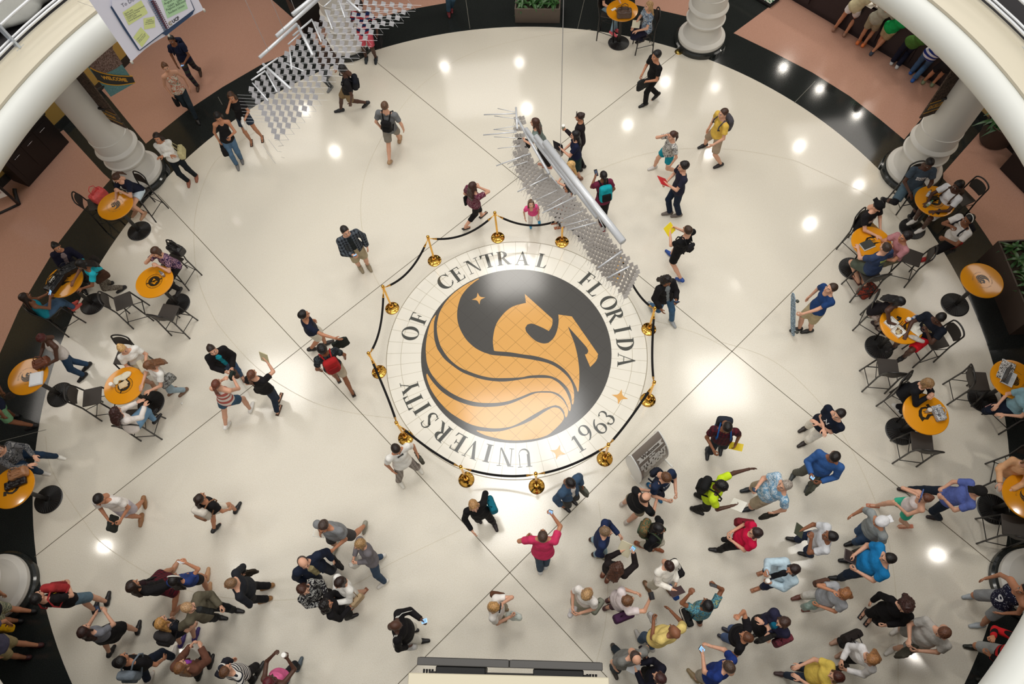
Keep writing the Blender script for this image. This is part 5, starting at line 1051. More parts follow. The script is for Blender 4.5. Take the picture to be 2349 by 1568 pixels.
CHAIRS=[((262,508),20,'holding a red handbag, left of the horse-printed table'),((357,486),228,'under the person in a navy shirt beside the left column'),((432,640),230,'under the person in a purple floral shirt'),((325,727),22,'empty, with its seat turned toward the seal-printed table, left one'),((424,752),66,'empty, below the seal-printed table, right one'),((165,744),40,'under the seated person in turquoise holding a phone'),((330,850),250,'under the blond person in a white shirt at left'),((260,938),12,'empty, left of the table with the cream cloth'),((352,985),80,'under the curly-haired person in ripped jeans'),((60,1100),350,'at the lower left edge, under the person in grey plaid'),((1474,112),185,'under the person with long blond hair at the top'),((1392,84),350,'left of the top table with the brown bag'),((2066,470),300,'under the person in a slate shirt beside the right column'),((2168,500),205,'under the person in white with a brown backpack'),((1952,572),325,'under the person in a black cap'),((1962,668),115,'under the person seen from behind in a navy map shirt'),((2055,632),160,'under the person in a pink shirt'),((1989,751),335,'under the person leaning over takeout boxes'),((2105,815),195,'under the person in red shorts'),((2000,876),97,'empty, below the takeout table'),((2048,934),320,'under the person in a black jacket with joined hands'),((2195,906),357,'empty, facing the laptop table at right'),((2072,1040),95,'empty, below the helmet-printed table'),((2292,962),130,'under the person in dark jeans at the right edge'),((2286,1098),265,'under the person in white trousers at the right edge'),((2268,1224),93,'empty, below the table cut by the right edge')]
for (x,y),ang,w in CHAIRS:
    c=P(x,y); rz=DIR(x,y,ang)-PI/2
    if CH is None: CH=make_chair(); o=CH
    else: o=copy_tree(CH)
    o.location=tuple(c); o.rotation_euler=(0,0,rz); tag(o,'tall black metal bar chair '+w,'chair','black bar chairs around the orange tables')
# ---------------------------------------------------------------- the people
BK=(26,24,26); NV=(28,34,58); JE=(62,86,118); DJ=(34,42,58); WH=(236,234,228); GY=(120,122,122); KH=(158,142,112); BR=(70,46,32); DB=(42,28,22); BL=(22,18,18); BD=(186,150,100); RB=(92,52,36)
def A(label,who,*a,**k):
    p=person('person '+label,*a,**k); p['who']='the person '+who; return p
def BPK(p,c,nm,**k): backpack(p,c,nm+' backpack on '+p['who'],**k)
def BAG(p,i,c,nm,kind='shoulder_bag',**k): hang_bag(p,i,c,nm+' carried by '+p['who'],kind,**k)
def PH(p,i,lit=True,c=(28,28,32),**k): phone(p,i,('lit' if lit else 'dark')+' phone held by '+p['who'],lit,c,**k)
# top left
p=A('in a navy shirt with earphones walking on the salmon floor','with earphones',(394,92),262,1.66,1,'f',3,'p',BL,('t',NV),('p',(48,38,52),'wide',(60,66,60)),BR,'hd',(462,172,455,204)); BPK(p,NV,'navy'); PH(p,0,True,(40,120,200))
p=A('in a floral tank top and dark jeans walking from the salmon floor','in the floral tank top',(380,155),300,1.70,.95,'f',1,'b',(96,62,38),('v',(214,206,190),'floral',(204,98,66),(120,160,140)),('p',(44,54,62)),BK,'dd',(438,255,455,280)); BAG(p,1,BK,'black fringed bag',sz=.8)
p=A('in a white blouse with crossed arms beside the left column','in the white blouse by the left column',(361,316),268,1.68,.95,'f',2,'l',DB,('l',WH),('p',(26,32,38)),(150,92,70),'cc',(434,422,452,410)); BAG(p,0,(196,186,140),'pale straw bag',shoulder=True)
p=A('in a black tank top looking at a phone, holding a black bag','in the black tank top at upper left',(500,268),285,1.64,1,'f',2,'l',BL,('v',BK),('p',(84,112,140)),(110,110,110),'pg',(546,384,556,370),tilt=25); PH(p,0,False); BAG(p,1,BK,'black cloth bag')
p=A('in a black vest over white sleeves with a hand on the cheek','in the black vest over white',(531,222),275,1.68,.95,'f',2,'l',BR,('t',BK),('s',(44,56,72)),BR,'he',(577,328,602,319),sandal=True); BAG(p,0,WH,'white folded sweater','folded_bag',sz=.8,low=-.12)
p=A('in black with a backpack striding below the hanging plates','in black below the hanging plates',(786,160),190,1.80,1,'m',4,'a',BL,('t',BK),('s',(134,112,80)),(30,32,36),'dd',(780,256,839,246),tilt=30); BPK(p,(24,26,34),'black')
p=A('in pink shorts standing behind the hanging plates','in pink shorts',(824,14),262,1.84,1,'m',4,'a',BL,('t',(30,46,88),'wide',(170,50,60)),('s',(214,92,106)),(20,30,36),'dg',(841,139,863,140)); BAG(p,0,BK,'black and tan bag')
A('in grey patterned leggings half hidden by the hanging plates','in grey leggings',(737,92),230,1.70,1,'f',2,'l',BR,('l',(70,56,50)),('p',(92,96,98),'fine',(60,64,66),(120,124,124)),GY,'dd',(752,180,758,206))
A('cut by the top edge with only jeans and a red shoe visible','cut by the top edge',(1042,-96),280,1.76,1,'m',1,'s',BR,('t',GY),('p',(58,84,102)),(120,44,50),'dd',(1030,34,1036,24))
p=A('in a grey shirt walking away with a black drawstring bag','in the grey shirt with a drawstring bag',(883,243),75,1.80,1.05,'m',1,'s',(92,66,48),('t',(112,114,116)),('s',(138,132,122)),(168,134,98),'dd',(897,375,918,322)); BPK(p,BK,'black drawstring',sz=.86)
# middle left
p=A('in an open plaid shirt looking right with a phone in hand','in the open plaid shirt',(792,530),300,1.80,1,'m',1,'s',(34,28,24),('j',(86,94,102),'plaid',(34,40,42),(30,32,38)),('s',(176,162,132)),(146,132,106),'dp',(828,617,847,614),look=10); PH(p,1)
p=A('in a navy shirt and white shorts holding a black bag outward','in navy holding a bag outward',(697,722),25,1.76,1.02,'m',2,'s',BL,('t',(26,32,52)),('s',(222,216,202)),(40,36,34),'dO',(723,803,753,788)); BAG(p,1,(34,40,36),'dark folded bag','folded_bag')
p=A('with a red backpack and black patterned shirt walking away','with the red backpack',(739,800),118,1.78,1,'m',3,'a',BL,('t',(34,36,40),'blotch',(64,72,76),(26,28,30)),('s',(184,172,152)),(40,34,30),'dd',(810,902,775,868),sandal=True); BPK(p,(172,36,38),'red')
p=A('in a white polo with a black bow tie beside the rope','in the white polo and bow tie',(909,1030),305,1.72,1.1,'m',2,'s',(36,26,22),('t',WH),('p',(168,160,152),'plaid',(120,110,104)),(226,222,210),'dd',(919,1108,962,1075),tilt=20); BAG(p,0,(76,74,64),'grey folded bag','folded_bag',sz=.8)
m=MB(); iv=inv_of(p['E'].location,p['ph']-PI/2); o=p['nb']-p['ax']*.055+p['Fw']*.085; m.prism([o+p['Rt']*x+p['ax']*y for x,y in((-.06,.025),(0,.008),(.06,.025),(.06,-.025),(0,-.008),(-.06,-.025))],p['Fw']*.015); b_=m.build('bow_tie',M_BLK2,p['E']); b_.matrix_parent_inverse=p['E'].matrix_world.inverted() if False else b_.matrix_parent_inverse; V_=np.array([v.co[:] for v in b_.data.vertices]); V_=(np.c_[V_,np.ones(len(V_))]@iv.T)[:,:3]; b_.data.vertices.foreach_set('co',V_.astype(np.float32).ravel())
p=A('in a black cardigan over teal holding a drink bottle','in black over teal',(486,802),300,1.68,1.05,'f',1,'p',DB,('j',BK,'',(30,150,168)),('p',JE),(120,80,60),'hh',(557,866,545,850),sandal=True); BAG(p,0,(90,66,56),'brown pouch',sz=.7)
p=A('in a red and white striped tank top with denim shorts','in the striped tank top',(497,880),72,1.70,1.05,'f',1,'p',(98,52,36),('v',(222,212,204),'wide',(176,92,84)),('s',(56,84,108)),WH,'kp',(526,976,578,936)); BAG(p,1,(34,44,40),'dark green pouch',sz=.6,low=-.1)
p=A('in a loose black top with a ponytail raising a folder','in the loose black top',(578,858),68,1.68,1.05,'f',1,'p',(96,58,40),('q',BK),('p',(34,46,64)),BR,'gP',(640,942,642,914),sandal=True); flat_in_hand(p,1,'folder','folder','patterned folder raised by '+p['who'],(.2,.26,.012),(206,200,160)); BAG(p,0,BK,'black handbag',sz=.8)
# left tables
A('in a navy shirt leaning on the horse-printed table at left','in navy leaning on the table',(268,408),232,1.68,1,'f',1,'p',(70,44,30),('t',(28,32,50)),('s',(206,222,232)),(170,130,100),'kt',None,sit=.78,lean=.16,tilt=28)
A('in a navy cardigan over grey standing behind the bag-heaped table','in the navy cardigan at left',(130,567),300,1.66,1,'f',2,'b',BL,('j',(26,26,44),'',(140,122,122)),('p',BK),BK,'hh',(196,668,204,650))
p=A('in a turquoise shirt leaning over the bag-heaped table','in the turquoise shirt leaning over',(186,606),212,1.70,1.05,'f',3,'l',BL,('t',(38,178,196)),('p',(128,120,108),'fine',(84,76,68),(150,142,130)),BK,'tt',(281,665,252,655),lean=.14,tilt=20); BAG(p,0,(72,48,36),'brown strap bag',shoulder=True,low=.0); BAG(p,1,(42,36,32),'black laptop bag',shoulder=True)
p=A('in turquoise seated at lower left of the bags with a phone','in turquoise with a phone',(58,681),40,1.64,.95,'f',3,'l',DB,('v',(30,140,160)),('p',(70,96,124)),(214,90,80),'pp',(178,706,170,700),sit=.78,footz=.28); PH(p,1)
p=A('in a purple floral shirt resting her chin on a hand','in the purple floral shirt',(357,578),232,1.70,1.08,'f',1,'m',BR,('t',(52,38,72),'floral',(178,138,150),(70,52,92)),('p',BK),BK,'ke',None,sit=.78,lean=.06,tilt=12); 
# lower left
A('in a white tank top and jeans leaning over the binder table','in the white tank top and jeans',(97,776),222,1.74,1,'f',4,'b',(78,34,32),('v',(214,206,200)),('p',(46,70,98)),BK,'tt',(202,842,192,866),lean=.16,tilt=30)
p=A('in green shorts stepping in from the left edge','in green shorts',(-52,893),200,1.82,1,'m',3,'s',BL,('t',NV),('s',(118,164,124)),BK,'dd',(76,980,34,958)); BAG(p,1,(70,60,56),'striped bag with a red tag',sz=.7)
p=A('with blond hair in a white shirt seated holding a beige bag','with blond hair in the white shirt',(281,800),300,1.68,1,'f',1,'b',(196,156,100),('t',WH),('s',(180,168,140)),(190,150,120),'hh',None,sit=.78,lean=.02,tilt=22); BAG(p,0,(196,186,164),'beige tote',low=-.28)
p=A('with long hair in a white shirt and pale jeans at the table','with long hair and pale jeans',(342,838),222,1.66,1,'f',1,'l',(112,74,48),('t',WH),('p',(148,168,180)),(120,90,70),'tt',(423,900,398,898),lean=.12,tilt=25); BAG(p,0,(150,150,146),'grey patterned bag',shoulder=True,pat='floral',c2=(90,92,92),c3=(60,50,40))
A('with curly dark hair and ripped jeans seated at the table','with curly hair and ripped jeans',(266,944),52,1.66,1.02,'f',1,'c',(54,28,24),('l',(226,218,212)),('p',(112,148,178)),BK,'tt',(362,962,352,950),sit=.78,footz=.3,lean=.05,tilt=15)
p=A('in a grey patterned top seated at the lower left edge','in the grey patterned top',(-6,1030),345,1.70,1,'f',1,'m',BR,('l',(112,112,114),'blotch',(60,62,66),(150,150,150)),('p',(32,52,74)),(226,222,212),'tt',(140,1050,104,1086),sit=.78,footz=.35,lean=.05)
p=A('in a plain white shirt and lavender shorts walking left','in plain white and lavender shorts',(228,1145),258,1.76,1,'m',2,'s',(26,20,18),('t',(236,230,224)),('s',(196,188,198)),(156,112,74),'hh',(336,1156,326,1192),tilt=20); BAG(p,1,(44,46,42),'dark folded bag','folded_bag',sz=.9,low=-.1)
p=A('in black with a white and tan backpack walking','with the white backpack',(460,1142),62,1.66,.95,'f',2,'p',DB,('t',BK),('s',(228,220,206)),(30,30,32),'dd',(501,1210,546,1166)); BPK(p,(214,206,194),'white and tan',c2=(150,110,84))
p=A('in a black shirt with yellow letters hugging a red bag','in black with yellow letters',(86,1370),78,1.78,1,'m',1,'s',BL,('t',BK),('s',(92,116,132)),BK,'hh',(250,1374,223,1393)); BPK(p,(168,52,54),'red',front=True)
p=A('in a black coat over a dark red plaid dress','in the black coat and red plaid dress',(305,1343),62,1.70,1.12,'f',2,'l',DB,('j',BK,'',(40,24,28)),('k',(98,24,38),'plaid',(50,26,34)),(190,140,110),'dO',(403,1300,410,1398))
p=A('with a white headband holding up a lit phone','with the white headband',(400,1328),82,1.68,1,'f',2,'l',BL,('t',(44,62,118)),('s',BK),(196,150,110),'dU',(478,1318,482,1352)); PH(p,1,c=(230,235,240))
m=SDF(.004); q_=p; 
A('in an olive jacket with sandy hair leading the lower group','in the olive jacket',(432,1393),350,1.78,1.08,'m',1,'s',(168,134,98),('j',(98,92,76),'',(52,54,54)),('p',(26,28,32)),BK,'hb',(545,1400,507,1416),tilt=15)
p=A('in a dark suit walking toward the lower left group','in the dark suit',(529,1338),200,1.82,1.08,'m',1,'s',(118,90,64),('l',(36,38,44)),('p',(24,24,28)),(150,110,70),'dg',(616,1346,611,1376)); BAG(p,1,(52,44,34),'dark leather bag','folded_bag')
p=A('with long blond hair and a dark backpack, lower left','with long blond hair and dark backpack',(370,1426),70,1.66,.98,'f',1,'l',(168,124,70),('t',(24,26,34)),('s',BK),(62,44,110),'dd',(452,1456,420,1470)); BPK(p,(54,52,54),'charcoal')
p=A('with very long dark hair texting, lower left','with very long dark hair',(193,1446),78,1.68,.98,'f',1,'l',(46,26,22),('t',(124,126,134)),('k',BK),BK,'pp',(320,1440,262,1490)); PH(p,0,False)
p=A('in a black polo with a grey backpack at the bottom left','in the black polo',(280,1514),78,1.78,1.05,'m',2,'s',BL,('t',BK),('p',(34,42,58)),(214,208,200),'dd',(402,1500,350,1552)); BPK(p,(122,132,142),'grey')
p=A('in a brown cardigan with long light brown hair at the bottom','in the brown cardigan',(414,1528),74,1.66,1.08,'f',1,'l',(118,80,50),('j',(104,68,54),'',(150,70,170)),('p',BK),BK,'pp',(486,1518,460,1545))
p=A('in a black and white striped shirt at the bottom','in the striped shirt at the bottom',(518,1537),62,1.72,1.05,'f',1,'s',(92,62,42),('t',(232,228,222),'stripe',(40,42,50)),('p',BK),(40,38,38),'gb',(598,1534,586,1556)); BAG(p,0,(38,38,46),'navy crossbody bag',shoulder=True)
p=A('in a pink tank top raising a drink at the bottom edge','in the pink tank top',(618,1562),70,1.66,1,'f',4,'m',(84,24,32),('v',(232,110,160)),('p',(32,32,36)),(84,96,104),'PP',(688,1524,660,1560)); cup(p,1,'pale drink cup raised by '+p['who'])
# middle lower
p=A('in a grey polo, heavily built, beside the curly-haired one','in the big grey polo',(742,1207),248,1.82,1.22,'m',2,'s',(66,52,46),('t',(136,138,140)),('s',(70,66,66)),(150,146,132),'hd',(771,1257,838,1214)); flat_in_hand(p,1,'booklet','booklet','white booklet held by '+p['who'],(.16,.22,.01),(226,224,214))
p=A('with curly blond hair in a grey hoodie and jeans','with curly blond hair and grey hoodie',(825,1248),218,1.68,1.05,'f',1,'m',(150,118,78),('l',(112,108,112)),('p',(58,76,98)),(232,228,220),'hh',(880,1338,874,1280)); BAG(p,1,(226,222,214),'white printed shopping bag','plastic_bag')
p=A('balding in a navy suit jacket over a khaki shirt','balding in the navy jacket',(697,1290),305,1.80,1.15,'m',1,'h',(70,56,48),('j',(30,38,56),'',(176,162,120)),('p',(48,52,62)),(206,204,198),'dd',(738,1330,772,1308)); BAG(p,0,BK,'black document bag','folded_bag')
A('with long wavy brown hair beside the one in white','with wavy brown hair',(696,1352),330,1.64,1,'f',1,'l',(64,38,28),('l',(36,34,38),'blotch',(180,180,176),(30,30,34)),('p',BK),BK,'hh',None)
A('with black curly hair in black, back to us','with black curly hair in black',(748,1386),20,1.66,1.05,'f',2,'c',(24,20,20),('l',BK),('p',BK),BK,'hh',None)
p=A('with short dark hair all in white gesturing','all in white with short dark hair',(779,1336),228,1.66,1.08,'f',1,'m',(40,26,22),('l',(238,236,230)),('k',(228,226,218)),(150,90,60),'ph',(833,1360,808,1394),tilt=10,sandal=True); BAG(p,0,(176,152,120),'beige handbag',shoulder=True,sz=.8)
p=A('in a black track jacket with white sleeve stripes texting','in the striped track jacket',(908,1434),4,1.80,1.15,'m',4,'0',BL,('l',BK),('p',(222,220,212)),BK,'pd',(943,1446,968,1470),tilt=25); PH(p,0,c=(220,224,228)); BAG(p,1,(200,200,200),'clear shopping bag','plastic_bag',sz=.8)
for i in range(2):
    for k in(-1,0,1):
        m=MB(); off=unit(np.cross(p['el'][i]-p['sho'][i],p['F']+Z3*.5)); up_=unit(np.cross(off,p['el'][i]-p['sho'][i])); up_=up_ if up_[2]>0 else -up_
        q=[p['nb']*.35+p['sho'][i]*.65+Z3*.075+p['Fw']*k*.02,p['sho'][i]+up_*.06+p['Fw']*k*.02,(p['sho'][i]+p['el'][i])/2+up_*.066+p['Fw']*k*.02,p['el'][i]+up_*.056+p['Fw']*k*.02]; m.tube(q,.006,5); m.build('sleeve_stripe',M_WHITE,p['E'],True,inv_of(p['E'].location,p['ph']-PI/2))
p=A('with blond hair and black sunglasses on top, in white','with sunglasses on blond hair',(1134,1392),350,1.66,1,'f',1,'m',(178,136,84),('t',(236,232,226)),('c',(160,150,130)),(150,120,90),'eh',None,tilt=20); BAG(p,1,(216,226,220),'clear shopping bag with a blue bottle','plastic_bag'); BAG(p,0,(96,62,44),'brown handbag',shoulder=True,sz=.8)
p=A('in a white lace top looking into a bag','in the white lace top',(1345,1364),235,1.68,1.02,'f',1,'m',(170,134,92),('t',(238,234,228),'fine',(222,216,210),(244,242,238)),('k',(180,176,160)),(170,120,90),'hh',None,tilt=28); BAG(p,0,(128,130,116),'grey tote',shoulder=True,sz=.9); BAG(p,1,(226,222,224),'crumpled clear shopping bag','plastic_bag',sz=.8,low=-.05)
p=A('in a black blouse with a teal shoulder bag, arms swinging','with the teal shoulder bag',(1087,1160),292,1.68,1.02,'f',1,'m',(168,128,84),('l',(24,24,26)),('p',BK),(36,26,30),'bf',(1135,1204,1098,1186)); BAG(p,0,(20,108,128),'teal shoulder bag',shoulder=True)
p=A('in a raspberry pink shirt holding a phone up','in the raspberry pink shirt',(1245,1228),88,1.78,1.15,'m',2,'s',(70,52,42),('t',(206,56,98)),('p',(70,84,100)),(214,214,212),'wP',(1240,1302,1252,1290)); PH(p,1)
p=A('in a denim blue jacket over white with a grey bag','in the denim blue jacket',(1309,1108),315,1.74,1.02,'m',3,'s',(26,20,20),('j',(62,86,112),'',(226,220,212)),('p',(60,60,58)),BK,'dd',None,tilt=20); BAG(p,0,(96,98,88),'grey canvas bag','folded_bag',sz=1.1)
p=A('in a navy sweater with sandy hair turned from the phone user','in the navy sweater',(1390,1219),350,1.76,1.05,'m',1,'s',(120,96,72),('l',(34,46,80)),('p',(160,190,206)),(70,48,36),'hd',(1372,1274,1366,1240)); BAG(p,1,(150,146,130),'grey cloth bag','folded_bag',sz=.7)
A('in a black shirt with a balding crown near the welcome sign','balding in the black shirt',(1481,1140),35,1.78,1.12,'m',1,'h',(64,44,34),('t',(24,24,26)),('s',(150,140,118)),(190,180,170),'hh',(1434,1152,1444,1194))
p=A('in a navy shirt with white print and small black backpack','in navy with white print',(1528,1095),312,1.76,1.08,'m',1,'s',(96,64,42),('t',(34,46,72)),('s',(30,34,56)),(26,96,140),'hh',(1506,1140,1494,1120),tilt=25); BPK(p,(30,34,46),'navy',sz=.7)
p=A('in a neon yellow polo reaching out to shake hands','in the neon yellow polo',(1656,1115),335,1.82,1.1,'m',4,'a',(18,16,16),('t',(206,234,44)),('p',(30,28,26)),(20,18,18),'Op',(1597,1172,1606,1140),tilt=10); BPK(p,(28,28,28),'black'); flat_in_hand(p,1,'paper_sheet','paper','white paper held by '+p['who'],(.21,.28,.003),(232,228,220))
p=A('in a dark red plaid shirt with a blue and black backpack','in the dark red plaid shirt',(1668,980),268,1.78,1.02,'m',3,'s',(24,18,18),('t',(86,28,38),'plaid',(44,26,38)),('p',(34,38,46)),(30,30,34),'gh',(1622,1040,1652,1030),tilt=30); BPK(p,(40,44,54),'blue and black',c2=(30,84,150)); flat_in_hand(p,0,'leaflet','leaflet','yellow leaflet held low by '+p['who'],(.15,.25,.004),(226,198,40))
p=A('in a pale blue tropical shirt with grey hair, holding a phone','in the pale blue tropical shirt',(1800,1113),192,1.82,1.24,'m',1,'s',(150,140,130),('t',(120,164,196),'blotch',(206,220,230),(140,178,206)),('s',(170,154,130)),(30,36,42),'dp',(1714,1124,1716,1168),tilt=-12); PH(p,1,False); BAG(p,0,(44,42,36),'black folded bag','folded_bag')
A('in a navy shirt with crossed arms and white shorts','with crossed arms in navy',(1924,950),208,1.78,1.12,'m',1,'s',(28,22,22),('t',(22,28,44)),('c',(232,226,214)),(44,36,32),'cc',(1844,984,1842,1018),tilt=-5)
p=A('in a blue long-sleeved shirt checking a phone with both hands','in the blue long-sleeved shirt',(1914,1048),238,1.80,1.15,'m',3,'s',(26,20,18),('l',(54,92,150)),('p',(92,92,84)),(66,70,70),'hp',(1819,1090,1854,1117),tilt=30); PH(p,1); BAG(p,0,(72,74,64),'grey green bag','folded_bag',sz=1.1)
p=A('in a red blouse and black trousers walking left','in the red blouse',(1733,1221),172,1.68,1.1,'f',1,'m',(46,30,28),('q',(204,24,68)),('p',BK),BK,'hh',(1642,1262,1690,1240)); BAG(p,1,(122,36,46),'dark red handbag',shoulder=True); BAG(p,0,BK,'small black bag',sz=.6)
p=A('in a light grey shirt and navy jeans waving a hand','in light grey waving',(1904,1229),168,1.78,1.05,'m',3,'s',(24,20,20),('t',(206,208,212)),('p',(32,48,78)),(30,28,28),'kp',(1820,1238,1848,1272),tilt=-8); flat_in_hand(p,1,'folder','folder','olive folder held by '+p['who'],(.2,.24,.012),(70,76,58))
p=A('in a grey polo and a white-fronted cap with a lanyard','with the white-fronted cap',(2021,1196),196,1.80,1.12,'m',2,'s',(60,48,40),('t',(146,152,152)),('p',(60,84,116)),BK,'dd',(1952,1246,1975,1228),hatc=((222,222,224),0),tilt=15); BAG(p,0,(64,62,54),'charcoal tote','folded_bag',sz=1.15)
p=A('in pale blue over black holding a white cup and a phone','with the white cup and phone',(1819,1306),200,1.66,1.05,'f',2,'m',(40,26,24),('j',(186,208,220),'',(30,30,36)),('c',(30,36,60)),(160,110,80),'pP',(1751,1312,1737,1350),sandal=True); PH(p,1,c=(190,210,214)); cup(p,0,'white paper cup held by '+p['who'])
p=A('in a bright blue shirt, heavily built, holding a tablet','in bright blue holding a tablet',(2037,1280),178,1.84,1.28,'m',1,'s',(28,24,22),('t',(30,124,184)),('p',(38,50,68)),(28,28,30),'hh',(1941,1286,1918,1326)); flat_in_hand(p,1,'tablet','tablet','brown tablet case held by '+p['who'],(.2,.27,.014),(84,72,66))
p=A('in white capris with wavy hair carrying a shopping bag','in white capris',(1936,1362),195,1.66,1.05,'f',2,'l',(140,92,56),('t',(158,160,164)),('c',(232,228,220)),(110,66,56),'he',(1830,1370,1854,1396),tilt=15); BAG(p,0,(128,150,140),'green printed shopping bag','plastic_bag',low=-.05); BAG(p,1,(96,68,56),'brown leather bag',shoulder=True,sz=.8)
A('in a black dress and flip-flops with long curly hair','in the black dress and flip-flops',(2078,1392),232,1.68,1.12,'f',1,'c',(58,34,30),('l',(22,20,22)),('c',BK),(40,34,36),'hd',(1980,1406,1993,1422),tilt=25,sandal=True)
p=A('in a light grey polo looking down, carrying a dark bag','in the light grey polo',(2164,1450),218,1.80,1.2,'m',1,'s',(100,64,46),('t',(188,184,178)),('s',(160,156,150)),(226,222,214),'hp',(2055,1444,2042,1490),tilt=30); BAG(p,0,(74,70,60),'dark grey folded bag','folded_bag',sz=1.15)
A('in a navy jersey with the number 9 and grey shorts','in the number 9 jersey',(2350,1352),186,1.80,1.02,'m',2,'s',BL,('v',(30,30,52),'dots',(200,204,216)),('s',(140,142,144)),(170,178,184),'dd',(2224,1368,2240,1434))
A('in a red and black jersey at the lower right edge','in the red and black jersey',(2356,1488),172,1.78,1,'m',2,'s',BL,('l',(200,34,40),'wide',(26,22,24)),('s',(160,162,160)),(44,46,40),'hP',(2228,1484,2258,1560))
# bottom right
p=A('in a teal paisley blouse holding up a camera','in the teal paisley blouse',(1622,1386),112,1.70,1.15,'f',3,'m',(20,18,20),('q',(92,150,166),'floral',(60,96,112),(158,168,120)),('p',BK),(150,110,90),'UU',(1570,1410,1600,1420)); flat_in_hand(p,1,'camera','camera','small black camera held up by '+p['who'],(.11,.07,.05),(24,24,26)); BAG(p,0,(30,30,30),'black and white tote',shoulder=True,pat='wide',c2=(220,216,206))
p=A('in a pale yellow polo with a shaved head','in the pale yellow polo',(1547,1448),118,1.82,1.22,'m',3,'0',BL,('t',(226,202,124)),('p',(74,96,120)),(200,196,190),'hf',(1466,1462,1490,1478)); BAG(p,0,(206,204,204),'clear shopping bag','plastic_bag',sz=.8)
p=A('in a grey polo with a bald spot beside the screens','in grey beside the screens',(1458,1508),292,1.78,1.15,'m',1,'h',(60,46,42),('t',(124,124,120)),('p',(40,50,60)),(70,64,60),'dd',(1408,1538,1410,1492),tilt=20); BAG(p,0,(36,32,44),'navy folded bag','folded_bag')
p=A('in a white blouse with a bun reading a dark folder','with the bun in a white blouse',(1535,1298),300,1.68,1.12,'f',1,'b',(50,30,26),('l',(240,236,226)),('c',(220,214,196)),(120,90,60),'hp',(1484,1346,1532,1350),tilt=25); flat_in_hand(p,1,'folder','folder','dark folder read by '+p['who'],(.24,.18,.01),(66,48,50)); BAG(p,0,BK,'black tote',shoulder=True); BAG(p,1,(36,72,140),'blue folded bag','folded_bag',sz=.8,low=.12)
p=A('with brown hair holding a phone and a cream folder','with the phone and cream folder',(1418,1300),62,1.66,1.08,'f',1,'c',(74,46,34),('l',(34,28,28)),('c',(140,142,146)),(120,70,50),'pP',(1386,1312,1396,1324),tilt=15); PH(p,1,c=(40,170,180)); flat_in_hand(p,0,'folder','folder','cream folder held by '+p['who'],(.22,.28,.012),(214,206,176))
p=A('in a black hooded jacket with a floral backpack','in the black hooded jacket',(1512,1212),335,1.68,1.12,'f',3,'l',(22,18,20),('l',(20,20,24)),('c',(206,200,184)),(150,84,50),'dd',(1506,1258,1468,1250)); BPK(p,(126,96,62),'floral',pat='floral',c2=(74,88,66))
p=A('in a pinkish white blouse holding a camera, purple tote','with the purple tote',(1441,1376),22,1.66,1.08,'f',1,'m',(106,72,48),('t',(230,218,218)),('c',(90,70,80)),(90,60,60),'hP',(1396,1392,1402,1374)); flat_in_hand(p,1,'camera','camera','black camera held to the eye by '+p['who'],(.12,.08,.06),(28,28,32)); BAG(p,1,(72,42,72),'purple tote',shoulder=True,sz=1.1)
p=A('in black with dark hair at the bottom edge reading papers','reading papers at the bottom edge',(1512,1553),150,1.66,1.05,'f',1,'m',(62,36,34),('l',(26,26,38)),('p',BK),(140,90,80),'pp',(1474,1546,1490,1560)); flat_in_hand(p,0,'paper_sheet','paper','sheet of paper held by '+p['who'],(.21,.28,.003),(200,202,204))
p=A('in a royal blue shirt and khaki shorts texting at the bottom','in the royal blue shirt',(1671,1528),132,1.80,1.12,'m',1,'s',(72,56,46),('t',(32,54,120)),('s',(176,166,150)),(150,130,96),'pp',(1590,1550,1610,1562),tilt=20); PH(p,0)
A('in a black shirt and jeans raising an open hand','raising an open hand',(1712,1460),152,1.66,1.15,'f',2,'s',(92,56,36),('t',(26,24,28)),('p',(84,106,148)),(60,60,70),'dU',(1662,1464,1672,1448))
p=A('in a navy cardigan over teal with crossed arms','in the navy cardigan over teal',(1796,1427),205,1.68,1.15,'f',1,'m',(62,42,34),('j',(38,38,60),'',(24,112,142)),('k',(34,32,34)),BK,'cc',None,tilt=5); BAG(p,0,(112,50,60),'maroon floral bag',shoulder=True,pat='floral',c2=(80,40,50)); BAG(p,1,(34,32,30),'black folded bag','folded_bag',sz=1.2,low=-.15)
p=A('in a white blouse with straight blond hair, lower right','with straight blond hair',(1999,1512),205,1.68,1.05,'f',1,'l',(160,112,70),('l',(232,230,230)),('p',BK),(206,164,140),'hh',(1918,1470,1930,1500),tilt=20); BAG(p,1,(40,34,32),'black leather handbag',shoulder=True); BAG(p,0,(44,40,38),'black folded bag','folded_bag')
A('in a yellow shirt with dark red hair at the bottom edge','in the yellow shirt at the bottom edge',(1918,1551),172,1.68,1.1,'f',1,'m',(70,34,26),('t',(222,194,92)),('p',(46,58,78)),(80,60,60),'tt',(1793,1546,1832,1532))
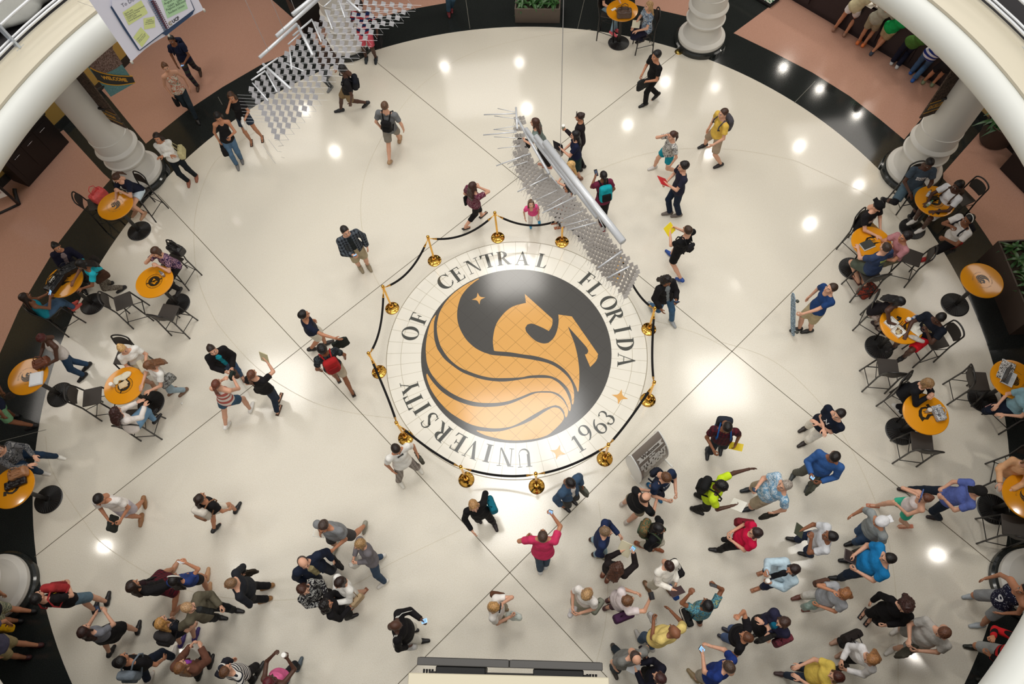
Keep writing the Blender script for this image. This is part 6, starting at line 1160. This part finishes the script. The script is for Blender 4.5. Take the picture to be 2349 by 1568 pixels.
# right side
p=A('in a periwinkle shirt and black cap with a brown brim','in the periwinkle shirt and cap',(2243,1126),172,1.78,1.02,'m',1,'s',(60,44,36),('t',(92,108,176)),('p',(28,38,52)),(44,34,36),'pp',(2075,1124,2142,1188),hatc=((30,28,28),1)); 
p=A('in mint green shorts and a sheer white top walking left','in mint green shorts',(2122,1142),176,1.64,.92,'f',1,'b',(96,58,42),('v',(226,216,214)),('s',(62,184,150)),(200,120,90),'pe',(2003,1160,2070,1208),sandal=True); flat_in_hand(p,1,'book','book','blue book held by '+p['who'],(.17,.24,.02),(40,74,140))
SKB=A('in a navy shirt carrying a skateboard at his side','with the skateboard',(1906,661),190,1.80,1,'m',1,'s',(54,38,28),('t',(32,62,112)),('s',(180,164,130)),(28,28,28),'Fd',(1826,757,1851,761),tilt=-18); p=SKB
p=A('in a black cardigan over grey and jeans beside the rope','in the black cardigan by the rope',(1531,643),305,1.66,1.02,'f',3,'c',(26,18,18),('j',(28,26,28),'',(132,138,142)),('p',(62,96,128)),(160,164,166),'pf',(1493,709,1542,742),tilt=18); PH(p,0,False)
p=A('in black with blue shoes reading a yellow leaflet','with the yellow leaflet and blue shoes',(1577,528),138,1.74,1,'m',1,'s',(58,40,28),('t',(22,22,24)),('s',(20,20,22)),(34,74,150),'pp',(1556,644,1536,584)); flat_in_hand(p,0,'leaflet','leaflet','yellow leaflet read by '+p['who'],(.24,.22,.004),(236,212,40)); BPK(p,(34,34,38),'black',sz=.65)
p=A('in a dark navy shirt and jeans holding a red folder','with the red folder',(1567,382),188,1.78,1,'m',1,'a',(26,20,20),('t',(38,38,54)),('p',(24,36,56)),(110,100,92),'ph',(1531,491,1552,496)); flat_in_hand(p,0,'folder','folder','red folder held by '+p['who'],(.25,.30,.012),(192,20,36))
A('in a zebra patterned top and teal shorts on the phone','in the zebra patterned top',(1542,311),200,1.66,1.02,'f',1,'p',(66,40,30),('t',(206,204,198),'floral',(70,68,68),(226,224,220)),('s',(22,142,160)),(206,202,196),'de',(1497,387,1547,402))
p=A('in a yellow shirt with a charcoal backpack','in yellow with the charcoal backpack',(1659,260),200,1.76,1.05,'m',1,'s',(66,44,34),('t',(224,186,84)),('s',(168,148,126)),(34,32,34),'fd',(1612,337,1648,382)); BPK(p,(76,74,80),'charcoal')
p=A('all in black walking left near the top with a black tote','all in black near the top',(1505,128),202,1.76,.95,'m',2,'a',(20,18,20),('t',(20,19,20)),('p',(18,18,20)),(22,20,22),'hh',(1476,243,1502,227)); BAG(p,0,(38,38,38),'black tote','folded_bag',low=-.12)
A('with long blond hair in a striped top seated at the top table','with long blond hair at the top table',(1488,14),195,1.68,1,'f',1,'l',(178,142,98),('t',(150,168,186),'blotch',(52,66,92),(220,222,222)),('p',(30,30,50)),(40,34,34),'ll',(1468,97,1478,88),sit=.78,footz=.3)
A('cut by the top edge in pale blue flared jeans','in pale blue flared jeans',(1396,-40),330,1.68,1,'f',1,'m',BR,('t',BK),('p',(150,178,196)),(220,90,100),'tl',(1406,80,1414,72),sit=.78,footz=.2)
p=A('with very long brown hair in a sage shirt behind the silver tube','in the sage shirt',(1227,281),172,1.70,1,'f',1,'l',(70,44,34),('t',(120,134,128)),('p',(30,26,28)),(190,130,110),'hd',(1256,384,1246,378),sandal=True); BAG(p,0,(36,36,38),'black tote',low=-.1)
p=A('in a black top with sunglasses and a cup near the tube','with sunglasses and a cup',(1330,268),178,1.70,1.02,'f',2,'b',(46,30,26),('l',(34,28,32)),('p',(26,24,26)),BK,'pd',(1325,392,1333,384)); cup(p,0,'green and white cup held by '+p['who'],(150,170,150))
p=A('in a navy shirt and dark green skirt with long black hair','in the dark green skirt',(1319,310),182,1.68,1.02,'f',1,'l',(20,18,22),('t',(26,32,58)),('k',(26,50,48)),(140,100,80),'ph',(1318,420,1326,412)); flat_in_hand(p,0,'folder','folder','black folder held by '+p['who'],(.24,.3,.012),(22,20,24)); BAG(p,0,(150,148,140),'grey printed bag','plastic_bag',sz=.7)
p=A('with straight blond hair and a red bag behind the tubes','with the red bag',(1308,380),195,1.66,.95,'f',1,'l',(204,164,104),('v',(30,30,34)),('p',(30,30,34)),(150,100,70),'ph',(1300,470,1312,478)); BAG(p,1,(160,48,58),'red shoulder bag',shoulder=True)
A('with black hair and tan sandals half hidden by the plates','half hidden by the lower plates',(1304,432),190,1.64,1,'f',2,'m',(22,18,20),('t',(196,186,190),'blotch',(120,60,70),(60,60,80)),('p',BK),(170,90,50),'hd',(1284,522,1276,511),sandal=True)
p=A('in a maroon shirt with a teal and black backpack','in maroon with the teal backpack',(1384,402),112,1.68,1,'f',3,'p',(24,18,20),('t',(112,38,64)),('p',BK),(120,30,40),'pd',(1383,524,1378,512)); BPK(p,(24,160,172),'teal and black',c2=(24,26,28)); PH(p,0,False)
p=A('in a maroon floral blouse and black capris by the rope','in the maroon floral blouse',(1085,427),40,1.68,1.08,'f',1,'l',(58,34,28),('q',(96,34,56),'floral',(150,110,120),(70,26,44)),('c',(24,22,24)),(24,22,22),'de',(1108,494,1072,525),sandal=True); BAG(p,0,(24,26,28),'black jacket over the arm','folded_bag',low=-.3,sz=1.1)
A('who is a small child in a bright pink shirt behind the rope','who is the small child',(1218,468),278,1.12,.95,'f',1,'m',(92,62,44),('t',(240,88,146)),('c',(236,230,222)),(40,150,196),'dd',(1217,518,1237,511),tilt=-25)
A('in a slate shirt and shorts with black leggings, seated','in the slate shirt',(2131,375),282,1.84,1.12,'m',4,'s',(24,20,20),('t',(66,78,90)),('z',(78,98,110)),(26,24,26),'ll',(2086,506,2024,466),sit=.80,footz=.25,tilt=20)
p=A('in white with a brown backpack seated at the bottle table','in white with the brown backpack',(2196,427),205,1.76,1.02,'m',4,'a',(22,18,18),('t',(232,232,234)),('s',(210,210,208)),(222,218,212),'tt',None,sit=.80,lean=.02); BPK(p,(78,60,48),'brown',sz=.8)
p=A('with white headphones and red socks eating while walking','with white headphones',(2221,503),196,1.82,1.02,'m',3,'s',(22,20,22),('t',(228,224,220)),('s',(22,20,22)),(176,40,40),'pk',(2118,597,2196,562)); BPK(p,(28,26,32),'black')
hp=MB(); MHm=p['MH']; hp.tube([p['Hc']+np.array([.092*math.cos(t),-.01,.02+.115*math.sin(t)])@MHm for t in np.linspace(-.1,PI+.1,16)],.010,6); hp.build('headphones',M_WHITE,p['E'],True,inv_of(p['E'].location,p['ph']-PI/2))
A('in a black printed shirt and black cap seated at right','in the black cap',(2013,473),318,1.78,1.12,'m',1,'s',(70,52,40),('t',(28,26,28)),('p',(146,112,62)),(60,50,44),'lt',None,sit=.80,hatc=((22,22,24),0),tilt=25)
A('in a pink shirt with black hair seated at the laptop table','in the pink shirt at right',(2076,543),192,1.74,1.05,'m',2,'a',(28,22,24),('t',(182,126,130)),('s',(104,98,78)),(60,50,44),'tk',None,sit=.80,lean=.06)
A('in a navy shirt with a yellow map print, back turned','in the navy map shirt',(2031,567),128,1.80,1.15,'m',1,'s',(58,44,36),('t',(52,66,96)),('s',(84,92,80)),(90,54,44),'td',(1964,644,1978,650),sit=.80,footz=.3,lean=.02,sandal=True)
A('with long black hair bent over the takeout table','bent over the takeout table',(2063,692),325,1.66,.98,'f',4,'l',(20,18,20),('v',(28,24,28)),('p',(170,158,150),'blotch',(120,96,84),(190,184,178)),(50,30,30),'ht',(2008,747,2018,760),sit=.78,footz=.25,lean=.20,tilt=35)
A('in a dark printed shirt and red shorts eating at the table','in red shorts',(2156,729),212,1.80,1.15,'m',4,'s',(20,16,16),('t',(24,28,38)),('s',(206,26,40)),BK,'kt',None,sit=.80,lean=.02,tilt=25)
A('with wavy light brown hair in black, hands joined at the chin','with hands joined at the chin',(2129,880),318,1.66,1.08,'f',1,'m',(140,108,72),('l',(24,24,28)),('p',(24,24,28)),(222,220,216),'kk',(2056,938,2066,950),sit=.78,footz=.2,lean=.10,tilt=15)
A('in dark jeans and pale blue seated at the right edge','in dark jeans at the right edge',(2372,905),196,1.70,1,'f',1,'l',(150,110,70),('t',(140,178,190)),('p',(24,30,46)),(212,160,156),'ll',(2274,932,2290,944),sit=.78,footz=.45)
A('in a tan shirt and white trousers seated at the right edge','in white trousers',(2362,1062),245,1.68,1.05,'f',1,'m',(120,90,60),('l',(226,174,130)),('p',(226,226,220)),(120,86,90),'tt',(2290,1108,2300,1120),sit=.78,footz=.25)
# left edge, cut
p=A('in patterned shorts with a yellow bag at the left edge','in patterned shorts',(-72,1392),182,1.76,1,'m',2,'s',BL,('t',(30,24,36)),('s',(178,176,150),'floral',(112,120,104),(206,200,180)),(28,26,28),'dd',(72,1402,42,1424)); BAG(p,0,(214,164,20),'yellow bag',sz=1.0)
A('in khaki shorts at the lower left edge','in khaki shorts at the left edge',(-58,1462),186,1.76,1,'m',2,'s',BL,('t',(84,82,104)),('s',(168,152,112)),(70,34,34),'dd',(88,1480,60,1508))
# at the service counter
for (x,y),f,w,fx,tp,bt,sh,hg in (((2008,-30),52,'in a cream shirt and white shorts',(1914,68,1938,80),('t',(206,196,160)),('s',(236,234,234)),(150,110,90),'f'),((2046,4),48,'in a grey shirt, khaki shorts and orange shoes',(1969,98,1981,104),('t',(170,168,152)),('s',(160,150,124)),(224,120,60),'m'),((2092,25),48,'in a bright green shirt and khaki shorts',(2000,123,2009,113),('t',(22,160,84)),('s',(176,160,124)),(44,60,80),'m'),((2140,66),60,'in an olive green shirt and dark jeans',(2046,144,2058,153),('t',(74,116,52)),('p',(26,30,50)),(206,208,210),'m'),((2184,92),48,'in a blue and white striped shirt and jeans',(2091,166,2095,184),('t',(34,52,132),'wide',(222,222,232)),('p',(70,100,138)),(30,90,176),'m'),((2230,136),62,'in black shorts with a lime stripe',(2118,188,2138,194),('t',(30,30,32),'',),('s',(28,28,32)),(120,130,100),'m')):
    A(w+' leaning at the service counter',w.split(' and ')[0],(x,y),f,1.74,1.,hg,2,'s',BR,tp,bt,sh,'tt',fx,lean=.22,tilt=25)
# skateboard held at the side
h=SKB['wr'][0]; a=P(1819,672,1.02); b=P(1818,770,.10); t_=empty('skateboard',(a+b)/2,0,'long worn skateboard held upright by the person in navy with khaki shorts','skateboard'); iv=inv_of((a+b)/2,0); X=unit(b-a); Yb=unit(np.cross(X,SKB['F'])); N2=np.cross(X,Yb); L_=np.linalg.norm(b-a); m=MB()
pts=[]; 
for k in range(33):
    u=2*PI*k/32; pts.append((a+b)/2+X*L_*.5*math.copysign(abs(math.cos(u))**.75,math.cos(u))+Yb*.10*math.copysign(abs(math.sin(u))**.6,math.sin(u)))
m.prism(pts[:-1],N2*.014); m.build('deck',cloth((120,140,156),'blotch',(170,190,206),(84,92,100)),t_,False,iv)
for s in(-1,1):
    c=(a+b)/2+X*s*L_*.36+N2*.035; m=MB(); m.box(c-N2*.012,(.03,.06,.012),np.array([X,Yb,N2])); m.tube([c+Yb*-.10+N2*.01,c+Yb*.10+N2*.01],.010,6); m.build('truck',M_ALU,t_,False,iv)
    for v in(-1,1): m=MB(); m.tube([c+Yb*v*.085+N2*.01,c+Yb*v*.125+N2*.01],.032,14); m.build('wheel',mat('dark_wheel',(70,76,70),.5),t_,True,iv)
# ---------------------------------------------------------------- printing on shirts
def shirt_text(p,lines,c,front=True,z=.62,size=.07):
    M=p['M']; sg=1 if front else -1; E=p['E']; iv=inv_of(E.location,p['ph']-PI/2); dg=bpy.context.evaluated_depsgraph_get()
    sh=[o for o in E.children if o.name.split('.')[0] in('shirt','tank_top','long_sleeve_shirt')][0]
    from mathutils.bvhtree import BVHTree
    bv=BVHTree.FromPolygons([v.co[:] for v in sh.data.vertices],[tuple(q.vertices) for q in sh.data.polygons]); xr=p['Rt']*sg*-1 if front else p['Rt']
    xr=-p['Rt'] if front else p['Rt']; m=MB(); o=p['pel']+p['ax']*p['T']*z+p['Fw']*sg*.35
    for i,(t,sz,dx) in enumerate(lines): text_mesh(t,sz,m,o-p['ax']*(sum(l[1] for l in lines[:i+1])*.95)+xr*dx,xr,p['ax'],0,bold=.004)
    V=np.array(m.V); W=(np.c_[V,np.ones(len(V))]@iv.T)[:,:3]; d=Vector(tuple((np.r_[-p['Fw']*sg,0]@iv.T)[:3]))
    out=[]
    for v in W:
        h=bv.ray_cast(Vector(v),d,1.); out.append(tuple(h[0]-d*.005) if h[0] is not None else tuple(Vector(v)+d*.2))
    link('shirt_print',mesh_from('shirt_print',out,m.F,[mat('print_%d_%d_%d'%c,c,.6)],None,False),sh)
def find(w): return [p for p in PEOPLE if p['who'].endswith(w)][0]
shirt_text(find('in the number 9 jersey'),[('9',.26,0)],(226,226,230))
shirt_text(find('in the slate shirt'),[('KNIGHT',.05,0),('EXPO',.07,0)],(226,228,230),z=.72); shirt_text(find('in the black cap'),[('drink',.04,0),('BETTER',.06,0),('COFFEE',.065,0)],(206,200,196),z=.75)
shirt_text(find('in red shorts'),[('CABO',.08,0)],(196,180,130),z=.74); shirt_text(find('in the navy map shirt'),[('SOUTH',.045,0),('***',.10,0),('***',.10,.02)],(186,196,90),False,z=.8)
shirt_text(find('with crossed arms in navy'),[('N',.14,0)],(214,216,218),z=.86); shirt_text(find('in black with yellow letters'),[('UCF',.10,0)],(232,206,40),z=.86); shirt_text(find('balding in the black shirt'),[('UNION',.05,0)],(200,198,190),z=.80); shirt_text(find('in navy with white print'),[('UCF',.09,0),('ALUMNI',.045,0)],(214,218,224),z=.85)
# white headband
p=find('with the white headband'); m=MB(); m.tube([p['Hc']+np.array([.096*math.cos(t),.035-.0*t,.018+.122*math.sin(t)])@p['MH'] for t in np.linspace(-.05,PI+.05,16)],.012,6); m.build('headband',M_WHITE,p['E'],True,inv_of(p['E'].location,p['ph']-PI/2))
for w in('with sunglasses and a cup','with sunglasses on blond hair'):
    p=find(w); m=MB(); hh=p['Hc']; m.tube([hh+np.array([x,.075,.105-abs(x)*.3])@p['MH'] for x in np.linspace(-.075,.075,7)],.011,6); m.build('sunglasses',M_BLK2,p['E'],True,inv_of(p['E'].location,p['ph']-PI/2))
# ---------------------------------------------------------------- things on and around the tables
TZ=1.056
def on(px,py,dz=0.): 
    q=P(px,py,TZ+dz); return q
def thing_sdf(name,cat,label,c,rz,build,part,m,h=.012,wob=.0,wf=30.):
    t=empty(name,c,rz,label,cat); s=SDF(.02); build(s); V,Q=s.mesh(h,wob,wf); link(part,mesh_from(part,V,Q,[m]),t); return t
def soft_bag(label,px,py,rz,c,w=.17,d=.09,hh=.12,pat='',c2=(120,100,70),c3=None,z=TZ,name='handbag'):
    q=P(px,py,z+hh*.5); q[2]=z; M=mat('leather_%d_%d_%d'%c,c,.4,bump=.8,bscale=14,noise=.15,nscale=10) if not pat else cloth(c,pat,c2,c3)
    t=thing_sdf(name,'bag',label,q,rz,lambda s:(s.box((0,0,hh*.5),(w,d,hh*.5),rad=min(.05,hh*.24)),s.box((0,0,hh*.8),(w*.8,d*.6,hh*.3),rad=.03),s.box((0,0,hh*1.16),(w*.62,.022,hh*.20),rad=.012,sub=True)),'bag_body',M,.012,.005,32.)
    for s_ in(-1,1):
        m=MB(); m.tube([(-w*.5,s_*.03,hh*.95),(-w*.42,s_*.05,hh*1.5),(0,s_*.06,hh*1.7),(w*.42,s_*.05,hh*1.5),(w*.5,s_*.03,hh*.95)],.009,6); m.build('handle',M,t,True)
    return t
soft_bag('coral red handbag resting on the chair left of the horse-printed table',226,448,1.0,(222,84,82),.19,.12,.24,z=.775)
soft_bag('shiny black handbag at the back of the bag-heaped table',157,618,.5,(30,30,32),.20,.12,.16); t=soft_bag('black bundle with a white logo on the bag-heaped table',128,646,1.1,(22,22,26),.26,.13,.13,name='bundle'); m=MB(); text_mesh('UCF',.08,m,(0,-.01,.155),(1,0,0),(0,1,0),.0,bold=.006); m.build('white_logo',M_WHITE,t)
soft_bag('brown woven handbag at the edge of the ring-binder table',95,832,.3,(118,66,44),.16,.10,.15); soft_bag('tan handbag on the lower left edge table',42,1086,.35,(172,122,84),.17,.10,.16); soft_bag('shiny black handbag below the tan one on the lower left table',36,1108,.3,(28,20,22),.20,.08,.08)
soft_bag('large brown monogrammed handbag on the top table',1432,30,-.12,(84,62,48),.19,.12,.20); soft_bag('black and white patterned pouch on the helmet-printed table',2153,947,.1+PI/2,(206,206,208),.15,.09,.12,'fine',(60,60,64),(230,230,230),name='pouch')
soft_bag('black shoulder bag hung behind the person in a purple floral shirt',404,572,-.5,(30,28,28),.19,.10,.24,z=.85)
def flat(name,cat,label,px,py,rz,sx,sy,sz,c,z=TZ,part='sheet',rough=.5):
    q=P(px,py,z+sz); q[2]=z; t=empty(name,q,rz,label,cat); m=MB(); m.box((0,0,sz/2+.001),(sx/2,sy/2,sz/2),bev=min(.004,sz*.3)); m.build(part,mat(name+'_%d_%d_%d'%c,c,rough),t); return t
t=flat('ring_binder','binder','white ring binder lying on the horse-printed table at left',82,868,.12,.27,.30,.035,(230,232,234)); m=MB(); m.box((0,0,.040),(.115,.13,.002)); m.build('cover_sheet',mat('glossy_sheet',(214,218,222),.1),t)
def bottle(label,px,py,c,cap,lying=False,rz=0.,z=TZ):
    q=P(px,py,z+.05); q[2]=z; t=empty('bottle',q,rz,label,'bottle'); m=MB(); m.lathe([(.0,.0),(.030,.002),(.032,.02),(.032,.13),(.026,.155),(.012,.175),(.012,.19)],n=20)
    iv=None if not lying else np.array([[0,0,1,-.1],[0,1,0,0],[-1,0,0,.034],[0,0,0,1.]]); m.build('bottle_body',mat('bottle_plastic_%d_%d_%d'%c,c,.15,alpha=.75),t,True,iv); m=MB(); m.lathe([(.014,.188),(.014,.208),(.0,.209)],n=16); m.build('cap',mat('bottle_cap_%d'%cap[1],cap,.4),t,True,iv); m=MB(); m.lathe([(.0328,.05),(.0328,.11)],n=20); m.build('bottle_label',mat('bottle_label',(200,204,214),.5),t,True,iv)
bottle('small clear bottle with a green cap on the seal-printed table',374,630,(150,140,150),(30,140,90)); bottle('white bottle with a black cap on the table below the right column',2132,442,(226,222,218),(24,24,24),True,.8); bottle('clear bottle with a green cap on the table below the right column',2133,465,(150,170,140),(60,190,140),True,.6); bottle('blue bottle on the takeout table',2098,727,(70,100,140),(200,204,208),True,.5)
t=flat('phone','phone','black phone lying on the table below the right column',2154,485,-.9,.078,.155,.011,(20,20,22),part='casing'); m=MB(); m.box((0,0,.0125),(.034,.07,.0006)); m.build('screen',mat('dark_glass',(28,30,34),.1),t)
thing_sdf('keys_and_wallet','wallet','dark bundle of keys and wallet on the table below the right column',on(2140,455),0,lambda s:(s.box((0,0,.02),(.07,.05,.018),rad=.012),s.cone((.05,.03,.012),(.13,.06,.012),.012,.008),s.cone((-.05,-.02,.012),(-.1,.05,.012),.012,.008)),'bundle_body',mat('dark_leather',(44,38,26),.6),.008)
t=flat('laptop','laptop','closed dark laptop on the table among three seated people',1990,560,.3,.26,.18,.018,(58,60,56),part='base'); m=MB(); m.box((-.01,-.015,.006),(.14,.10,.005)); m.build('sleeve',mat('silver',(190,188,184),.4),t)
thing_sdf('cream_cloth','cloth','crumpled cream cloth on the table with the white cup',on(281,866),.2,lambda s:(s.ell((0,0,.02),(.16,.07,.035)),s.ell((.10,.04,.025),(.10,.06,.035)),s.ell((-.12,-.04,.02),(.06,.09,.03))),'cloth_body',mat('cream_cotton',(222,214,190),.8,bump=1.,bscale=12),.011,.012,34.)
def tcup(label,px,py,c,lid,z=TZ):
    q=P(px,py,z+.1); q[2]=z; t=empty('cup',q,0,label,'cup'); m=MB(); m.lathe([(.0,0),(.028,0),(.041,.11),(.042,.115)],n=24); m.build('cup_body',mat('cup_%d_%d'%(c[0],c[1]),c,.5),t,True,sharp=40); m=MB(); m.lathe([(.044,.112),(.044,.122),(.037,.132),(.0,.133)],n=24); m.build('lid',mat('cup_lid',lid,.4),t,True,sharp=40); return t
tcup('white paper cup on the table with the cream cloth',255,881,(238,236,230),(244,243,240)); t=flat('napkin','napkin','beige paper napkins on the table with the cream cloth',282,882,.4,.17,.14,.006,(206,180,140)); m=MB(); m.box((.03,.01,.009),(.07,.055,.002),np.array([[math.cos(.4),math.sin(.4),0],[-math.sin(.4),math.cos(.4),0],[0,0,1.]])); m.build('upper_napkin',mat('napkin_2',(214,190,150),.6),t)
t=tcup('red soft drink cup with a white lid on the takeout table',2084,732,(214,60,44),(240,236,236)); m=MB(); m.lathe([(.0365,.045),(.0385,.085)],n=24); m.build('white_band',M_WHITE,t,True)
tcup('small clear cup on the helmet-printed table',2132,940,(190,176,160),(214,208,200))
for (x,y),rz,f,lab in(((2045,740),.5,False,'open white foam lid of the takeout box, beside its food tray'),((2061,760),.5,True,'white foam tray of rice and meat on the takeout table')):
    q=on(x,y,.02); q[2]=TZ; t=empty('foam_tray',q,rz,lab,'tray'); m=MB()
    for sx,sy,w,d in((0,1,.11,.006),(0,-1,.11,.006),(1,0,.006,.10),(-1,0,.006,.10)): m.box((sx*.105,sy*.095,.02),(w,d,.02))
    m.box((0,0,.004),(.105,.095,.004)); m.build('tray',mat('white_foam',(236,234,228),.6),t)
    if f:
        s=SDF(.01); [s.ell((rng.uniform(-.07,.07),rng.uniform(-.06,.06),.02),(rng.uniform(.014,.03),rng.uniform(.014,.026),.014)) for _ in range(22)]; V,Q=s.mesh(.006); o=link('food',mesh_from('food',V,Q,[cloth((206,190,150),'floral',(110,66,34),(70,44,26))]),t)
    else: m=MB(); m.tube([(-.11,-.06,.035),(.06,.07,.042)],.004,5); m.build('fork_handle',M_BLK2,t,True)
thing_sdf('food_wrapper','wrapper','spread white paper wrapper with food before the person in red shorts',on(2107,752),.6,lambda s:(s.box((0,0,.01),(.17,.12,.008),rad=.006),s.box((.06,.09,.012),(.12,.09,.006),np.array([[.8,.6,0],[-.6,.8,0],[0,0,1.]]),rad=.005),s.ell((-.02,0,.03),(.05,.03,.022))),'paper',mat('grease_paper',(226,222,208),.6,noise=.1,nscale=14),.009,.006,40.)
thing_sdf('clear_bag','bag','crumpled clear plastic bag at the near edge of the takeout table',on(2096,776),-.5,lambda s:(s.ell((0,0,.03),(.12,.055,.035)),s.ell((.11,-.02,.03),(.09,.05,.035))),'bag_body',mat('thin_plastic',(204,200,192),.25,alpha=.7,bump=1.,bscale=20),.010,.010,40.)
q=on(2312,868); t=empty('laptop',q,.85,'open white laptop among bags on the table at the right edge','laptop'); m=MB(); m.box((0,0,.022),(.16,.11,.010),bev=.004); m.build('base',mat('white_case',(226,228,230),.4),t); m=MB(); m.box((0,.03,.0335),(.14,.055,.001)); kb_=m.build('keyboard',mat('dark_keys',(70,72,76),.5),[c for c in t.children][0]); m=MB()
for r in range(5): m.box((0,-.01+r*.02,.035),(.136,.0015,.0008))
m.build('key_rows',mat('white_case',(226,228,230),.4),[c for c in t.children][0]); m=MB(); m.box((0,-.065,.0335),(.04,.03,.001)); m.build('trackpad',mat('light_pad',(206,210,212),.4),t); ca,sa=math.cos(1.9),math.sin(1.9); m=MB(); m.box((0,.115+.05*-ca*-1,.11),(.16,.006,.10)); m.build('screen_lid',mat('dark_lid',(50,52,54),.3),t)
soft_bag('zebra patterned bag under the open laptop at the right edge',2308,850,.9,(214,210,206),.22,.13,.02,'floral',(40,36,36),(230,226,220),name='flat_bag'); flat('pink_notebook','notebook','pink notebook on the table at the right edge',2342,898,.2,.14,.10,.012,(232,120,130))
p=flat('cream_folder','folder','cream folder in the lap of the blond person at the top table',1459,55,-.3,.20,.28,.012,(222,216,190),z=.98); t=flat('tissue','tissue','white tissue on the top table beside the brown bag',1408,21,.5,.14,.07,.006,(224,220,216))
thing_sdf('sandwich','food','round pale bun held by the person in navy at the horse-printed table',on(281,443,.03),0,lambda s:s.ell((0,0,.04),(.055,.055,.035)),'bun',mat('bun',(216,190,150),.7),.010)
thing_sdf('crumpled_paper','paper','small crumpled paper on the floor right of the jeans sitter',P(418,925),0,lambda s:s.ell((0,0,.012),(.025,.03,.012)),'paper_ball',M_WHITE,.006,.004,60.)
thing_sdf('red_backpack','backpack','orange red backpack lying under the chair of the navy map shirt',P(1985,672),.4,lambda s:(s.box((0,0,.11),(.20,.13,.11),rad=.06),s.box((.05,.1,.08),(.1,.06,.06),rad=.03)),'pack_body',cloth((150,60,44),'blotch',(64,58,54),(120,52,44)),.014,.004)
